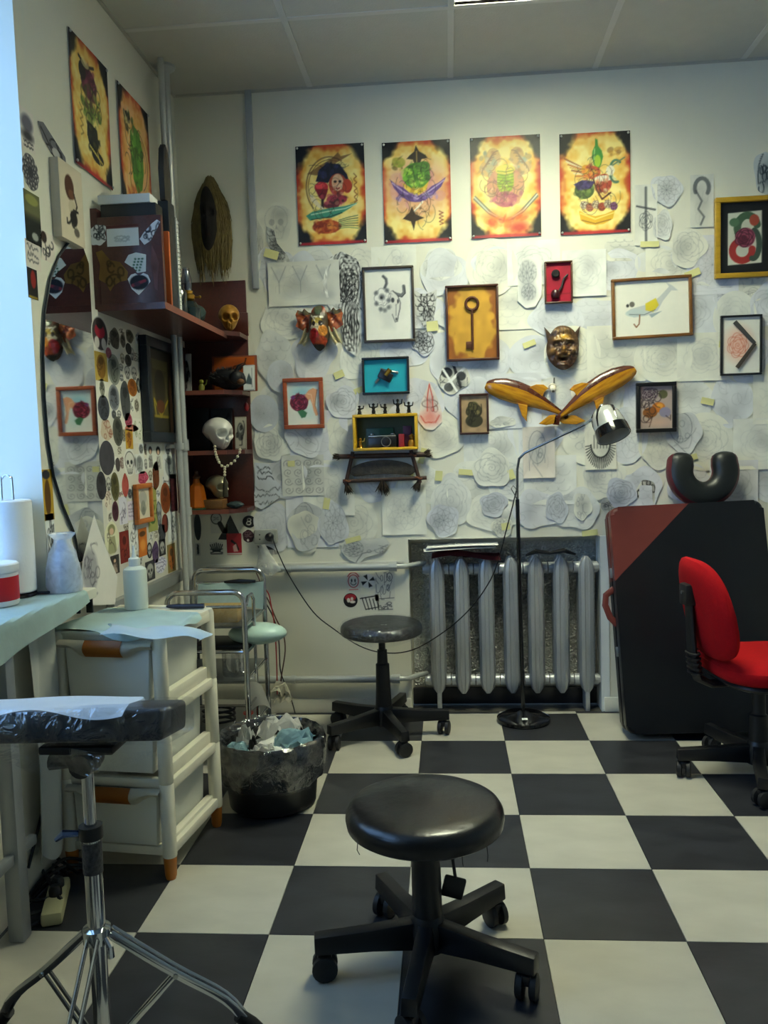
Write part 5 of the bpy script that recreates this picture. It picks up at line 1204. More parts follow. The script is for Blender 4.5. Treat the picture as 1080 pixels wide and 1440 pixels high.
board = [  # rect, outline, ground, drawing, label
 ((129, 446, 151, 493), OV, 'd5d2cb', lambda c, R: (c.ell(.5, .5, .46, .46, '3a3436'), c.ell(.5, .42, .3, .2, 'a01c34'), c.ell(.5, .22, .2, .14, '1d1a1c'), c.ell(.3, .75, .14, .16, 'cfcac4'), c.ell(.7, .75, .14, .16, 'cfcac4')), 'black and white oval sticker with a crimson figure at the top of the sticker board'),
 ((134, 497, 150, 534), None, 'b59a4a', f_fig('4a3210', '7a5518'), 'yellow brown portrait sticker below the crimson oval'),
 ((152, 500, 168, 540), OV, '8f938c', f_fig('2c302c', '6f746c'), 'grey green leaf shaped portrait sticker'),
 ((154, 462, 168, 490), o_blob(3, .15), '6a655c', f_fig('26221e', '4f4a40'), 'brown oval creature sticker high on the board'),  # this and the next two grounds darkened to match shade under the shelf
 ((169, 470, 176, 488), o_blob(4, .15), '8a867a', f_fig('26221e', '6a6458'), 'small olive creature sticker high on the board'),
 ((177, 464, 187, 482), o_blob(5, .15), '7c786c', f_fig('26221e', '5a5548'), 'small greenish creature sticker high on the board'),
 ((177, 484, 184, 497), OV, '3a3632', None, 'tiny dark oval sticker high on the board'),
 ((176, 500, 184, 514), OV, '55524c', f_fig('26221e', '4a463e'), 'small dark grey oval sticker below the tiny dark oval'),
 ((139, 534, 148, 558), OV, 'b5b4a8', f_fig('33352f', '8a897c'), 'small pale green face sticker'),
 ((153, 542, 167, 576), OV, '8d9096', f_fig('23262c', '5c6068'), 'grey blue round monster sticker'),
 ((138, 557, 153, 590), OV, '4d5058', f_fig('1c1e24', '3e4148'), 'dark slate oval sticker with a face'),
 ((169, 537, 183, 590), o_blob(8, .12, 2), '54585a', f_fig('222628', '44484a'), 'tall dark grey teardrop sticker'),
 ((180, 534, 192, 556), OV, 'a8681f', f_fig('6a3a10', '94541a'), 'amber oval sticker beside the dark framed picture'),
 ((192, 533, 197, 551), OV, '3a4046', f_fig('c9c9c4', '23282c'), 'thin dark oval sticker touching the dark framed picture'),
 ((176, 582, 185, 600), OV, 'b0566a', f_rose('7a2438', 'c26a7c'), 'pink blossom sticker above the coral fish sticker'),
 ((149, 490, 156, 503), OV, 'b5808a', f_rose('8a4452', 'c28a92'), 'tiny pink rose sticker beside the portrait'),
 ((141, 590, 158, 620), o_blob(2, .2), 'c9b8a2', f_tangle('8a4a3a', 8), 'beige sticker with red brown scribbles'),
 ((159, 587, 172, 626), OV, '595a52', f_fig('1f2220', '45463e'), 'dark grey oval portrait sticker beside the beige scribble'),
 ((176, 598, 194, 606), o_blob(1, .15), 'c98a74', f_tangle('8a3a2c', 5), 'coral fish shaped sticker'),
 ((177, 605, 186, 630), None, 'c29a3a', f_fig('5a3210', 'a86a1c'), 'narrow yellow and brown bottle sticker'),
 ((188, 590, 199, 622), None, 'c9c8bc', f_tangle('7a8a5c', 6), 'pale green line sticker beside the dark framed picture'),
 ((140, 621, 160, 667), OV, '45434a', lambda c, R: c.speck(60, .15), 'plain charcoal oval sticker in the middle of the board'),
 ((174, 632, 190, 668), OV, 'cfcec6', f_skull('26282a', 'd9d8d0'), 'white skull and ornament sticker'),
 ((163, 645, 168, 662), OV, '4a4444', None, 'thin dark spindle sticker beside the charcoal oval'),
 ((136, 664, 149, 702), o_ell(30, 1, .05, 2, 2), '3c3b40', f_fig('232226', '35343a'), 'charcoal capsule sticker on the edge beside the mirror'),
 ((149, 671, 156, 690), OV, 'b9b8b0', f_skull('1f2022', 'c9c8c0'), 'small grey skull sticker between two capsules'),
 ((156, 665, 167, 704), o_ell(30, 1, .05, 2, 2), '6b6646', f_fig('33301c', '58532f'), 'olive capsule sticker beside the small grey skull'),
 ((172, 664, 180, 702), o_blob(5, .2, 2), 'b5564c', f_tangle('7a2a24', 5), 'red feather sticker beside the olive capsule'),
 ((190, 640, 202, 665), None, 'a9aba8', f_fig('6a6e70', '8e9292'), 'grey portrait card sticker'),
 ((207, 626, 216, 658), None, 'bfc0b8', f_girl('3a3c3e', '9a9c98'), 'tall card sticker with a dark haired figure'),
 ((217, 626, 228, 660), None, 'cfcfc6', f_girl('17181a', 'c2c2ba'), 'framed card sticker with black border and a standing figure'),
 ((194, 663, 208, 680), o_blob(6, .15), 'c9506e', f_rose('8a1f3c', 'd46a84'), 'bright pink flower sticker above the small orange frame'),
 ((214, 648, 224, 690), o_blob(7, .25, 2), '6e3a1e', f_tangle('3a1a0c', 5), 'rust brown winged sticker'),
 ((230, 640, 246, 672), None, 'bfc2c2', f_fig('5a6064', '9aa0a2'), 'pale grey lettering card beside the pipe'),
 ((226, 680, 239, 721), OV, '8f4a22', f_fig('4a2410', '7a3a18'), 'rust orange oval portrait sticker'),
 ((240, 668, 248, 718), None, '4f2028', f_script('2a0f14', 6), 'narrow maroon strip sticker beside the pipe'),
 ((208, 688, 220, 746), None, 'a3a45e', lambda c, R: (c.ell(.5, .45, .3, .09, '6a7a3c'), c.ell(.5, .75, .26, .08, '4a6a34'), c.line([(0, .3), (1, .3)], .003, '5a5a2c'), c.line([(0, .6), (1, .6)], .003, '5a5a2c')), 'green strip of little creature stamps'),
 ((220, 704, 227, 740), o_blob(9, .2), '7d8088', f_skull('2a2c30', '9a9ea4'), 'grey ghost figure sticker beside the green strip'),
 ((158, 706, 166, 732), OV, '5e3a44', f_fig('33181f', '4f2c36'), 'dark mauve oval sticker'),
 ((147, 690, 157, 718), o_blob(4, .2), 'c2b8a8', f_tangle('6a4a3c', 7), 'cream sticker with brown figures'),
 ((168, 700, 178, 736), None, 'b5b3c0', f_tangle('5a5470', 7), 'lilac grey scribble sticker'),
 ((180, 706, 188, 730), None, 'b9b0c0', f_script('7a6a88', 4), 'pale violet card sticker'),
 ((147, 734, 167, 780), o_ell(30, 1, .08, 1, 2), 'b9b898', f_girl('8a8a60', 'a3a27c'), 'khaki bell shaped sticker with a small figure'),
 ((169, 748, 181, 790), None, '7a2a24', f_fig('3a0f0c', '8a3428'), 'dark red bottle label sticker'),
 ((182, 735, 194, 775), None, 'c2c3bf', f_tangle('4a4c50', 8), 'black line doodle card above the plastic bottle'),
 ((195, 744, 206, 781), None, 'c8702a', lambda c, R: (c.ell(.5, .2, .36, .1, '5a3a1c'), c.ell(.5, .6, .3, .2, 'e09a44', .8, soft=4)), 'bright orange card sticker below the small orange frame'),
 ((207, 764, 213, 784), OV, '1d1d20', f_skull('1d1d20', 'bfbfba'), 'black oval sticker with a white skull'),
 ((214, 762, 223, 792), o_blob(3, .15), '5a4668', f_tangle('2a2038', 5), 'violet figure sticker beside the black skull oval'),
 ((224, 760, 232, 780), None, '2a2a2e', f_skull('2a2a2e', 'b5b5b0'), 'black card sticker with a pale ghost'),
 ((236, 766, 246, 803), None, '8a7a48', f_fig('3c3a2a', 'b5652c'), 'faded yellow and brown vertical card at the board edge'),
 ((205, 790, 217, 815), None, '3c3c3e', f_skull('26262a', 'a9a9a4'), 'dark card with a grey skull at the foot of the board'),
 ((156, 782, 167, 806), None, '3a3836', f_girl('1c1a1a', 'a8988a'), 'dark photo card low on the board'),
 ((218, 782, 234, 806), o_blob(5, .2), 'b0afc0', f_script('55507a', 4), 'lavender lettering sticker at the foot of the board'),
 ((228, 724, 236, 748), OV, '6e3024', None, 'brick red oval sticker near the pipe'),
 ((222, 736, 233, 762), o_blob(8, .3, 4), '45484c', f_tangle('1c1e20', 6), 'dark grey spiky bird sticker'),
 ((236, 720, 247, 760), None, 'b9bbbc', f_tangle('33363a', 8), 'black ink splash card beside the pipe'),
]
for r_, o_, c_, f_, l_ in board: lsticker((r_[0]-.7, r_[1]-1.5, r_[2]+.7, r_[3]+1.5), o_, c_, f_, l_)
# small nameless doodles fill the gaps
R5 = random.Random(5); used = [b_[0] for b_ in board]+[(186, 676, 210, 740), (196, 470, 245, 625)]
BM = [(218, 550, 'the dark framed picture'), (197, 708, 'the small orange frame'), (150, 644, 'the charcoal oval'), (140, 470, 'the crimson oval'), (214, 717, 'the green stamp strip'), (186, 545, 'the amber oval'), (157, 757, 'the khaki bell'), (190, 820, 'the squeeze bottle'), (243, 760, 'the pipe'), (232, 700, 'the rust oval'), (161, 685, 'the olive capsule'), (175, 770, 'the dark red label'), (160, 560, 'the blue grey monster'), (142, 515, 'the yellow portrait'), (222, 643, 'the black bordered card'), (165, 605, 'the dark grey portrait')]
def dood(r):
    cx, cy = (r[0]+r[2])/2, (r[1]+r[3])/2; L = sorted(BM, key=lambda l: math.hypot((l[0]-cx)*1.6, l[1]-cy))
    rel = 'beside' if abs(cx-L[0][0])*1.6 > abs(cy-L[0][1]) else ('above' if cy < L[0][1] else 'below')
    return 'tiny pale doodle sticker '+rel+' '+L[0][2]+', towards '+L[1][2]
n = 0
for k in range(4000):
    if n >= 95: break
    w, h = R5.uniform(6, 12), R5.uniform(12, 22); x = R5.uniform(142, 246-w); y = R5.uniform(455, 800-h)
    if y+h > 848-(x-160)*.55 or y < 440+(x-130)*.2+10: continue
    r_ = (x, y, x+w, y+h)
    if any(min(r_[2], q[2])-max(r_[0], q[0]) > 2 and min(r_[3], q[3])-max(r_[1], q[1]) > 3 for q in used): continue
    used.append(r_); n += 1
    g_, ink = R5.choice((('c9c8c0', '3a3c40'), ('bdbcb4', '55585c'), ('cfcdc4', '6a4a44'), ('c2c4c6', '2c2e32'), ('b9b5a8', '4a4438')))
    lsticker(r_, R5.choice((OV, None, o_blob(n, .25))), g_, R5.choice((f_tangle(ink, 6), f_script(ink, 4), f_skull(ink, g_), f_rose(ink, g_))), dood(r_), group='tiny doodle stickers on the board', lift=.0003)
# pictures hung on the board
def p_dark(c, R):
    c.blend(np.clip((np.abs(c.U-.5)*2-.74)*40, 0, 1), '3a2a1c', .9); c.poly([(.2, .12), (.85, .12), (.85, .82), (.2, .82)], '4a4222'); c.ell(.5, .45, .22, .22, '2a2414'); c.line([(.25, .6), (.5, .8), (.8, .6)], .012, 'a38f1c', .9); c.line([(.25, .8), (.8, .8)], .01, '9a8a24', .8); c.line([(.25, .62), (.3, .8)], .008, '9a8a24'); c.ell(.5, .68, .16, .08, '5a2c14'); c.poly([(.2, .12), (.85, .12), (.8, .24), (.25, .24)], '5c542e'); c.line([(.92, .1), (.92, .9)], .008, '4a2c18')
def framed_left(rect, *a, **k):
    global place
    keep = place
    p, w, h = on_left(*rect, X=BX); p.x += .004
    place = lambda wl, rc, off=0.: (p.copy(), PI/2, w, h)
    r = framed('L', rect, *a, **k); place = keep
    return r
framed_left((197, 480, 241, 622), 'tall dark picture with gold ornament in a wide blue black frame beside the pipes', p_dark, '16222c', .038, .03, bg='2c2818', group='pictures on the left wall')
def p_ghost(c, R): c.ell(.5, .35, .26, .22, 'b3b5ae'); c.ell(.5, .65, .2, .25, '8d9288'); c.ell(.5, .75, .12, .14, '6f766c'); c.line(arc(.5, .45, .32, .36, 0, 6.3, 20), .004, '8a8c84', .7)
framed_left((186, 680, 209, 736), 'tiny grey portrait in a thin bright orange wooden frame on the sticker board', p_ghost, 'b5692c', .018, .016, bg='ddd9c4', group='pictures on the left wall')
# ---------------------------------------------------------------- stickers and drawings on the bare wall near the window
wl = [
 ((28, 155, 47, 210), None, 'b3aca2', lambda c, R: (c.ell(.5, .35, .4, .22, '5a5868', .9, soft=4), c.ell(.5, .65, .4, .12, '2a2a30', .9, soft=4), scribble(c, .2, .78, .85, .95, 2, C('2a2a30'), .004, .9, R)), 'faded violet stamp drawing high on the wall by the window'),
 ((54, 182, 92, 228), [(.0, .1), (.2, 0), (.55, .25), (.95, .55), (1., .9), (.75, .95), (.4, .75), (.15, .5)], '6a6a70', lambda c, R: (tangle(c, .5, .5, .45, .4, C('1c1c20'), .005, .9, R, 9), c.ell(.6, .65, .14, .14, 'b5b5b2')), 'grey bird shaped ink sticker below the rose poster'),
 ((30, 216, 54, 268), o_ell(30, 1, .12, 2, 9), 'a9a49c', lambda c, R: mandala(c, .5, .5, .46, .46, C('3a3a40'), .006, .9, 12, 4), 'grey snowflake mandala sticker by the window'),
 ((34, 272, 56, 342), None, '6a6a48', lambda c, R: (c.blend(np.clip((c.V-.4)*6, 0, 1), '1f2420'), c.ell(.6, .85, .2, .08, 'a9aca4'), c.ell(.5, .15, .4, .1, '8f9050')), 'dark green photo card by the window'),
 ((35, 340, 56, 378), None, 'b9b0a4', lambda c, R: scribble(c, .15, .1, .85, .9, 3, C('4a4a4c'), .004, .8, R), 'thin scrawled drawing below the green photo card'),
 ((57, 328, 76, 368), None, 'b5ac9f', lambda c, R: (c.ell(.25, .2, .2, .2, '33231c'), tangle(c, .55, .6, .4, .35, C('26262a'), .005, .9, R, 6)), 'small dark mushroom and scribble sticker above the mirror'),
 ((38, 378, 52, 420), None, '1f1e1c', lambda c, R: (c.ell(.6, .35, .25, .3, '8a2420'), c.line([(.1, .95), (.9, .95)], .006, 'a38a2c')), 'black and red label sticker by the window'),
 ((103, 298, 117, 348), o_ell(26), 'b5b2aa', lambda c, R: (c.ell(.6, .3, .4, .4, '1d1e20', .9), c.ell(.4, .5, .3, .36, 'a9a69e'), c.ell(.5, .9, .3, .1, '2a2a2c')), 'black haired portrait sticker beside the shelf side'),
 ((94, 346, 117, 378), o_blob(3, .2), '9a948c', f_tangle('1d1e20', 9, .005), 'black scribbled plant sticker under the white canvas'),
 ((110, 374, 121, 408), OV, 'a9a49c', lambda c, R: c.ell(.5, .45, .33, .36, '6e2a1e'), 'brick red oval badge sticker beside the shelf side'),
 ((97, 256, 110, 300), None, 'bab3a6', lambda c, R: tangle(c, .5, .5, .4, .4, C('7a786f'), .003, .6, R, 6), 'faint pencil scribble sheet beside the white canvas'),
 ((60, 660, 74, 732), None, 'b9942c', lambda c, R: (c.ell(.45, .55, .3, .36, '5a3c14'), c.ell(.4, .1, .4, .09, '2a2c30')), 'yellow playing card sticker at the window edge'),
 ((65, 722, 77, 800), None, 'b3b5b2', f_tangle('26282c', 10, .004), 'black ink doodle strip at the window edge'),
]
for r_, o_, c_, f_, l_ in wl: lsticker(r_, o_, c_, f_, l_, X=XL, lift=.0015)
# white canvas with a painted figure
cvp, cw, ch = on_left(66, 232, 103, 338)
cvp, cw, ch = on_left(72, 235, 104, 340)
cn = thing('canvas_picture', 'thick white canvas with a brown haired ink figure on the left wall', 'picture', cvp, PI/2)
c = Cv(cw, ch, 'd2c6ae', .004); c.ell(.42, .3, .2, .16, '4a2c1e'); c.ell(.5, .38, .14, .06, '6a4430'); c.line([(.6, .35), (.72, .5), (.6, .6)], .008, '2a221c'); c.ell(.5, .55, .16, .1, 'c2b59a'); c.ell(.55, .68, .16, .1, '26221e'); tangle(c, .5, .72, .25, .15, C('1c1a18'), .008, .9, random.Random(3), 6); c.ell(.65, .85, .12, .06, '5a544c')
part('canvas_face', c.mesh('canvas_face', PRINT), None, cn, loc=(0, -.0285, 0)); part('canvas_body', G().box(-cw/2, cw/2, -.028, 0, -ch/2, ch/2, .002), mat('canvas_cloth', 'd2c6ae', .8, var=.03), cn)
# hanging paper with a grey drawing, leaning out by the plastic bottle
pts = [atX(px, py, XL+.02) for px, py in ((128, 724), (112, 790), (108, 852), (158, 850), (161, 812))]
yc = sum(p.y for p in pts)/5; zc = sum(p.z for p in pts)/5
def o_from(pts): 
    ys_l = [p.y for p in pts]; zs_l = [p.z for p in pts]; y0, y1, z0, z1 = min(ys_l), max(ys_l), min(zs_l), max(zs_l)
    return [((p.y-y0)/(y1-y0), (z1-p.z)/(z1-z0)) for p in pts], (y0, y1, z0, z1)
ol, (y0, y1, z0, z1) = o_from(pts)
c = Cv(y1-y0, z1-z0, 'e4e2dd', .004, ol); c.ell(.3, .55, .2, .22, '9a98a0', .8, soft=5); tangle(c, .3, .55, .24, .26, C('5a5862'), .004, .7, random.Random(4), 10)
o = link('hanging_sheet', c.mesh('hanging_sheet', PRINT, curl=.004), None, None, (XL+.028, (y0+y1)/2, (z0+z1)/2), (0, 0, PI/2)); tag(o, 'white pointed paper sheet with a grey drawing hanging beside the mirror', 'paper')

# ---------------------------------------------------------------- wall shelf with the stickered end panel
M_SH = mat('mahogany_board', '4d2118', .38, var=.22, scale=10, stretch=(10, 1, 10), coat=.2)
M_SHE = mat('mahogany_edge', '7a4232', .45, var=.15, scale=14)
SX1 = -.905; SY0, SY1 = 2.665, 3.42; SZ = 1.655
wsf = thing('wall_shelf', 'dark red wall shelf with a square end panel covered in stickers', 'shelf', (XL, SY0, SZ))
D_ = SX1-XL
part('bottom_board', G().prism([(0, 0), (0, SY1-SY0), (D_-.0, SY1-SY0), (D_, SY1-SY0-.05), (D_, 0)], 0, .022, M=Matrix(((1, 0, 0, 0), (0, 0, 1, 0), (0, 1, 0, 0), (0, 0, 0, 1)))), M_SH, wsf, 0)
part('edge_band', G().box(D_, D_+.002, 0, SY1-SY0-.05, 0, .022), M_SHE, wsf)
part('end_panel', G().box(.022, D_, 0, .02, .022, .300, .002), M_SH, wsf)
part('back_strip', G().box(.0, .022, 0, SY1-SY0, .022, .33, .001), M_SH, wsf)
EY = SY0-.0008
def esticker(rect, outline, col, fn, label):
    p, w, h = on_back(*rect, Y=EY)
    c = Cv(w, h, clean(col), .0025, outline); fn(c, random.Random(int(rect[0])))
    o = link('sticker', c.mesh('sticker', PRINT), None, None, p); tag(o, label, 'sticker', 'stickers on the shelf end panel')
esticker((124, 313, 152, 348), o_blob(4, .3, 4), 'b3b5b5', f_tangle('26282c', 10, .004), 'spiky grey fox sticker on the shelf end panel')
esticker((150, 316, 195, 346), None, 'aeb2b0', lambda c, R: (c.line([(0, .08), (1, .06)], .012, '5e3230'), scribble(c, .25, .5, .7, .8, 3, C('8f9694'), .004, .6, R)), 'white rectangular label sticker on the shelf end panel')
esticker((196, 309, 226, 344), [(.0, .75), (.2, .5), (.6, .15), (.85, .0), (1., .1), (.75, .5), (.5, .85), (.2, 1.)], 'b0b2b4', f_tangle('2a2c34', 9, .004), 'grey winged knife sticker on the shelf end panel')
def dog(c, R): c.ell(.45, .45, .36, .4, '6f5228', .7, soft=6); tangle(c, .5, .5, .36, .4, C('3a2a12'), .006, .7, R, 6)
esticker((136, 351, 180, 410), [(.0, .05), (.2, .0), (.45, .25), (.75, .3), (1., .55), (.95, .75), (.7, .78), (.5, .88), (.4, 1.), (.28, .8), (.05, .7), (.12, .35)], '80622f', dog, 'golden brown dog shaped sticker on the shelf end panel')
def cards(c, R):
    for i in range(5):
        for j in range(3): c.ell(.5+.16*j-.04*i, .32+.14*i, .05, .045, '2a5a40', .9)
esticker((175, 355, 206, 384), [(.0, .45), (.2, .1), (.55, .0), (1., .12), (.95, .95), (.55, 1.), (.45, .8)], 'c9cdc9', cards, 'white playing cards sticker on the shelf end panel')
def heart(c, R): c.ell(.5, .42, .42, .34, '20242e', .95); c.line([(.2, .55), (.75, .35)], .010, '8f3a4a'); c.ell(.4, .5, .14, .1, '4a3448')
esticker((180, 384, 212, 415), [(.0, .25), (.15, .05), (.35, .0), (.5, .12), (.7, .0), (.9, .1), (1., .4), (.8, .65), (.45, 1.), (.15, .7)], 'b9bab8', heart, 'white edged dark heart sticker on the shelf end panel')
esticker((211, 344, 224, 409), [(.3, 0), (.7, .2), (1., .4), (.8, .7), (.7, 1.), (.4, .95), (.3, .6), (.1, .4)], '6a4a48', lambda c, R: c.speck(40, .4), 'faint mauve figure sticker on the shelf end panel')
# files and books behind the end panel
M_FILE = mat('black_file', '14191e', .4, var=.12)
zb_ = SZ+.022
def vbox(name, label, cat, x0, x1, y0, y1, h, m, ridges=0, extra=None):
    t = solo(name, G().box(x0, x1, y0, y1, 0, h, .003), m, label, cat, (0, 0, zb_))
    return t
vbox('box_file', 'tall black box file standing behind the shelf end panel', 'box file', -1.115, -.928, 2.69, 2.755, .325, M_FILE)
vbox('orange_book', 'thin orange book edge standing beside the black box file', 'book', -1.06, -.913, 2.758, 2.772, .25, mat('orange_cover', 'b3531c', .5))
vbox('box_file', 'black box file standing farther along the shelf behind the orange book', 'box file', -1.112, -.915, 2.775, 2.84, .355, M_FILE)
sb = thing('spiral_album', 'black spiral bound album with white page edges on the wall shelf', 'album', (0, 0, zb_))
part('cover', G().box(-1.11, -.918, 2.843, 2.875, 0, .32, .002), M_FILE, sb); part('pages', G().box(-1.105, -.914, 2.848, 2.870, .003, .315), mat('page_edge', 'dadcd8', .7), sb)
g = G()
for i in range(22): g.tube([(-.914+.005*math.cos(a), 2.859+.009*math.sin(a), .02+.0138*i) for a in np.linspace(0, 2*PI, 8, endpoint=False)], .0012, 4, closed=True)
tag(part('spiral_wire', g, M_STEEL, sb), kind='stuff')
p = atX(180, 283, XL+.1)
solo('paper_pad', G().box(-1.12, -.945, 2.685, 2.76, 0, .028, .001, M=None), mat('pad_white', 'e4e6e2', .7, var=.03), 'white paper pad lying on top of the black box file', 'paper pad', (0, 0, zb_+.3255))
solo('dark_panel_mask', G().prism([(-.03, -.10), (.03, -.10), (.034, 0), (.02, .07), (0, .09), (-.02, .07), (-.034, 0)], -.02, .0, r=.006), mat('ebony', '1d1712', .5, var=.2), 'dark narrow carved mask standing on the black box file', 'mask', (-.94, 2.80, zb_+.356+.10), PI/2)
# oil lamp, dark jar, cloth on the shelf
ol_ = thing('oil_lamp', 'old oil lamp with brass burner on the wall shelf', 'oil lamp', (-.985, 3.16, zb_))
part('font', G().lathe([(0, 0), (.045, 0), (.05, .01), (.046, .03), (.05, .06), (.035, .085), (.02, .09), (0, .09)], 20), mat('dark_glass', '12211f', .12, var=.1, coat=.6), ol_)
part('burner', G().lathe([(.02, .09), (.03, .096), (.03, .112), (.022, .118), (.022, .128), (0, .128)], 18), M_BRASS, ol_); part('chimney', G().lathe([(.017, .128), (.021, .15), (.02, .175), (.014, .2), (.013, .215)], 16), film('lamp_glass', gloss=.25, rough=.05, bscale=5., bump=.1, dark=.45), ol_); part('wick_knob', G().cyl((.028, 0, .104), (.05, 0, .104), .003, n=8).ell((.05, 0, .104), .006, n=8, m=6), M_BRASS, ol_)
solo('dark_teal_cloth', G().crumple((-1.0, 3.27, zb_+.045), (.06, .055, .045), 4), mat('teal_cloth', '12302e', .7, var=.2), 'crumpled dark teal cloth on the end of the wall shelf', 'cloth')
solo('glass_jar', G().lathe([(0, 0), (.028, 0), (.03, .01), (.03, .08), (.02, .095), (.022, .105), (.0, .105)], 18), mat('smoke_glass', '1c2220', .1, var=.1, coat=.5), 'small smoky glass jar on the wall shelf beside the spiral album', 'jar', (-.945, 2.93, zb_))

# ---------------------------------------------------------------- corner shelf unit on the back wall
cs = thing('corner_shelf', 'tall dark red corner shelf unit with four open boards', 'shelf', (XL, YB, 0))
CW, CD = .282, .215
zs = [1.685, 1.442, 1.192, .943]
part('back_panel', G().box(.0, CW, -.012, 0, zs[3]-.01, 1.925, .001), M_SH, cs)
part('side_panel', G().box(.0, .014, -CD, -.012, zs[3]-.01, 1.64, .001), M_SH, cs)
for z in zs:
    bd = part('shelf_board', G().prism([(.014, -.012), (.014, -CD), (CW-.06, -CD), (CW, -CD+.07), (CW, -.012)], z-.018, z, M=Matrix(((1, 0, 0, 0), (0, 0, 1, 0), (0, 1, 0, 0), (0, 0, 0, 1))) @ Matrix(((1, 0, 0, 0), (0, 1, 0, 0), (0, 0, 1, 0), (0, 0, 0, 1)))), M_SH, cs, 0)
    part('edge_band', G().box(.014, CW-.06, -CD-.002, -CD, z-.018, z), M_SHE, bd)
# ================================================================== THINGS ON THE CORNER SHELF
def skull_mesh(sx, sy, sz, name='skull_bone'):
    """human skull facing -y, base at z=0"""
    bm = bmesh.new(); bmesh.ops.create_icosphere(bm, subdivisions=5, radius=1)
    def ga(p, c, r, k=2): return math.exp(-((p-Vector(c)).length/r)**k)
    for v in bm.verts:
        d = v.co.normalized(); p = Vector((d.x*.72, d.y*.95, d.z*.78))
        if d.z < -.05:
            k = min(1, (-d.z-.05)/.6); fr = max(0, -d.y+.35)
            p.x *= 1-.30*k; p.z -= .34*k*min(1, fr*1.2); p.y += .18*k*(1 if d.y > 0 else -.1)*-1 if d.y > 0 else 0
        q = p.copy()
        for s_ in (-1, 1):
            e = ga(q, (s_*.27, -.80, -.14), .215, 5); p += Vector((0, .42, 0))*e
            c_ = ga(q, (s_*.46, -.62, -.36), .16); p += Vector((s_*.07, -.07, 0))*c_
            tmp = ga(q, (s_*.66, -.25, -.2), .25); p -= Vector((s_*.07, 0, 0))*tmp
            b_ = ga(q, (s_*.28, -.86, .10), .13); p += Vector((0, -.05, 0))*b_
        n_ = ga(q, (0, -.84, -.42), .11, 4); p += Vector((0, .28, 0))*n_
        t_ = ga(q, (0, -.72, -.72), .3)
        p.y += .03*math.sin(q.x*38)*t_
        p.y += .05*ga(q, (0, -.75, -.80), .10)*2
        v.co = Vector((p.x*sx, p.y*sy, (p.z+1.08)*sz))
    me = bpy.data.meshes.new(name); bm.to_mesh(me); bm.free()
    me.polygons.foreach_set('use_smooth', [True]*len(me.polygons))
    return me
def skull_thing(px, py, Y, z, s, rz, m, label, name='skull'):
    a = atY(px, py, Y)
    s = s if isinstance(s, tuple) else (s, s, s)
    o = link(name, skull_mesh(*s), m, None, (a.x, Y, z), (0, 0, rz)); tag(o, label, 'skull'); return o
M_GSK = mat('aged_gold_resin', 'a9772a', .4, .25, var=.25, scale=40)
skull_thing(322, 442, 3.46, zs[0], .062, .35, M_GSK, 'small golden skull on the top board of the corner shelf')
skull_thing(306, 610, 3.46, zs[2], (.077, .086, .075), .85, mat('white_ceramic', 'dad8d0', .3, var=.03, coat=.3), 'glossy white ceramic skull on the corner shelf')
skull_thing(305, 684, 3.47, zs[3]+.04, (.056, .064, .056), .9, mat('silver_skull', 'a09a7c', .3, .6, var=.2, scale=30), 'tarnished silver skull on a wooden block on the lowest corner board')
a = atY(302, 704, 3.47)
solo('wooden_block', G().box(-.045, .045, -.04, .04, 0, .04, .003), mat('block_wood', '7a5428', .5, var=.2, scale=12, stretch=(1, 8, 8)), 'small wooden block under the silver skull', 'block', (a.x, 3.47, zs[3]))
# white skull's bead necklace hanging over the board edge
nk = thing('bead_necklace', 'string of cream beads with a dark tassel hanging from the white skull', 'necklace', (0, 0, 0))
pth = [(302, 628), (303, 636), (305, 643), (308, 650), (312, 655), (316, 657), (320, 655), (325, 652), (330, 648), (334, 642), (337, 636), (338, 629)]
M_BEAD = mat('cream_beads', 'cfc3a6', .4, var=.1)
bead = G().ell((0, 0, 0), .0062, n=10, m=8).mesh('bead')
PY = YB-CD-.012
fine = []
for (x0, y0), (x1, y1) in zip(pth, pth[1:]):
    for k in range(2): fine.append((x0+(x1-x0)*k/2, y0+(y1-y0)*k/2)) if k == 0 or abs(y1-y0) > 6 else None
for x, y in fine: link('bead', bead, M_BEAD, nk, atY(x, y, PY))
for y in (660, 664, 668): link('bead', bead, M_BEAD, nk, atY(316, y, PY))
part('thread', G().tube([atY(x, y, PY) for x, y in pth], .0012, 5), M_BEAD, nk)
a = atY(316, 670, PY); part('tassel', G().lathe([(.003, 0), (.008, -.02), (.011, -.055), (.012, -.085), (0, -.085)], 12, c=a), mat('tassel_dark', '2e2a1c', .8, var=.3, scale=60), nk)
# bottle, orange
a = atY(278, 712, 3.45)
ob = thing('orange_bottle', 'faceted orange glass bottle with a narrow neck on the lowest corner board', 'bottle', (a.x, 3.45, zs[3]))
M_OR = mat('orange_glass', 'b5601a', .18, var=.15, coat=.6)
part('body', G().lathe([(0, .004), (.042, .004), (.045, .012), (.036, .07), (.030, .10), (.016, .112), (.013, .13), (0, .13)], 8), M_OR, ob, 20); part('stopper', G().lathe([(.014, .13), (.018, .138), (.008, .15), (.009, .162), (0, .168)], 12), mat('stopper_brown', '5a3618', .4), ob); part('foot', G().lathe([(0, 0), (.046, 0), (.046, .006), (0, .006)], 16), mat('green_felt', '1f5030', .8), ob)
a = atY(331, 708, 3.43); solo('teal_stone', G().crumple((0, 0, .016), (.035, .03, .017), 9), mat('teal_stone_m', '27383a', .5, var=.3, scale=40), 'rough dark teal stone on the lowest corner board', 'stone', (a.x, 3.43, zs[3]))
a = atY(268, 612, 3.5); solo('black_book', G().box(-.05, .04, -.012, .012, 0, .185, .002), mat('book_black', '1b1a18', .5, var=.15), 'upright dark book behind the white skull on the corner shelf', 'book', (XL+.068, 3.545, zs[2]))
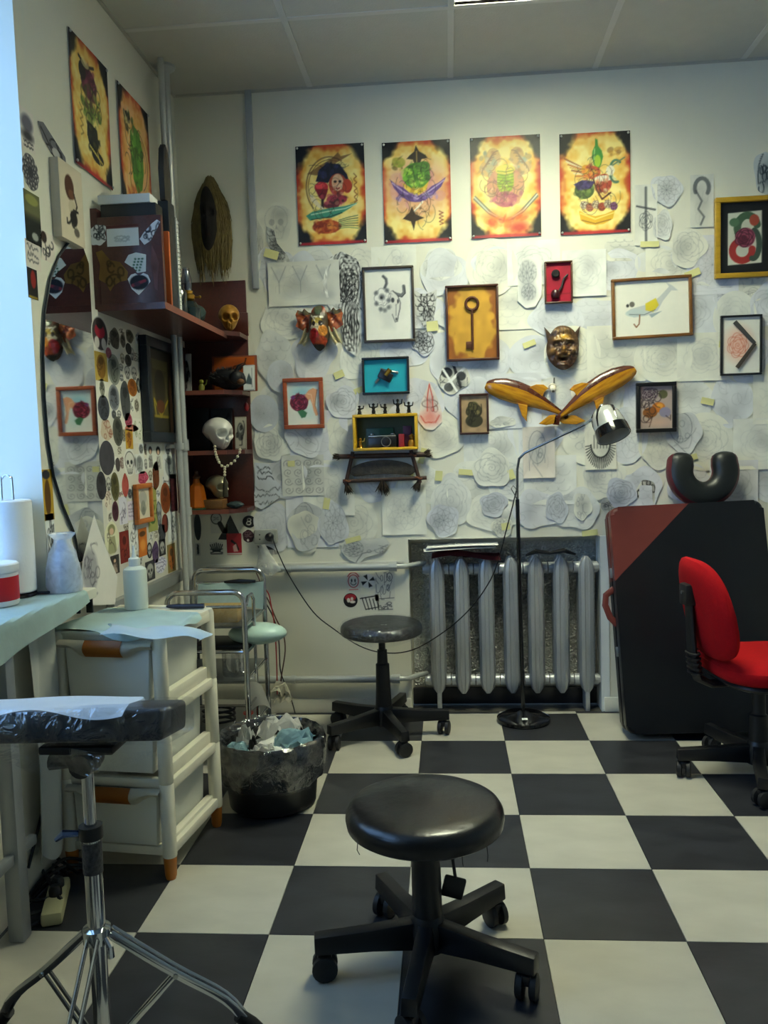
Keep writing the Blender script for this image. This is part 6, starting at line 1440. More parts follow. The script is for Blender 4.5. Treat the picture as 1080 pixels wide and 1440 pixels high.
def p_small(c, R): c.ell(.5, .45, .34, .3, '3a3c3c', .8); c.ell(.5, .35, .2, .14, '8a8a84'); tangle(c, .5, .5, .4, .4, C('1c1c1e'), .004, .8, R, 6)
def leaning(px0, py0, px1, py1, Y, z, col, painter, label, fcol, name='leaning_picture'):
    p0 = atY(px0, (py0+py1)/2, Y); p1 = atY(px1, (py0+py1)/2, Y); w = p1.x-p0.x; h = atY((px0+px1)/2, py0, Y).z-z
    t = thing(name, label, 'picture', ((p0.x+p1.x)/2, Y, z), rot=(-.10, 0, 0))
    part('board', G().box(-w/2, w/2, -.006, .004, 0, h, .001), mat('frame_'+fcol, fcol, .5, var=.1), t)
    c = Cv(w*.9, h*.92, col, .0028); painter(c, random.Random(int(px0))); part('print', c.mesh('print', PRINT), None, t, loc=(0, -.0065, h/2))
leaning(330, 586, 346, 631, 3.50, zs[2], 'a9a394', p_small, 'narrow monochrome portrait card leaning at the end of the skull shelf', '8a8676')
leaning(296, 574, 326, 625, 3.545, zs[2], '33383a', p_small, 'dark grey picture leaning behind the white skull', '26282a')
def p_or(c, R): c.ell(.5, .4, .4, .3, '8a3c12', .8, soft=8); tangle(c, .5, .4, .45, .35, C('2a1408'), .006, .8, R, 8)
leaning(298, 500, 361, 546, 3.53, zs[1], 'b3561a', p_or, 'orange picture card leaning at the back of the middle corner board', '7a3412')
def p_wht(c, R): c.poly([(.15, .75), (.5, .3), (.8, .6), (.75, .8)], '4a5a60'); c.line([(.8, .1), (.8, .9)], .003, '8a8c8c')
leaning(342, 513, 358, 548, 3.49, zs[1], 'e0e2de', p_wht, 'white card with a blue grey triangle leaning on the orange picture', 'b9bab4')
# black creature figure
a = atY(318, 526, 3.45)
bc = thing('black_creature', 'black bristly creature figure with horns on the middle corner board', 'figurine', (a.x, 3.45, zs[1]))
M_BC = mat('black_bristle', '100f10', .55, var=.3, scale=50, bump=.6)
part('body', G().crumple((0, 0, .045), (.07, .05, .046), 21), M_BC, bc); part('head', G().ell((.05, -.03, .05), .03, .028, .03), M_BC, bc); part('muzzle', G().ell((.072, -.045, .032), .016, .016, .012, 12, 8), mat('muzzle_brown', '6a4526', .5), bc)
for q in (-1, 1): part('horn', G().tube([(.05, -.03+q*.012, .075), (.065, -.03+q*.02, .098), (.09, -.03+q*.02, .108)], [.006, .0045, .0015], 8), M_BC, bc)
g = G(); R = random.Random(8)
for i in range(90):
    th, ph_ = R.uniform(0, 2*PI), R.uniform(.1, 1.4); d = Vector((math.cos(th)*math.cos(ph_), math.sin(th)*math.cos(ph_), math.sin(ph_))); p0 = Vector((d.x*.065, d.y*.046, .045+d.z*.042))
    g.tube([p0, p0+d*.018+Vector((R.uniform(-.006, .006), 0, 0))], [.0022, .0004], 4)
tag(part('bristles', g, M_BC, bc), kind='stuff')
a = atY(283, 536, 3.44); gf = thing('green_figurine', 'small yellow green toy figure on the middle corner board', 'figurine', (a.x, 3.44, zs[1])); M_GF = mat('lime_toy', '7a7a22', .5, var=.2)
part('body', G().lathe([(0, 0), (.012, 0), (.014, .018), (.008, .03), (0, .032)], 10), M_GF, gf); part('head', G().ell((0, 0, .04), .01, n=10, m=8), M_GF, gf); part('arm', G().tube([(.008, 0, .022), (.02, 0, .03), (.024, 0, .048)], .003, 6), M_GF, gf)
a = atY(268, 515, 3.53); leaning(254, 497, 268, 533, 3.54, zs[1], 'd6d8d2', p_small, 'pale grey card leaning in the corner beside the pipe', 'c2c4bc')
a = atY(340, 572, 3.57); solo('red_charm', G().lathe([(0, .02), (.008, .012), (.012, -.006), (.007, -.018), (0, -.022)], 10), mat('red_lacquer', '8a141c', .35), 'small red lacquer charm hanging on the shelf back', 'charm', (-.872, YB-.025, a.z))
# hooded hair mask above the corner shelf
hp_, _, hw_, hh_ = place('B', (273, 250, 328, 392), 0)
hm = thing('hair_mask', 'long dark wooden mask with a hood of brown straw hair above the corner shelf', 'mask', hp_)
g = G(); n_ = 20
def hood(u, v):
    t = -1+2*u; wv = (.10+.90*math.sin(min(1, v*1.7)*PI/2)**.9)*(1-.12*max(0, v-.7)/.3)
    x = t*hw_*.48*wv; y = -.018-.045*math.sqrt(max(0, 1-t*t))*wv
    return (x, y, hh_*.5-v*hh_*(.90+.05*math.sin(9*t+1)+.03*math.sin(23*t)))
part('hair_hood', G().grid(hood, 30, 24, thick=.004), mat('straw_hair', '443a1c', .85, var=.55, scale=16, stretch=(14, 14, .6), bump=1., bscale=14), hm)
strands = G(); R = random.Random(31)
for i in range(420):
    u = R.uniform(0, 1); v0 = R.uniform(0, .75); v1 = min(1.14, v0+R.uniform(.25, .55)); du = R.uniform(-.03, .03)
    pts = []
    for k in range(4):
        x, y, z = hood(min(1, max(0, u+du*k)), v0+(v1-v0)*k/3); pts.append((x*1.04+R.uniform(-.003, .003), y-.006-.006*math.sin(k+i), z))
    strands.tube(pts, [.0025, .003, .0025, .0008], 4)
tag(part('hair_strands', strands, mat('straw_strand', '6a5a30', .8, var=.4, scale=30), hm), kind='stuff')
def hface(c):
    X = (c.U-.5)*2; c.H = .035*np.sqrt(np.clip(1-X**2, 0, 1))+.018*np.exp(-((c.U-.5)/.1)**2-((c.V-.5)/.18)**2)+.006*np.exp(-((c.V-.3)/.05)**2)
    c.C[:] = C('171210'); 
    for q in (-1, 1): c.H -= .016*np.exp(-((c.U-.5-q*.22)/.12)**4-((c.V-.40)/.045)**4)
    c.ell(.5, .75, .16, .04, '2a1712'); c.speck(80, .4)
c = Cv(hw_*.42, hh_*.62, '1c1512', .003, o_ell(36)); hface(c)
part('face', c.mesh('face', PRINT), None, hm, loc=(0, -.062, hh_*.04)); part('face_back', G().ell((0, -.05, hh_*.04), hw_*.19, .02, hh_*.29), mat('ebony', '1d1712', .5), hm)
solo('red_board', G().box(-.055, .055, -.012, .0, 0, .10, .002), M_SH, 'short dark red board upright at the top of the corner shelf', 'board', (-.905, YB-.014, zs[0]))

# ================================================================== SEATS
M_BP = mat('black_nylon', '141416', .42, var=.12, scale=20); M_BL = mat('black_leather', '0e0e10', .30, var=.25, scale=25, bump=.6, bscale=22, coat=.15); M_CHR = mat('chrome', 'c4c6c8', .12, 1., var=.04); M_RUB = mat('caster_rubber', '1a1a1b', .55)
def caster_parts(parent, x, y, ang):
    """twin wheel caster touching the floor"""
    c = part('caster', G().box(-.016, .016, -.010, .010, .034, .058, .004).cyl((0, 0, .05), (0, 0, .066), .0085, n=10), M_BP, parent, loc=(x, y, 0), rot=(0, 0, ang))
    for q in (-1, 1): part('wheel', G().lathe([(0, -.0095), (.022, -.0095), (.0285, -.006), (.0285, .006), (.022, .0095), (0, .0095)], 18, M=Matrix.Translation((0, q*.0150, .0285)) @ Matrix.Rotation(PI/2, 4, 'X')), M_RUB, c)
    return c
def star_base(t, R, ph, hub_h=.085, zc=.095, wob=0.):
    part('hub', G().lathe([(.030, .045), (.040, .05), (.042, .10), (.036, .125), (.028, .135), (0, .135)], 20), M_BP, t)
    for k in range(5):
        a = ph+2*PI*k/5; M_ = Matrix.Rotation(a, 4, 'Z'); g = G()
        secs = [(.03, .021, .054, .117), (R*.55, .019, .060, .108), (R+.022, .0180, .063, .102)]
        rings = []
        for x, w, z0, z1 in secs:
            rings.append([g.bm.verts.new(M_ @ Vector(q)) for q in ((x, -w, z0), (x, w, z0), (x, w*.85, z1), (x, -w*.85, z1))])
        for a_, b_ in zip(rings, rings[1:]):
            for j in range(4): g.bm.faces.new((a_[j], a_[(j+1) % 4], b_[(j+1) % 4], b_[j]))
        g.bm.faces.new(rings[0][::-1]); g.bm.faces.new(rings[-1])
        bmesh.ops.bevel(g.bm, geom=g.bm.edges[:], offset=.003, segments=2, affect='EDGES', profile=.5)
        lg = part('base_leg', g, M_BP, t)
        caster_parts(lg, R*math.cos(a), R*math.sin(a), a+1.3+.9*k)
def seat_profile(r, z0, z1):
    h = z1-z0; p = [(0, z0)]
    p += [(r*.93, z0), (r*.985, z0+h*.12), (r, z0+h*.4), (r*.99, z0+h*.62), (r*.95, z0+h*.82), (r*.88, z0+h*.93), (r*.7, z1-h*.0), (r*.45, z1+h*.06), (r*.2, z1+h*.08), (0, z1+h*.085)]
    return p
# front stool
fs_ = thing('stool', 'black leather swivel stool with frayed round seat on five bare casters', 'stool', (-.07, 1.79, 0))
SZ0 = .335
part('seat', G().lathe(seat_profile(.178, SZ0, SZ0+.058), 64), M_BL, fs_)
part('seat_plate', G().lathe([(0, SZ0-.012), (.10, SZ0-.012), (.15, SZ0-.002), (.165, SZ0+.001)], 32), M_BP, fs_)
part('column', G().lathe([(.034, .13), (.033, .24), (.030, .26), (.030, SZ0-.01), (0, SZ0-.01)], 20), M_BP, fs_)
star_base(fs_, .235, math.radians(47))
lv = part('lever', G().tube([(.03, .0, SZ0-.006), (.055, .01, SZ0-.03), (.062, .012, SZ0-.1), (.066, .012, SZ0-.135)], .004, 8), M_BP, fs_)
part('lever_paddle', G().box(-.028, .022, -.006, .006, -.05, 0, .005, M=Matrix.Translation((.07, .012, SZ0-.128)) @ Matrix.Rotation(.25, 4, 'Y')), M_BP, lv)
for k, (a, L) in enumerate(((3.75, .02), (5.6, .03), (5.2, .018), (.2, .022))): part('loose_thread', G().tube([(.172*math.cos(a), .172*math.sin(a), SZ0+.006), (.174*math.cos(a), .174*math.sin(a), SZ0-L*.5), (.17*math.cos(a+.02), .17*math.sin(a+.02), SZ0-L)], .0009, 4), M_BP, fs_)
# rear stool wrapped in film
bs = thing('stool', 'black swivel stool with its seat wrapped in clear film before the radiator', 'stool', (-.285, 3.30, 0))
SZ1 = .425
part('seat', G().lathe(seat_profile(.168, SZ1, SZ1+.052), 48), mat('black_vinyl', '1a1a1c', .35, var=.15), bs)
def wobf(a, i): return 1+.02*math.sin(9*a+i)+.015*math.sin(17*a+2*i)
part('film_wrap', G().lathe([(.04, SZ1-.05), (.09, SZ1-.035), (.14, SZ1-.015), (.173, SZ1+.012), (.176, SZ1+.03), (.165, SZ1+.05), (.12, SZ1+.062), (0, SZ1+.064)], 64, wob=lambda a, i: wobf(a, i) if i < 5 else 1), film('cling_film', gloss=.13, rough=.12, bscale=34.), bs)
part('seat_plate', G().box(-.06, .06, -.06, .06, SZ1-.018, SZ1-.001, .004), M_BP, bs)
part('column', G().lathe([(.034, .12), (.030, .20), (.028, .30), (.022, .305), (.020, .36), (.014, .362), (.014, SZ1-.017), (0, SZ1-.017)], 20), M_BP, bs)
star_base(bs, .245, math.radians(4))
# red office chair
CH = math.radians(7)
rc = thing('office_chair', 'red upholstered office chair with black bracket and casters', 'office chair', (1.055, 2.885, 0), CH)
M_RED = mat('red_upholstery', 'a80812', .9, var=.10, scale=60, bump=.25, bscale=250, spec=.2)
def cushion(w, d, h, p=3.2, n=40, m=10, dome=.0):
    """superellipse pad, x depth d, y width w, z 0..h"""
    g = G(); rings = []
    for j in range(m+1):
        t = -PI/2+PI*j/m; s = abs(math.cos(t))**.42; z = h/2+h/2*math.copysign(abs(math.sin(t))**.8, math.sin(t))
        if j in (0, m): rings.append([g.bm.verts.new((0, 0, z))]); continue
        ring = []
        for i in range(n):
            a = 2*PI*i/n; c_, s_ = math.cos(a), math.sin(a)
            ring.append(g.bm.verts.new((math.copysign(abs(c_)**(2/p), c_)*d/2*s, math.copysign(abs(s_)**(2/p), s_)*w/2*s, z)))
        rings.append(ring)
    for a, b in zip(rings, rings[1:]):
        for i in range(n):
            k = (i+1) % n
            if len(a) == 1: g.bm.faces.new((a[0], b[k], b[i]))
            elif len(b) == 1: g.bm.faces.new((a[i], a[k], b[0]))
            else: g.bm.faces.new((a[i], a[k], b[k], b[i]))
    return g
SEZ = .345
g = cushion(.43, .42, .085); part('seat', g, M_RED, rc, loc=(.03, 0, SEZ+.012))
part('seat_pan', cushion(.38, .36, .04), M_BP, rc, loc=(.03, 0, SEZ-.008))
g = cushion(.36, .345, .062)
bm = g.bm
for v in bm.verts:      # stand the pad up: x->z, z->x, bow around the sitter
    x, y, z = v.co
    v.co = Vector((z-.03+.9*(y*y)-.20*x, y*(1-.22*max(0, x/.17)), x))
part('backrest', g, M_RED, rc, loc=(-.205, 0, .605))
bk = part('back_bracket', G().tube([(-.05, 0, SEZ-.005), (-.17, 0, SEZ-.008), (-.215, 0, SEZ+.015), (-.232, 0, SEZ+.07), (-.238, 0, SEZ+.16), (-.246, 0, SEZ+.30)], [.02, .022, .026, .026, .022, .02], 12, flat=(.6, 1.25)), M_BP, rc)
for k in range(5): part('bellows_rib', G().tube([(-.224-.002*k+.026*math.cos(a)*.7, .034*math.sin(a), SEZ+.035+.017*k) for a in np.linspace(0, 2*PI, 16, endpoint=False)], .005, 6, closed=True), M_BP, bk)
part('bracket_cap', G().box(-.270, -.222, -.032, .032, SEZ+.27, SEZ+.345, .01), M_BP, bk); part('bracket_bolt', G().cyl((-.272, 0, SEZ+.315), (-.269, 0, SEZ+.315), .007, n=12), M_STEEL, bk)
part('column', G().lathe([(.032, .13), (.030, .22), (.024, .225), (.022, SEZ-.005), (0, SEZ-.005)], 20), M_BP, rc)
part('tilt_lever', G().tube([(.05, 0, SEZ-.012), (.05, -.16, SEZ-.012), (.05, -.2, SEZ-.018)], .005, 8), M_BP, rc)
star_base(rc, .255, math.radians(180)-CH+.02)

# ================================================================== FOLDED MASSAGE TABLE AND HEAD REST
TH = .205; TW, TH_, TD = .605, .905, .125
mt = thing('massage_table', 'folded black massage table with a maroon corner leaning on the back wall', 'massage table', (.678, 3.222, TD*math.sin(TH)+.002), rot=(-TH, -.028, .0))
M_MTB = mat('black_vinyl_pad', '101216', .36, var=.10, scale=8, bump=.1, bscale=80); M_MTM = mat('maroon_vinyl', '6a302a', .42, var=.10, scale=8, bump=.1, bscale=80)
def pad(y0, y1, side):
    bm = bmesh.new(); g = G(); g.bm.free(); g.bm = bm
    # rounded corners in the plane of the panel, then a soft edge
    r = .035; n = 6; ol = []
    for cx, cz, a0 in ((TW-r, TH_-r, 0), (r, TH_-r, PI/2), (r, r, PI), (TW-r, r, 3*PI/2)):
        for i in range(n+1): ol.append((cx+r*math.cos(a0+PI/2*i/n), cz+r*math.sin(a0+PI/2*i/n)))
    g.prism(ol, y0, y1)
    es = [e for e in bm.edges if abs(e.verts[0].co.y-e.verts[1].co.y) < 1e-6]
    bmesh.ops.bevel(bm, geom=es, offset=.018, segments=4, affect='EDGES', profile=.5)
    p0 = Vector((.315, 0, TH_)); p1 = Vector((0, 0, TH_-.30)); d = p1-p0; nrm = Vector((d.z, 0, -d.x)).normalized()   # seam line
    if (Vector((0, 0, TH_))-p0).dot(nrm) < 0: nrm = -nrm
    kw = {'clear_inner': True} if side == 'corner' else {'clear_outer': True}
    bmesh.ops.bisect_plane(bm, geom=bm.verts[:]+bm.edges[:]+bm.faces[:], plane_co=p0, plane_no=nrm, **kw)
    return g
part('front_pad', pad(0, .05, 'main'), M_MTB, mt); part('front_pad_corner', pad(0, .05, 'corner'), M_MTM, mt)
part('frame_edge', G().box(.012, TW-.012, .048, .076, .01, TH_-.01, .004), mat('beech_dark', '2a1c16', .5), mt)
part('rear_pad', pad(.074, TD, 'main'), M_MTB, mt); part('rear_pad_corner', pad(.074, TD, 'corner'), M_MTM, mt)
part('carry_strap', G().tube([(.004, .062, .575), (-.03, .06, .55), (-.036, .058, .51), (-.02, .06, .46), (.006, .062, .43)], .011, 8, flat=(1.2, .3)), M_MTM, mt)
for zz in (.3, .62): part('latch', G().box(-.006, .012, .05, .074, zz, zz+.04, .002), M_STEEL, mt)
hr = thing('head_rest', 'horseshoe shaped black cushion with maroon rim standing on the folded table', 'head rest', (1.053, 3.49, .0), rot=(-.16, 0, -.05))
hr.location.z = .895
ctr = []
for a in np.linspace(math.radians(165), math.radians(375), 30): ctr.append((.092*math.cos(a), .152+.098*math.sin(a)))
ctr = [(-.088, .232), (-.088, .226), (-.088, .216), (-.088, .203)]+[p for p in ctr]+[(.088, .203), (.088, .216), (.088, .226), (.088, .232)]
def ushell(lo, hi, name, m):
    g = G(); n = 12; k = len(ctr); rings = []
    for i in range(k):
        a = ctr[max(0, i-1)]; b_ = ctr[min(k-1, i+1)]; tx, tz = b_[0]-a[0], b_[1]-a[1]; L = math.hypot(tx, tz); nx, nz = tz/L, -tx/L
        e = min(i, k-1-i); s = (.25, .62, .85, .96, 1.)[min(4, e)]
        ring = []
        for j in range(n+1):
            th = lo+(hi-lo)*j/n; ca, sa = math.cos(th), math.sin(th)
            ox = math.copysign(abs(ca)**.85, ca)*.054*s; oy = math.copysign(abs(sa)**.85, sa)*.046*s
            ring.append(g.bm.verts.new((ctr[i][0]+nx*ox, -oy, ctr[i][1]+nz*ox)))
        rings.append(ring)
    for a, b_ in zip(rings, rings[1:]):
        for j in range(n): g.bm.faces.new((a[j], a[j+1], b_[j+1], b_[j]))
    g.bm.faces.new(rings[0]); g.bm.faces.new(rings[-1][::-1])
    part(name, g, m, hr)
ushell(.80, PI-.25, 'cushion_face', mat('rest_vinyl', '171b1b', .42, var=.12, scale=15)); ushell(PI-.25, 2*PI+.80, 'cushion_rim', mat('rest_maroon', '5a2028', .45, var=.1))

# ================================================================== FLOOR LAMP AND ITS CORD
LX, LY = .297, 3.475
fl_ = thing('floor_lamp', 'slim floor lamp with black round base and chrome dome shade', 'floor lamp', (LX, LY, 0))
M_GB = mat('gloss_black', '0c0c0e', .15, var=.1, coat=.5)
part('base', G().lathe([(0, 0), (.110, 0), (.114, .006), (.112, .016), (.09, .028), (.03, .036), (.016, .045), (0, .045)], 40), M_GB, fl_)
lt = atY(727.5, 702, LY); lb = atY(727.5, 660, LY)
part('lower_pole', G().cyl((0, 0, .04), (lt.x-LX, 0, lt.z), .0085, n=14), M_GB, fl_)
tip = atY(822, 597, LY-.07)
up = [Vector((lt.x-LX, 0, lt.z)), Vector((lb.x-LX, 0, lb.z-.0))]
e = Vector((tip.x-LX, tip.y-LY, tip.z))
q1 = atY(730, 645, LY-.004); q2 = atY(738, 637, LY-.01)
part('upper_arm', G().tube([*up, Vector((q1.x-LX, q1.y-LY, q1.z)), Vector((q2.x-LX, q2.y-LY, q2.z)), e], .0055, 10), mat('satin_chrome', '8f9294', .25, .95, var=.05), fl_)
part('cord_hook', G().tube([(lt.x-LX, -.004, lt.z-.01), (lt.x-LX-.012, -.01, lt.z+.02), (lt.x-LX-.026, -.012, lt.z+.045), (lt.x-LX-.018, -.012, lt.z+.058), (lt.x-LX-.006, -.008, lt.z+.045), (lt.x-LX-.002, -.005, lt.z+.01)], .002, 6), M_CHR, fl_)
hc = atY(848, 576, LY-.08); ax = Vector((.26, -.42, -.87)).normalized()
M_ = Matrix.Translation((hc.x-LX, hc.y-LY, hc.z)) @ ax.to_track_quat('Z', 'Y').to_matrix().to_4x4()
def lathe_m(prof, n=32, m=M_): return G().lathe(prof, n, M=m)
M_SHADE = mat('shade_chrome', 'd4d5d2', .25, .55, var=.06)
sh = part('shade', lathe_m([(0, -.012), (.02, -.010), (.042, .004), (.056, .03), (.063, .07), (.066, .125), (.063, .125), (.06, .07), (.052, .03), (.035, .012), (0, .006)], 40), M_SHADE, fl_)
part('shade_band', lathe_m([(.0655, .085), (.0672, .09), (.0690, .126), (.0668, .127)], 40), M_GB, sh)
for k in range(5):
    a0 = k*1.26; part('shade_stripe', G().tube([M_ @ Vector((r*1.015*math.cos(a0+t), r*1.015*math.sin(a0+t), z)) for r, z, t in ((.03, -.004, 0), (.05, .014, .25), (.06, .045, .45), (.065, .08, .55))], [.004, .006, .005, .002], 6), M_GB, sh)
part('shade_cap', G().ell(M_ @ Vector((0, 0, -.012)), .014, n=12, m=8), M_CHR, sh)
part('bulb', lathe_m([(0, .085), (.02, .075), (.024, .055), (.014, .03), (0, .02)], 20), mat('white_bulb', 'dcdcd6', .3), sh)
part('swivel', G().tube([e, M_ @ Vector((-.0, 0, .01)), M_ @ Vector((0, 0, -.005))], .006, 8), M_CHR, fl_)
ti = part('base_label', G().grid(lambda u, v: (-.012+.024*u, -.062-.022*v+.0, .0332-.0055*v+.0), 3, 3), M_PAPER, fl_)
cp_ = [(383, 756, YB-.065), (390, 775, YB-.07), (408, 812, YB-.07), (440, 860, YB-.07), (470, 885, YB-.075), (505, 908, YB-.08), (540, 918, YB-.08), (580, 914, YB-.085), (625, 888, YB-.09), (662, 855, YB-.09), (690, 815, YB-.09), (703, 780, YB-.095), (712, 745, LY-.02), (720, 715, LY-.015), (726, 690, LY-.012)]
def smooth_path(pts, n=5):
    P = [Vector(p) for p in pts]; P = [P[0]]+P+[P[-1]]; out = []
    for i in range(1, len(P)-2):
        for k in range(n):
            t = k/n; a, b_, c_, d = P[i-1], P[i], P[i+1], P[i+2]
            out.append(.5*((2*b_)+(c_-a)*t+(2*a-5*b_+4*c_-d)*t*t+(3*b_-a-3*c_+d)*t**3))
    return out+[P[-2]]
solo('lamp_cord', G().tube(smooth_path([atY(x, y, Y) for x, y, Y in cp_]), .0026, 6), M_BLK, 'thin black lamp cord drooping from the wall socket past the wrapped stool', 'cord')
# ================================================================== WORK BENCH AT THE WINDOW
BZ = .80                                    # bench top height
M_BEN = mat('bench_white', 'd9d7c9', .4, var=.04); M_LEGM = mat('grey_steel_leg', '9ea3a8', .35, .5, var=.05)
BXF = -1.045                                 # front edge of the bench
bn = thing('work_bench', 'narrow white work bench under the window covered by a pale blue sheet', 'bench', (0, 0, 0))
part('bench_top', G().box(XL+.002, BXF, .55, 2.345, BZ-.035, BZ-.004, .006), M_BEN, bn); part('sill_board', G().box(XL-.238, XL+.02, WIN_Y0+.002, WIN_Y1-.002, BZ+.0005-.0045, BZ-.0002), M_BEN, bn)
for y in (1.87, .75): part('leg', G().box(BXF-.055, BXF-.015, y-.02, y+.02, 0, BZ-.035, .004), M_LEGM, bn)
part('front_rail', G().box(BXF-.05, BXF-.03, .77, 1.94, BZ-.085, BZ-.036, .003), M_LEGM, bn)
part('lower_rail', G().box(BXF-.045, BXF-.025, .77, 1.96, .20, .225, .003), M_LEGM, bn)
M_CLOTH = mat('pale_blue_tissue', 'cfe6e6', .75, var=.08, scale=10, bump=.35, bscale=30)
R7 = random.Random(12)
def fold(u, f, a): return a*(math.sin(f*u)+.6*math.sin(2.3*f*u+1.1)+.4*math.sin(4.1*f*u+2.))
def cloth(u, v):
    """v runs from the window side over the bench and down its front"""
    y = .60+u*(1.62 if v < .45 else 1.62+.10*(v-.45)); x0 = XL-.20
    L = .30+.10*(1 if u < .72 else 1-((u-.72)/.28)**1.0*.75)
    s = v*(L+.012*math.sin(7*u)); top = BXF-.006-x0
    if s < top: return (x0+s, y, BZ+.002+.0015*math.sin(30*u)*math.sin(9*v))
    t = s-top; rr_ = .012
    if t < rr_*1.57: a = t/rr_; return (x0+top+rr_*math.sin(a), y, BZ+.002-rr_*(1-math.cos(a)))
    d = t-rr_*1.57
    return (x0+top+rr_+.03*d*4*(.4+.6*(math.sin(16*u)*.5+.5))+.010*math.sin(22*u)*min(1, d*12), y, BZ+.002-rr_-d)
solo('bench_sheet', G().grid(cloth, 90, 40, thick=.0012), M_CLOTH, 'pale blue paper sheet draped over the window bench', 'sheet')
solo('plastic_sheet', G().grid(lambda u, v: (BXF-.055+.012*math.sin(7*u+3*v), 2.03+.13*u, BZ-.04-.66*v+.015*math.sin(9*u)), 16, 20), mat('milky_plastic', 'c2c4be', .35, var=.08, bump=.4, bscale=14), 'milky plastic sheet hanging below the window bench beside the drawer tower', 'sheet')
# paper towel roll on a wire stand
tr = thing('paper_towel_roll', 'tall white paper towel roll on a wire stand by the window', 'paper towel', (-1.205, 2.170, BZ+.0035))
M_TOW = mat('white_towel', 'eef0f0', .8, var=.03, bump=.3, bscale=90)
part('roll', G().lathe([(.018, .012), (.057, .012), (.060, .016), (.060, .262), (.057, .266), (.018, .266), (.018, .012)], 40), M_TOW, tr)
part('stand_base', G().lathe([(0, 0), (.060, 0), (.060, .008), (.0, .010)], 32), M_DKMET, tr)
part('wire_handle', G().tube(smooth_path([(-.016, 0, .01), (-.016, 0, .30), (-.012, 0, .325), (0, 0, .335), (.012, 0, .325), (.016, 0, .30), (.016, 0, .01)], 4), .0025, 8), M_CHR, tr)
tb = thing('ointment_tub', 'white plastic tub with a broad red label on the window bench', 'tub', (-1.185, 2.040, BZ+.0035))
part('body', G().lathe([(0, 0), (.056, 0), (.059, .006), (.059, .085), (.055, .09), (0, .09)], 36), mat('tub_white', 'e8eae8', .3, var=.02), tb)
part('label', G().lathe([(.0594, .014), (.0598, .016), (.0598, .074), (.0594, .076)], 36), mat('label_red', 'b5121f', .4, var=.04), tb)
part('lid', G().lathe([(.061, .086), (.062, .088), (.062, .106), (.058, .11), (0, .111)], 36), mat('tub_lid', 'eef0ee', .3, var=.02), tb)
# bottle inside a milky plastic bag
sbp = thing('bagged_bottle', 'spray bottle wrapped in a milky plastic bag on the window bench', 'bottle', (-1.090, 2.235, BZ+.0035))
part('bottle', G().lathe([(0, 0), (.034, 0), (.036, .006), (.035, .09), (.018, .125), (.013, .135), (.013, .155), (0, .155)], 24), mat('bluish_bottle', 'a9c0dc', .25, var=.05), sbp)
part('bag', G().lathe([(.045, .0), (.049, .02), (.045, .07), (.036, .11), (.024, .135), (.022, .148), (.033, .160), (.036, .166)], 40, wob=lambda a, i: 1+.05*math.sin(5*a+i)+.03*math.sin(11*a+2*i)), milky('milky_bag', cover=.6), sbp)
part('bottle_cap', G().cyl((0, 0, .15), (0, 0, .166), .014, n=16), mat('tub_lid', 'eef0ee', .3), sbp)
cb = [atZ(x, y, BZ+.008) for x, y in ((40, 838), (52, 834), (68, 833), (80, 829), (76, 825), (60, 826))]
solo('coiled_cable', G().tube(smooth_path(cb), .0042, 8), mat('navy_rubber', '15182a', .5), 'short dark blue cable lying in a loop on the window bench', 'cable')

# ================================================================== DRAWER TOWER
CRZ = math.radians(-7); cw_, cd_ = .335, .355
dt = thing('drawer_tower', 'white plastic three drawer tower with orange handles and feet', 'drawer unit', (-.928, 2.340, 0), CRZ)
M_PL = mat('cream_plastic', 'dedac8', .38, var=.03, scale=6); M_DR = mat('drawer_plastic', 'd3d5cc', .42, var=.03, scale=6); M_OP = mat('orange_plastic', 'b36a1e', .4, var=.06)
lev = [.068, .274, .480, .688]
for sx in (-1, 1):
    for sy in (-1, 1):
        X, Y = sx*(cw_/2-.016), sy*(cd_/2-.016)
        part('foot', G().lathe([(0, 0), (.013, 0), (.016, .01), (.019, .07), (0, .07)], 16, c=(X, Y, 0)), M_OP, dt)
        po_ = part('post', G().lathe([(.0195, .065), (.0205, .07), (.0205, lev[1]-.003), (.0185, lev[1]), (.0205, lev[1]+.003), (.0205, lev[2]-.003), (.0185, lev[2]), (.0205, lev[2]+.003), (.0205, lev[3]), (.016, lev[3]+.012), (0, lev[3]+.014)], 18, c=(X, Y, 0)), M_PL, dt)
for k in range(4):
    z = lev[k]
    for sx in (-1, 1):
        part('side_rail', G().box(sx*(cw_/2-.016)-.014, sx*(cw_/2-.016)+.014, -cd_/2+.02, cd_/2-.02, z-(.0 if k == 0 else .026), z+(.03 if k == 0 else .004), .004), M_PL, dt)
        if k < 3: part('side_lip', G().box(sx*(cw_/2-.028)-.012, sx*(cw_/2-.028)+.012, -cd_/2+.03, cd_/2-.03, z+.004, z+.040, .003), M_PL, dt)
    part('front_rail', G().box(-cw_/2+.02, cw_/2-.02, -cd_/2+.006, -cd_/2+.034, z-(.0 if k == 0 else .014), z+(.026 if k == 0 else .012), .004), M_PL, dt)
    part('back_rail', G().box(-cw_/2+.02, cw_/2-.02, cd_/2-.03, cd_/2-.008, z-.01, z+.02, .004), M_PL, dt)
part('top_panel', G().box(-cw_/2+.004, cw_/2-.004, -cd_/2+.004, cd_/2-.004, lev[3]-.004, lev[3]+.012, .006), M_PL, dt)
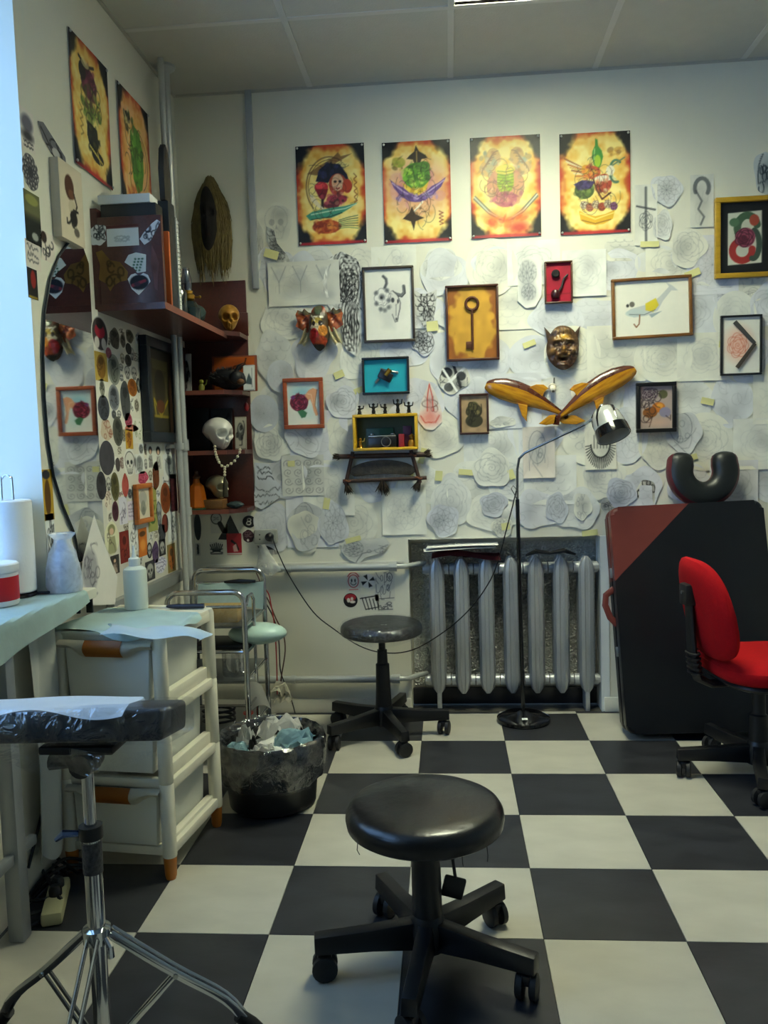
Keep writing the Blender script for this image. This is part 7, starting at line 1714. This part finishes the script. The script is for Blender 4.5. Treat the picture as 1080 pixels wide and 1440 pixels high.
for k in range(3):
    z0 = lev[k]+.03; z1 = lev[k+1]-.03; fy = -cd_/2-.004
    dr = part('drawer', G().prism([(-cw_/2+.048, z0), (cw_/2-.048, z0), (cw_/2-.040, z1), (-cw_/2+.040, z1)], fy+.006, cd_/2-.04, r=.004), M_DR, dt)
    ring = [(-cw_/2+.028, z1-.004), (cw_/2-.028, z1-.004), (cw_/2-.028, z1+.018), (-cw_/2+.028, z1+.018)]
    def lip(u, v):
        x = -cw_/2+.026+u*(cw_-.052); q_ = min(1, max(0, (.40-abs(u-.5))/.18)); dip = .030*q_*q_*(3-2*q_)
        b_ = .012+dip*.75
        return (x, fy-.014+.016*(1-math.sin(PI*v))-.006*q_, z1+.020-v*(b_+.012))
    part('handle_lip', G().grid(lip, 30, 6, thick=.004), M_PL, dr)
    part('handle_grip', G().grid(lambda u, v: (lambda p: (p[0], p[1]-.0025, p[2]+.001))(lip(.30+.40*u, v)), 14, 6, thick=.005), M_OP, dr)
# sheet on the tower
ctop = lev[3]+.013
def tsheet(u, v):
    x = -cw_/2-.008+u*(cw_+.02); y = -cd_/2-.006+.016*math.sin(6*u+.5)*(1-v)+v*(cd_-.03-.08*u*u); z = ctop+.003+.003*math.sin(9*u+5*v)*(.3+u)
    over = max(0, -cd_/2-.006-y); z -= over*1.6; y += over*.5
    o2 = max(0, x-cw_/2+.0); z -= o2*1.2*(1+.6*math.sin(9*v))
    return (x, y, z)
solo('tower_sheet', G().grid(tsheet, 40, 30, thick=.001), M_CLOTH, 'pale blue paper sheet spread over the drawer tower', 'sheet', (-.928, 2.340, 0), CRZ)
pa = atZ(205, 885, ctop+.01)
def padf(u, v): return (-.12+.30*u+.02*math.sin(5*v), -.06+.09*v-.02*u, .006+.012*math.sin(PI*v)+.006*math.sin(9*u+3*v)-.05*max(0, u-.88)-.04*max(0, v*.0+.06-v))
solo('folded_wipe', G().grid(padf, 26, 12, thick=.004), mat('pale_wipe', 'd6e4e8', .8, var=.04, bump=.3), 'folded pale wipe lying on the blue sheet of the drawer tower', 'wipe', (pa.x+.01, pa.y+.012, ctop), CRZ)
pa = atZ(189, 858, ctop+.004)
sq = thing('squeeze_bottle', 'translucent white squeeze bottle with a nozzle on the drawer tower', 'bottle', (pa.x, pa.y+.02, ctop+.004))
M_SQ = mat('milky_bottle', 'c9d2cc', .3, var=.03)
part('body', G().lathe([(0, 0), (.033, 0), (.036, .004), (.036, .118), (.034, .126), (.024, .133), (.016, .136), (0, .136)], 28), M_SQ, sq)
part('cap', G().lathe([(.017, .134), (.0175, .136), (.0175, .158), (.012, .162), (0, .163)], 20), mat('cap_white', 'dfe4e0', .35, var=.02), sq)
part('nozzle', G().lathe([(.008, .162), (.005, .178), (.003, .198), (0, .2)], 12), mat('cap_white', 'dfe4e0', .35), sq)
a = atZ(234, 853, ctop+.009); b_ = atZ(287, 852, ctop+.009); d = (b_-a).normalized()
mk = thing('marker_pen', 'dark blue marker pen lying at the back of the drawer tower', 'pen', (0, 0, 0))
part('barrel', G().cyl(a+d*.035, b_, .0075, n=12), mat('navy_plastic', '12182e', .35), mk); part('cap', G().tube([a, a+d*.012, a+d*.04], [.003, .0065, .0082], 12), mat('navy_plastic', '12182e', .35), mk)
# two dark brush handles between bench and tower
for k, x in enumerate((107, 120)):
    t_ = atY(x, 838, 2.33); solo('upright_clip', G().box(-.006-.004*k, .006+.004*k, -.004, .004, -.055, 0, .002), M_BLK, ('thin' if k == 0 else 'wide')+' black clip standing between the bench and the drawer tower', 'clip', (t_.x, 2.34+.015*k, t_.z))

# ================================================================== CHROME TROLLEY BEHIND THE TOWER
TX0_, TX1_, TY0_, TY1_ = -1.055, -.765, 2.965, 3.30
tl = thing('trolley', 'chrome tube trolley with shelves behind the drawer tower', 'trolley', (0, 0, 0))
def loop(y, ztop):
    r = .04; P = [(TX0_, y, .05), (TX0_, y, ztop-r)]
    P += [(TX0_+r-r*math.cos(a), y, ztop-r+r*math.sin(a)) for a in np.linspace(.3, PI/2, 5)]
    P += [(TX1_-r+r*math.sin(a), y, ztop-r+r*math.cos(a)) for a in np.linspace(0, PI/2-.3, 5)]
    return P+[(TX1_, y, ztop-r), (TX1_, y, .05)]
for y, zt_ in ((TY0_, .665), (TY1_, .700)):
    part('end_loop', G().tube(loop(y, zt_), .0105, 12), M_CHR, tl)
    part('cross_bar', G().cyl((TX0_, y, zt_-.055), (TX1_, y, zt_-.055), .006, n=10), M_CHR, tl)
shz = [.535, .33, .13]
for z in shz:
    part('shelf_plate', G().box(TX0_+.004, TX1_-.004, TY0_, TY1_, z-.006, z, .002), mat('trolley_plate', '6f7270', .35, .6), tl)
    for X in (TX0_, TX1_): part('side_bar', G().cyl((X, TY0_, z), (X, TY1_, z), .006, n=10), M_CHR, tl)
for X in (TX0_, TX1_):
    for Y in (TY0_, TY1_):
        cz = part('caster', G().cyl((X, Y, .04), (X, Y, .06), .008, n=10).box(X-.012, X+.012, Y-.01, Y+.01, .03, .042, .002), M_BP, tl)
        part('wheel', G().cyl((X, Y-.009, .021), (X, Y+.009, .021), .021, n=18), M_RUB, cz)
part('side_post', G().tube([(TX1_+.006, TY0_+.012, .615), (TX1_+.006, TY0_+.04, .64), (TX1_+.006, TY0_+.10, .64), (TX1_+.006, TY0_+.125, .615), (TX1_+.006, TY0_+.125, .05)], .0065, 10), M_CHR, tl)
for z in (.235, .44): part('side_rung', G().cyl((TX1_+.006, TY0_, z), (TX1_+.006, TY0_+.125, z), .005, n=8), M_CHR, tl); part('side_rung', G().cyl((TX0_, TY0_, z), (TX1_, TY0_, z), .005, n=8), M_CHR, tl)
# things on the trolley
def drape(u, v):
    x = TX0_+.03+u*.255; s = v*.30
    if s < .10: return (x, TY0_+.19+(.10-s)*.9, .560+.004*math.sin(12*u))
    return (x, TY0_+.19-.012*math.sin(8*u)-.02*(s-.1), .560-(s-.10)*.55)
solo('trolley_cloth', G().grid(lambda u, v: (TX0_+.02+.275*u, TY1_-.012-.01*math.sin(7*u)-.03*v, .648-.10*v-.004*math.sin(11*u+3*v)), 24, 12, thick=.0012), M_CLOTH, 'pale blue sheet hung over the rear bar of the trolley', 'sheet')
solo('black_pliers', G().tube([(TX0_+.13, TY1_-.012, .652), (TX0_+.19, TY1_-.016, .655), (TX0_+.26, TY1_-.012, .653)], [.005, .009, .006], 8), M_BLK, 'black clip cord end lying on the rear bar of the trolley', 'clip cord')
solo('film_cover', G().grid(lambda u, v: (TX0_+.08+.225*u, TY0_-.016-.006*math.sin(11*u+4*v), .682-.13*v+.01*math.sin(9*u)), 24, 14), film('cling_film', gloss=.28), 'clear film wrapped over the front bar of the trolley', 'film')
solo('cardboard_box', G().box(-.09, .09, -.06, .06, 0, .055, .002), mat('kraft_card', 'a98e56', .7, var=.1, scale=20), 'yellowish cardboard box on the upper trolley shelf', 'box', (-.90, 3.10, shz[0]))
bg_ = solo('plastic_bag', G().ell((0, 0, 0), .115, .075, .042, 28, 18), mat('teal_bag', 'b3cfc8', .35, var=.12, scale=10, bump=.4, bscale=20), 'pale green stuffed plastic bag bulging from the trolley side', 'bag', (-.755, 3.12, shz[0]-.06))
solo('black_tray', G().box(-.10, .12, -.09, .09, 0, .018, .004), M_BP, 'black shallow tray under the green bag on the trolley', 'tray', (-.89, 3.12, shz[1]+.10))
solo('clear_jar', G().lathe([(0, 0), (.05, 0), (.052, .01), (.052, .1), (.045, .105)], 24), film('jar_plastic', gloss=.3, rough=.1, bscale=10., dark=.25, bump=.2), 'clear plastic jar on the middle trolley shelf', 'jar', (-.83, 3.06, shz[1]))
solo('paper_stack', G().grid(lambda u, v: (-.80+.075*u+.02*v, 3.03+.05*v, shz[2]+.16-.12*v*.9+.02*math.sin(3*u)), 8, 8, thick=.001), M_PAPER, 'white paper sheet sticking out of the lower trolley shelf', 'paper')
solo('red_spool', G().lathe([(0, 0), (.02, 0), (.02, .006), (.012, .01), (.012, .04), (.02, .044), (.02, .05), (0, .05)], 16), mat('spool_red', 'b02a22', .4), 'small red spool on the lowest trolley shelf', 'spool', (-.79, 3.06, shz[2]))
solo('cable_bundle', G().tube([(-.90+.06*math.cos(a)*(1-.1*math.sin(3*a)), 3.05+.05*math.sin(a), shz[2]+.012+.010*(i/9)) for i, a in enumerate(np.linspace(0, 6*PI, 54))], .005, 6), mat('dark_cable', '1c1c22', .5), 'bundle of dark cables coiled on the lowest trolley shelf', 'cable')
# small plastic bag hanging from the socket badge and cords running to the floor
solo('hanging_bag', G().grid(lambda u, v: (-.822+(.012+.045*v)*(u-.5)*2+.03*v, YB-.05-.015*math.sin(PI*u)-.03*v, .775-.125*v+.01*math.sin(8*u)*v), 14, 14), milky('thin_bag', (.8, .82, .8), .35), 'small milky plastic bag hanging below the dark red badge', 'bag')
cords = [('black cord running from the trolley bar down beside its post to the floor', M_BLK, [(366, 835, 3.40), (372, 845, 3.38), (385, 870, 3.36), (392, 900, 3.36), (394, 940, 3.4), (400, 960, 3.42), (410, 985, 3.45), (415, 1003, 3.5)]),
         ('thin brown cord hanging in a loop beside the trolley post', mat('brown_cord', '5a3a30', .5), [(358, 800, 3.4), (366, 820, 3.38), (364, 835, 3.37), (375, 840, 3.37), (388, 870, 3.36), (398, 890, 3.37), (401, 915, 3.38), (396, 950, 3.4), (392, 985, 3.42)]),
         ('red cord clipped to the rear bar of the trolley', mat('red_cord', 'a02a28', .5), [(368, 815, 3.37), (372, 826, 3.37), (378, 836, 3.36), (381, 850, 3.35), (386, 880, 3.35), (389, 930, 3.36), (390, 980, 3.38)])]
for lab, m_, pts in cords: solo('cord', G().tube(smooth_path([atY(*p) for p in pts]), .0028, 6), m_, lab, 'cord')

# ================================================================== WASTE BIN
wb = thing('waste_bin', 'round black waste bin lined with a glossy black bag', 'waste bin', (-.615, 2.665, 0))
part('bucket', G().lathe([(0, 0), (.135, 0), (.145, .008), (.165, .215), (.160, .215), (.138, .014), (0, .014)], 40), mat('bin_black', '121214', .35, var=.12), wb)
def bagw(a, i): return 1+.02*math.sin(6*a+i*.7)+.016*math.sin(13*a+1.7*i)+.014*math.sin(23*a+i)+(.012*math.sin(31*a+2.3*i) if i > 4 else 0)
prof = [(.10, .10), (.140, .14), (.154, .205), (.162, .230), (.172, .238), (.181, .230), (.186, .20), (.184, .165), (.178, .130), (.168, .095)]
part('bin_bag', G().lathe(prof, 80, wob=bagw), mat('bin_bag_black', '1b1c1e', .2, var=.25, scale=14, bump=1., bscale=26, coat=.6), wb)
part('bag_overhang', G().lathe([(.150, .215), (.176, .243), (.187, .236), (.193, .20), (.191, .160), (.184, .122), (.171, .088)], 90, wob=lambda a, i: bagw(a, i+3)+.006*math.sin(41*a+3*i)), film('bag_film', gloss=.085, rough=.10, bscale=22.), wb)
def wad(size, seed, n=8):
    """a crushed sheet of tissue with sharp creases"""
    r = random.Random(seed); H_ = [[r.uniform(-1, 1) for _ in range(n+1)] for _ in range(n+1)]; J = [[(r.uniform(-.5, .5)/n, r.uniform(-.5, .5)/n) for _ in range(n+1)] for _ in range(n+1)]
    def f(u, v):
        i, j = round(u*n), round(v*n); x, y = u*2-1+J[j][i][0]*2, v*2-1+J[j][i][1]*2; e = max(abs(x), abs(y))
        return (x*size[0]*(1-.25*e), y*size[1]*(1-.25*e), size[2]*(.50-1.0*e*e*.8+.32*H_[j][i]))
    return G().grid(f, n, n, thick=.0015)
M_TIS = mat('white_tissue', 'e2e2de', .85, var=.05, bump=.4); M_TISB = mat('blue_tissue', 'a9cdd6', .8, var=.06, bump=.4)
tr_ = [((-.60, 2.74, .235), (.085, .06, .045), M_TIS, 'large crumpled white tissue on top of the waste bin'), ((-.70, 2.66, .225), (.035, .025, .05), M_TIS, 'twisted white tissue standing in the waste bin'), ((-.53, 2.64, .235), (.075, .045, .035), M_TISB, 'crumpled pale blue wipe at the rim of the waste bin'), ((-.71, 2.58, .215), (.045, .035, .025), M_TISB, 'small pale blue wipe at the front of the waste bin'), ((-.62, 2.57, .215), (.05, .03, .026), M_TIS, 'crumpled tissue at the front of the waste bin'), ((-.66, 2.60, .225), (.018, .02, .03), M_BLK, 'black glove scrap among the tissues in the waste bin'), ((-.62, 2.66, .17), (.11, .11, .05), M_TIS, 'flattened wad of white tissue deep in the waste bin')]
for i, (c_, s_, m_, lab) in enumerate(tr_): solo('tissue', wad((s_[0]*1.15, s_[1]*1.2, s_[2]*1.25), 40+i) if i < 6 else G().crumple((0, 0, 0), s_, 40+i, 3), m_, lab, 'tissue', c_, smooth=0)
for i, (px, py, lab) in enumerate(((395, 985, 'crumpled white tissue wedged beside the trolley post'), (392, 972, 'torn white tissue on top of the wad beside the trolley post'))):
    q = atY(px, py, 3.30); solo('tissue', wad((.05, .035, .04+.01*i), 60+i, 6), mat('cream_tissue', 'd9d4c2', .85, var=.05), lab, 'tissue', (q.x, 3.34, q.z), smooth=0)

# ================================================================== ARM REST ON ITS TRIPOD
AX, AY = -.690, 1.46
ar = thing('arm_rest', 'padded tattoo arm rest wrapped in film on a chrome tripod stand', 'arm rest', (AX, AY, 0))
PZ = .655
g = G().box(-.235, .175, -.08, .08, 0, .056, .009, 3); part('pad', g, mat('navy_vinyl', '0f1320', .3, var=.15), ar, loc=(-.005, 0, PZ+.004), rot=(-.19, 0, .05))
g = G().box(-.242, .186, -.087, .087, 0, .066, .009, 3); part('film_wrap', g, film('arm_film', gloss=.12, rough=.07, bscale=20.), ar, loc=(.0, 0, PZ-.001), rot=(-.19, 0, .05))
part('film_skirt', G().grid(lambda u, v: (-.17+.33*u*(1-.5*v)+.085*v, -.05+.02*math.sin(6*u), PZ-.002-.045*v), 20, 6), film('arm_film', gloss=.07), ar)
tw = thing('towel_strip', 'white paper towel strip laid across the arm rest', 'paper towel', (AX, AY+.0115, PZ+.0640), rot=(-.19, 0, .05))
part('strip', G().grid(lambda u, v: (-.25+.35*u+.015*math.sin(5*v), -.092+.184*v+.006*math.sin(3*u), .004+.004*math.sin(8*u)*math.sin(4*v)-.012*max(0, abs(v-.5)-.42)/.08*(1.2+.8*math.sin(9*u))), 40, 20, thick=.003), M_TOW, tw)
part('mount_plate', G().box(-.07, .07, -.045, .045, PZ-.016, PZ-.001, .003), M_DKMET, ar)
part('tilter', G().cyl((0, -.03, PZ-.045), (0, .03, PZ-.045), .022, n=16).box(-.022, .022, -.018, .018, PZ-.06, PZ-.012, .005), M_BLK, ar)
part('tilter_knob', G().cyl((-.07, 0, PZ-.045), (-.02, 0, PZ-.045), .016, .011, 10), M_BLK, ar)
part('inner_pole', G().cyl((0, 0, .42), (0, 0, PZ-.05), .0115, n=18), M_CHR, ar)
part('outer_pole', G().cyl((0, 0, .02), (0, 0, .47), .0165, n=20), M_CHR, ar)
part('pole_sleeve', G().cyl((0, 0, .395), (0, 0, .455), .0185, n=20), mat('mesh_sleeve', '4a4a4c', .5, .5, var=.5, scale=120, bump=1., bscale=150), ar)
cl_ = part('height_clamp', G().cyl((0, 0, .462), (0, 0, .487), .022, n=18), M_BLK, ar)
part('clamp_wing', G().tube([(-.02, -.01, .475), (-.045, -.018, .478), (-.06, -.02, .466)], [.006, .008, .004], 8), mat('blue_chrome', '6f86b8', .15, .95), cl_)
hub = part('leg_hub', G().lathe([(.0165, .255), (.026, .258), (.026, .285), (.0165, .288)], 20), M_CHR, ar)
part('hub_wing', G().tube([(.022, -.012, .27), (.034, -.02, .258), (.034, -.02, .238)], [.005, .006, .007], 8), M_CHR, hub)
f0_, f1_ = atZ(366, 1456, 0), atZ(-6, 1450, 0)
feet = [Vector((f0_.x-AX, f0_.y-AY, .0)), Vector((f1_.x-AX, f1_.y-AY, .0)), Vector((.02, -.30, .0))]
for k, f in enumerate(feet):
    d = Vector((f.x, f.y, 0)); L = d.length; d.normalize(); side = Vector((-d.y, d.x, 0))
    lg = None
    def bar(s):
        return [d*.024+side*s*.010+Vector((0, 0, .272)), d*(L*.46)+side*s*.010+Vector((0, 0, .172)), d*(L*.78)+side*s*.009+Vector((0, 0, .095)), d*(L*.93)+side*s*.006+Vector((0, 0, .03))]
    lg = part('leg_bar', G().tube(smooth_path(bar(-1), 4), .0058, 8, flat=(1.5, .6)), M_CHR, ar)
    part('leg_bar', G().tube(smooth_path(bar(1), 4), .0058, 8, flat=(1.5, .6)), M_CHR, ar)
    part('leg_pin', G().cyl(d*(L*.47)-side*.016+Vector((0, 0, .166)), d*(L*.47)+side*.016+Vector((0, 0, .166)), .005, n=8), M_STEEL, lg)
    part('foot_rubber', G().tube([d*(L*.86)+Vector((0, 0, .053)), d*(L*.95)+Vector((0, 0, .026)), d*(L*1.0)+Vector((0, 0, .012))], [.013, .015, .012], 12), M_RUB, lg)
    for s in (-1, 1): part('strut', G().tube([d*(L*.47)+side*s*.006+Vector((0, 0, .164)), d*.022+side*s*.006+Vector((0, 0, .05))], .0042, 8, flat=(1.3, .6)), M_CHR, ar)
part('lower_collar', G().lathe([(.0165, .035), (.024, .038), (.024, .062), (.0165, .065)], 18), M_CHR, ar)

# ================================================================== FLOOR CLUTTER UNDER THE BENCH
pa = atZ(72, 1306, 0); pb = atZ(86, 1248, 0)
dv = (pb-pa); ang = math.atan2(dv.y, dv.x)
ps = thing('power_strip', 'cream power strip with black plugs on the floor under the bench', 'power strip', ((pa.x+pb.x)/2, (pa.y+pb.y)/2, 0), ang)
part('body', G().box(-.095, .095, -.026, .026, 0, .035, .008), mat('aged_plastic', 'b9b48a', .45, var=.06), ps)
for x in (.0, .045): part('plug', G().lathe([(.017, .034), (.017, .05), (.011, .06), (0, .06)], 14, c=(x, 0, 0)), M_BLK, ps)
R = random.Random(4)
for k in range(3):
    P = [(pb.x-.02+.03*k, pb.y+.02, .03), (pb.x-.12-.03*k, pb.y+.06+.05*k, .02+.02*k), (XL+.05+.02*k, pb.y-.02-.04*k, .012+.012*k), (XL+.09, pb.y-.16+.03*k, .012+.01*k), (pa.x-.1, pa.y-.02+.05*k, .012+.01*k), (pb.x-.02, pb.y+.0+.03*k, .025+.012*k), (pb.x+.04+.02*k, pb.y+.08, .02)]
    solo('floor_cable', G().tube(smooth_path(P, 6), .0048, 8), M_BLK, ['loose black cable looping under the window bench', 'black cable crossing over the loose loop under the window bench', 'topmost black cable over the tangle under the window bench'][k], 'cable')
solo('wall_cable', G().tube(smooth_path([(XL+.008, 2.02, .10), (XL+.008, 2.1, .20), (XL+.008, 2.2, .32), (XL+.008, 2.32, .40)], 5), .004, 6), M_BLK, 'black cable running slanted along the wall below the window bench', 'cable')
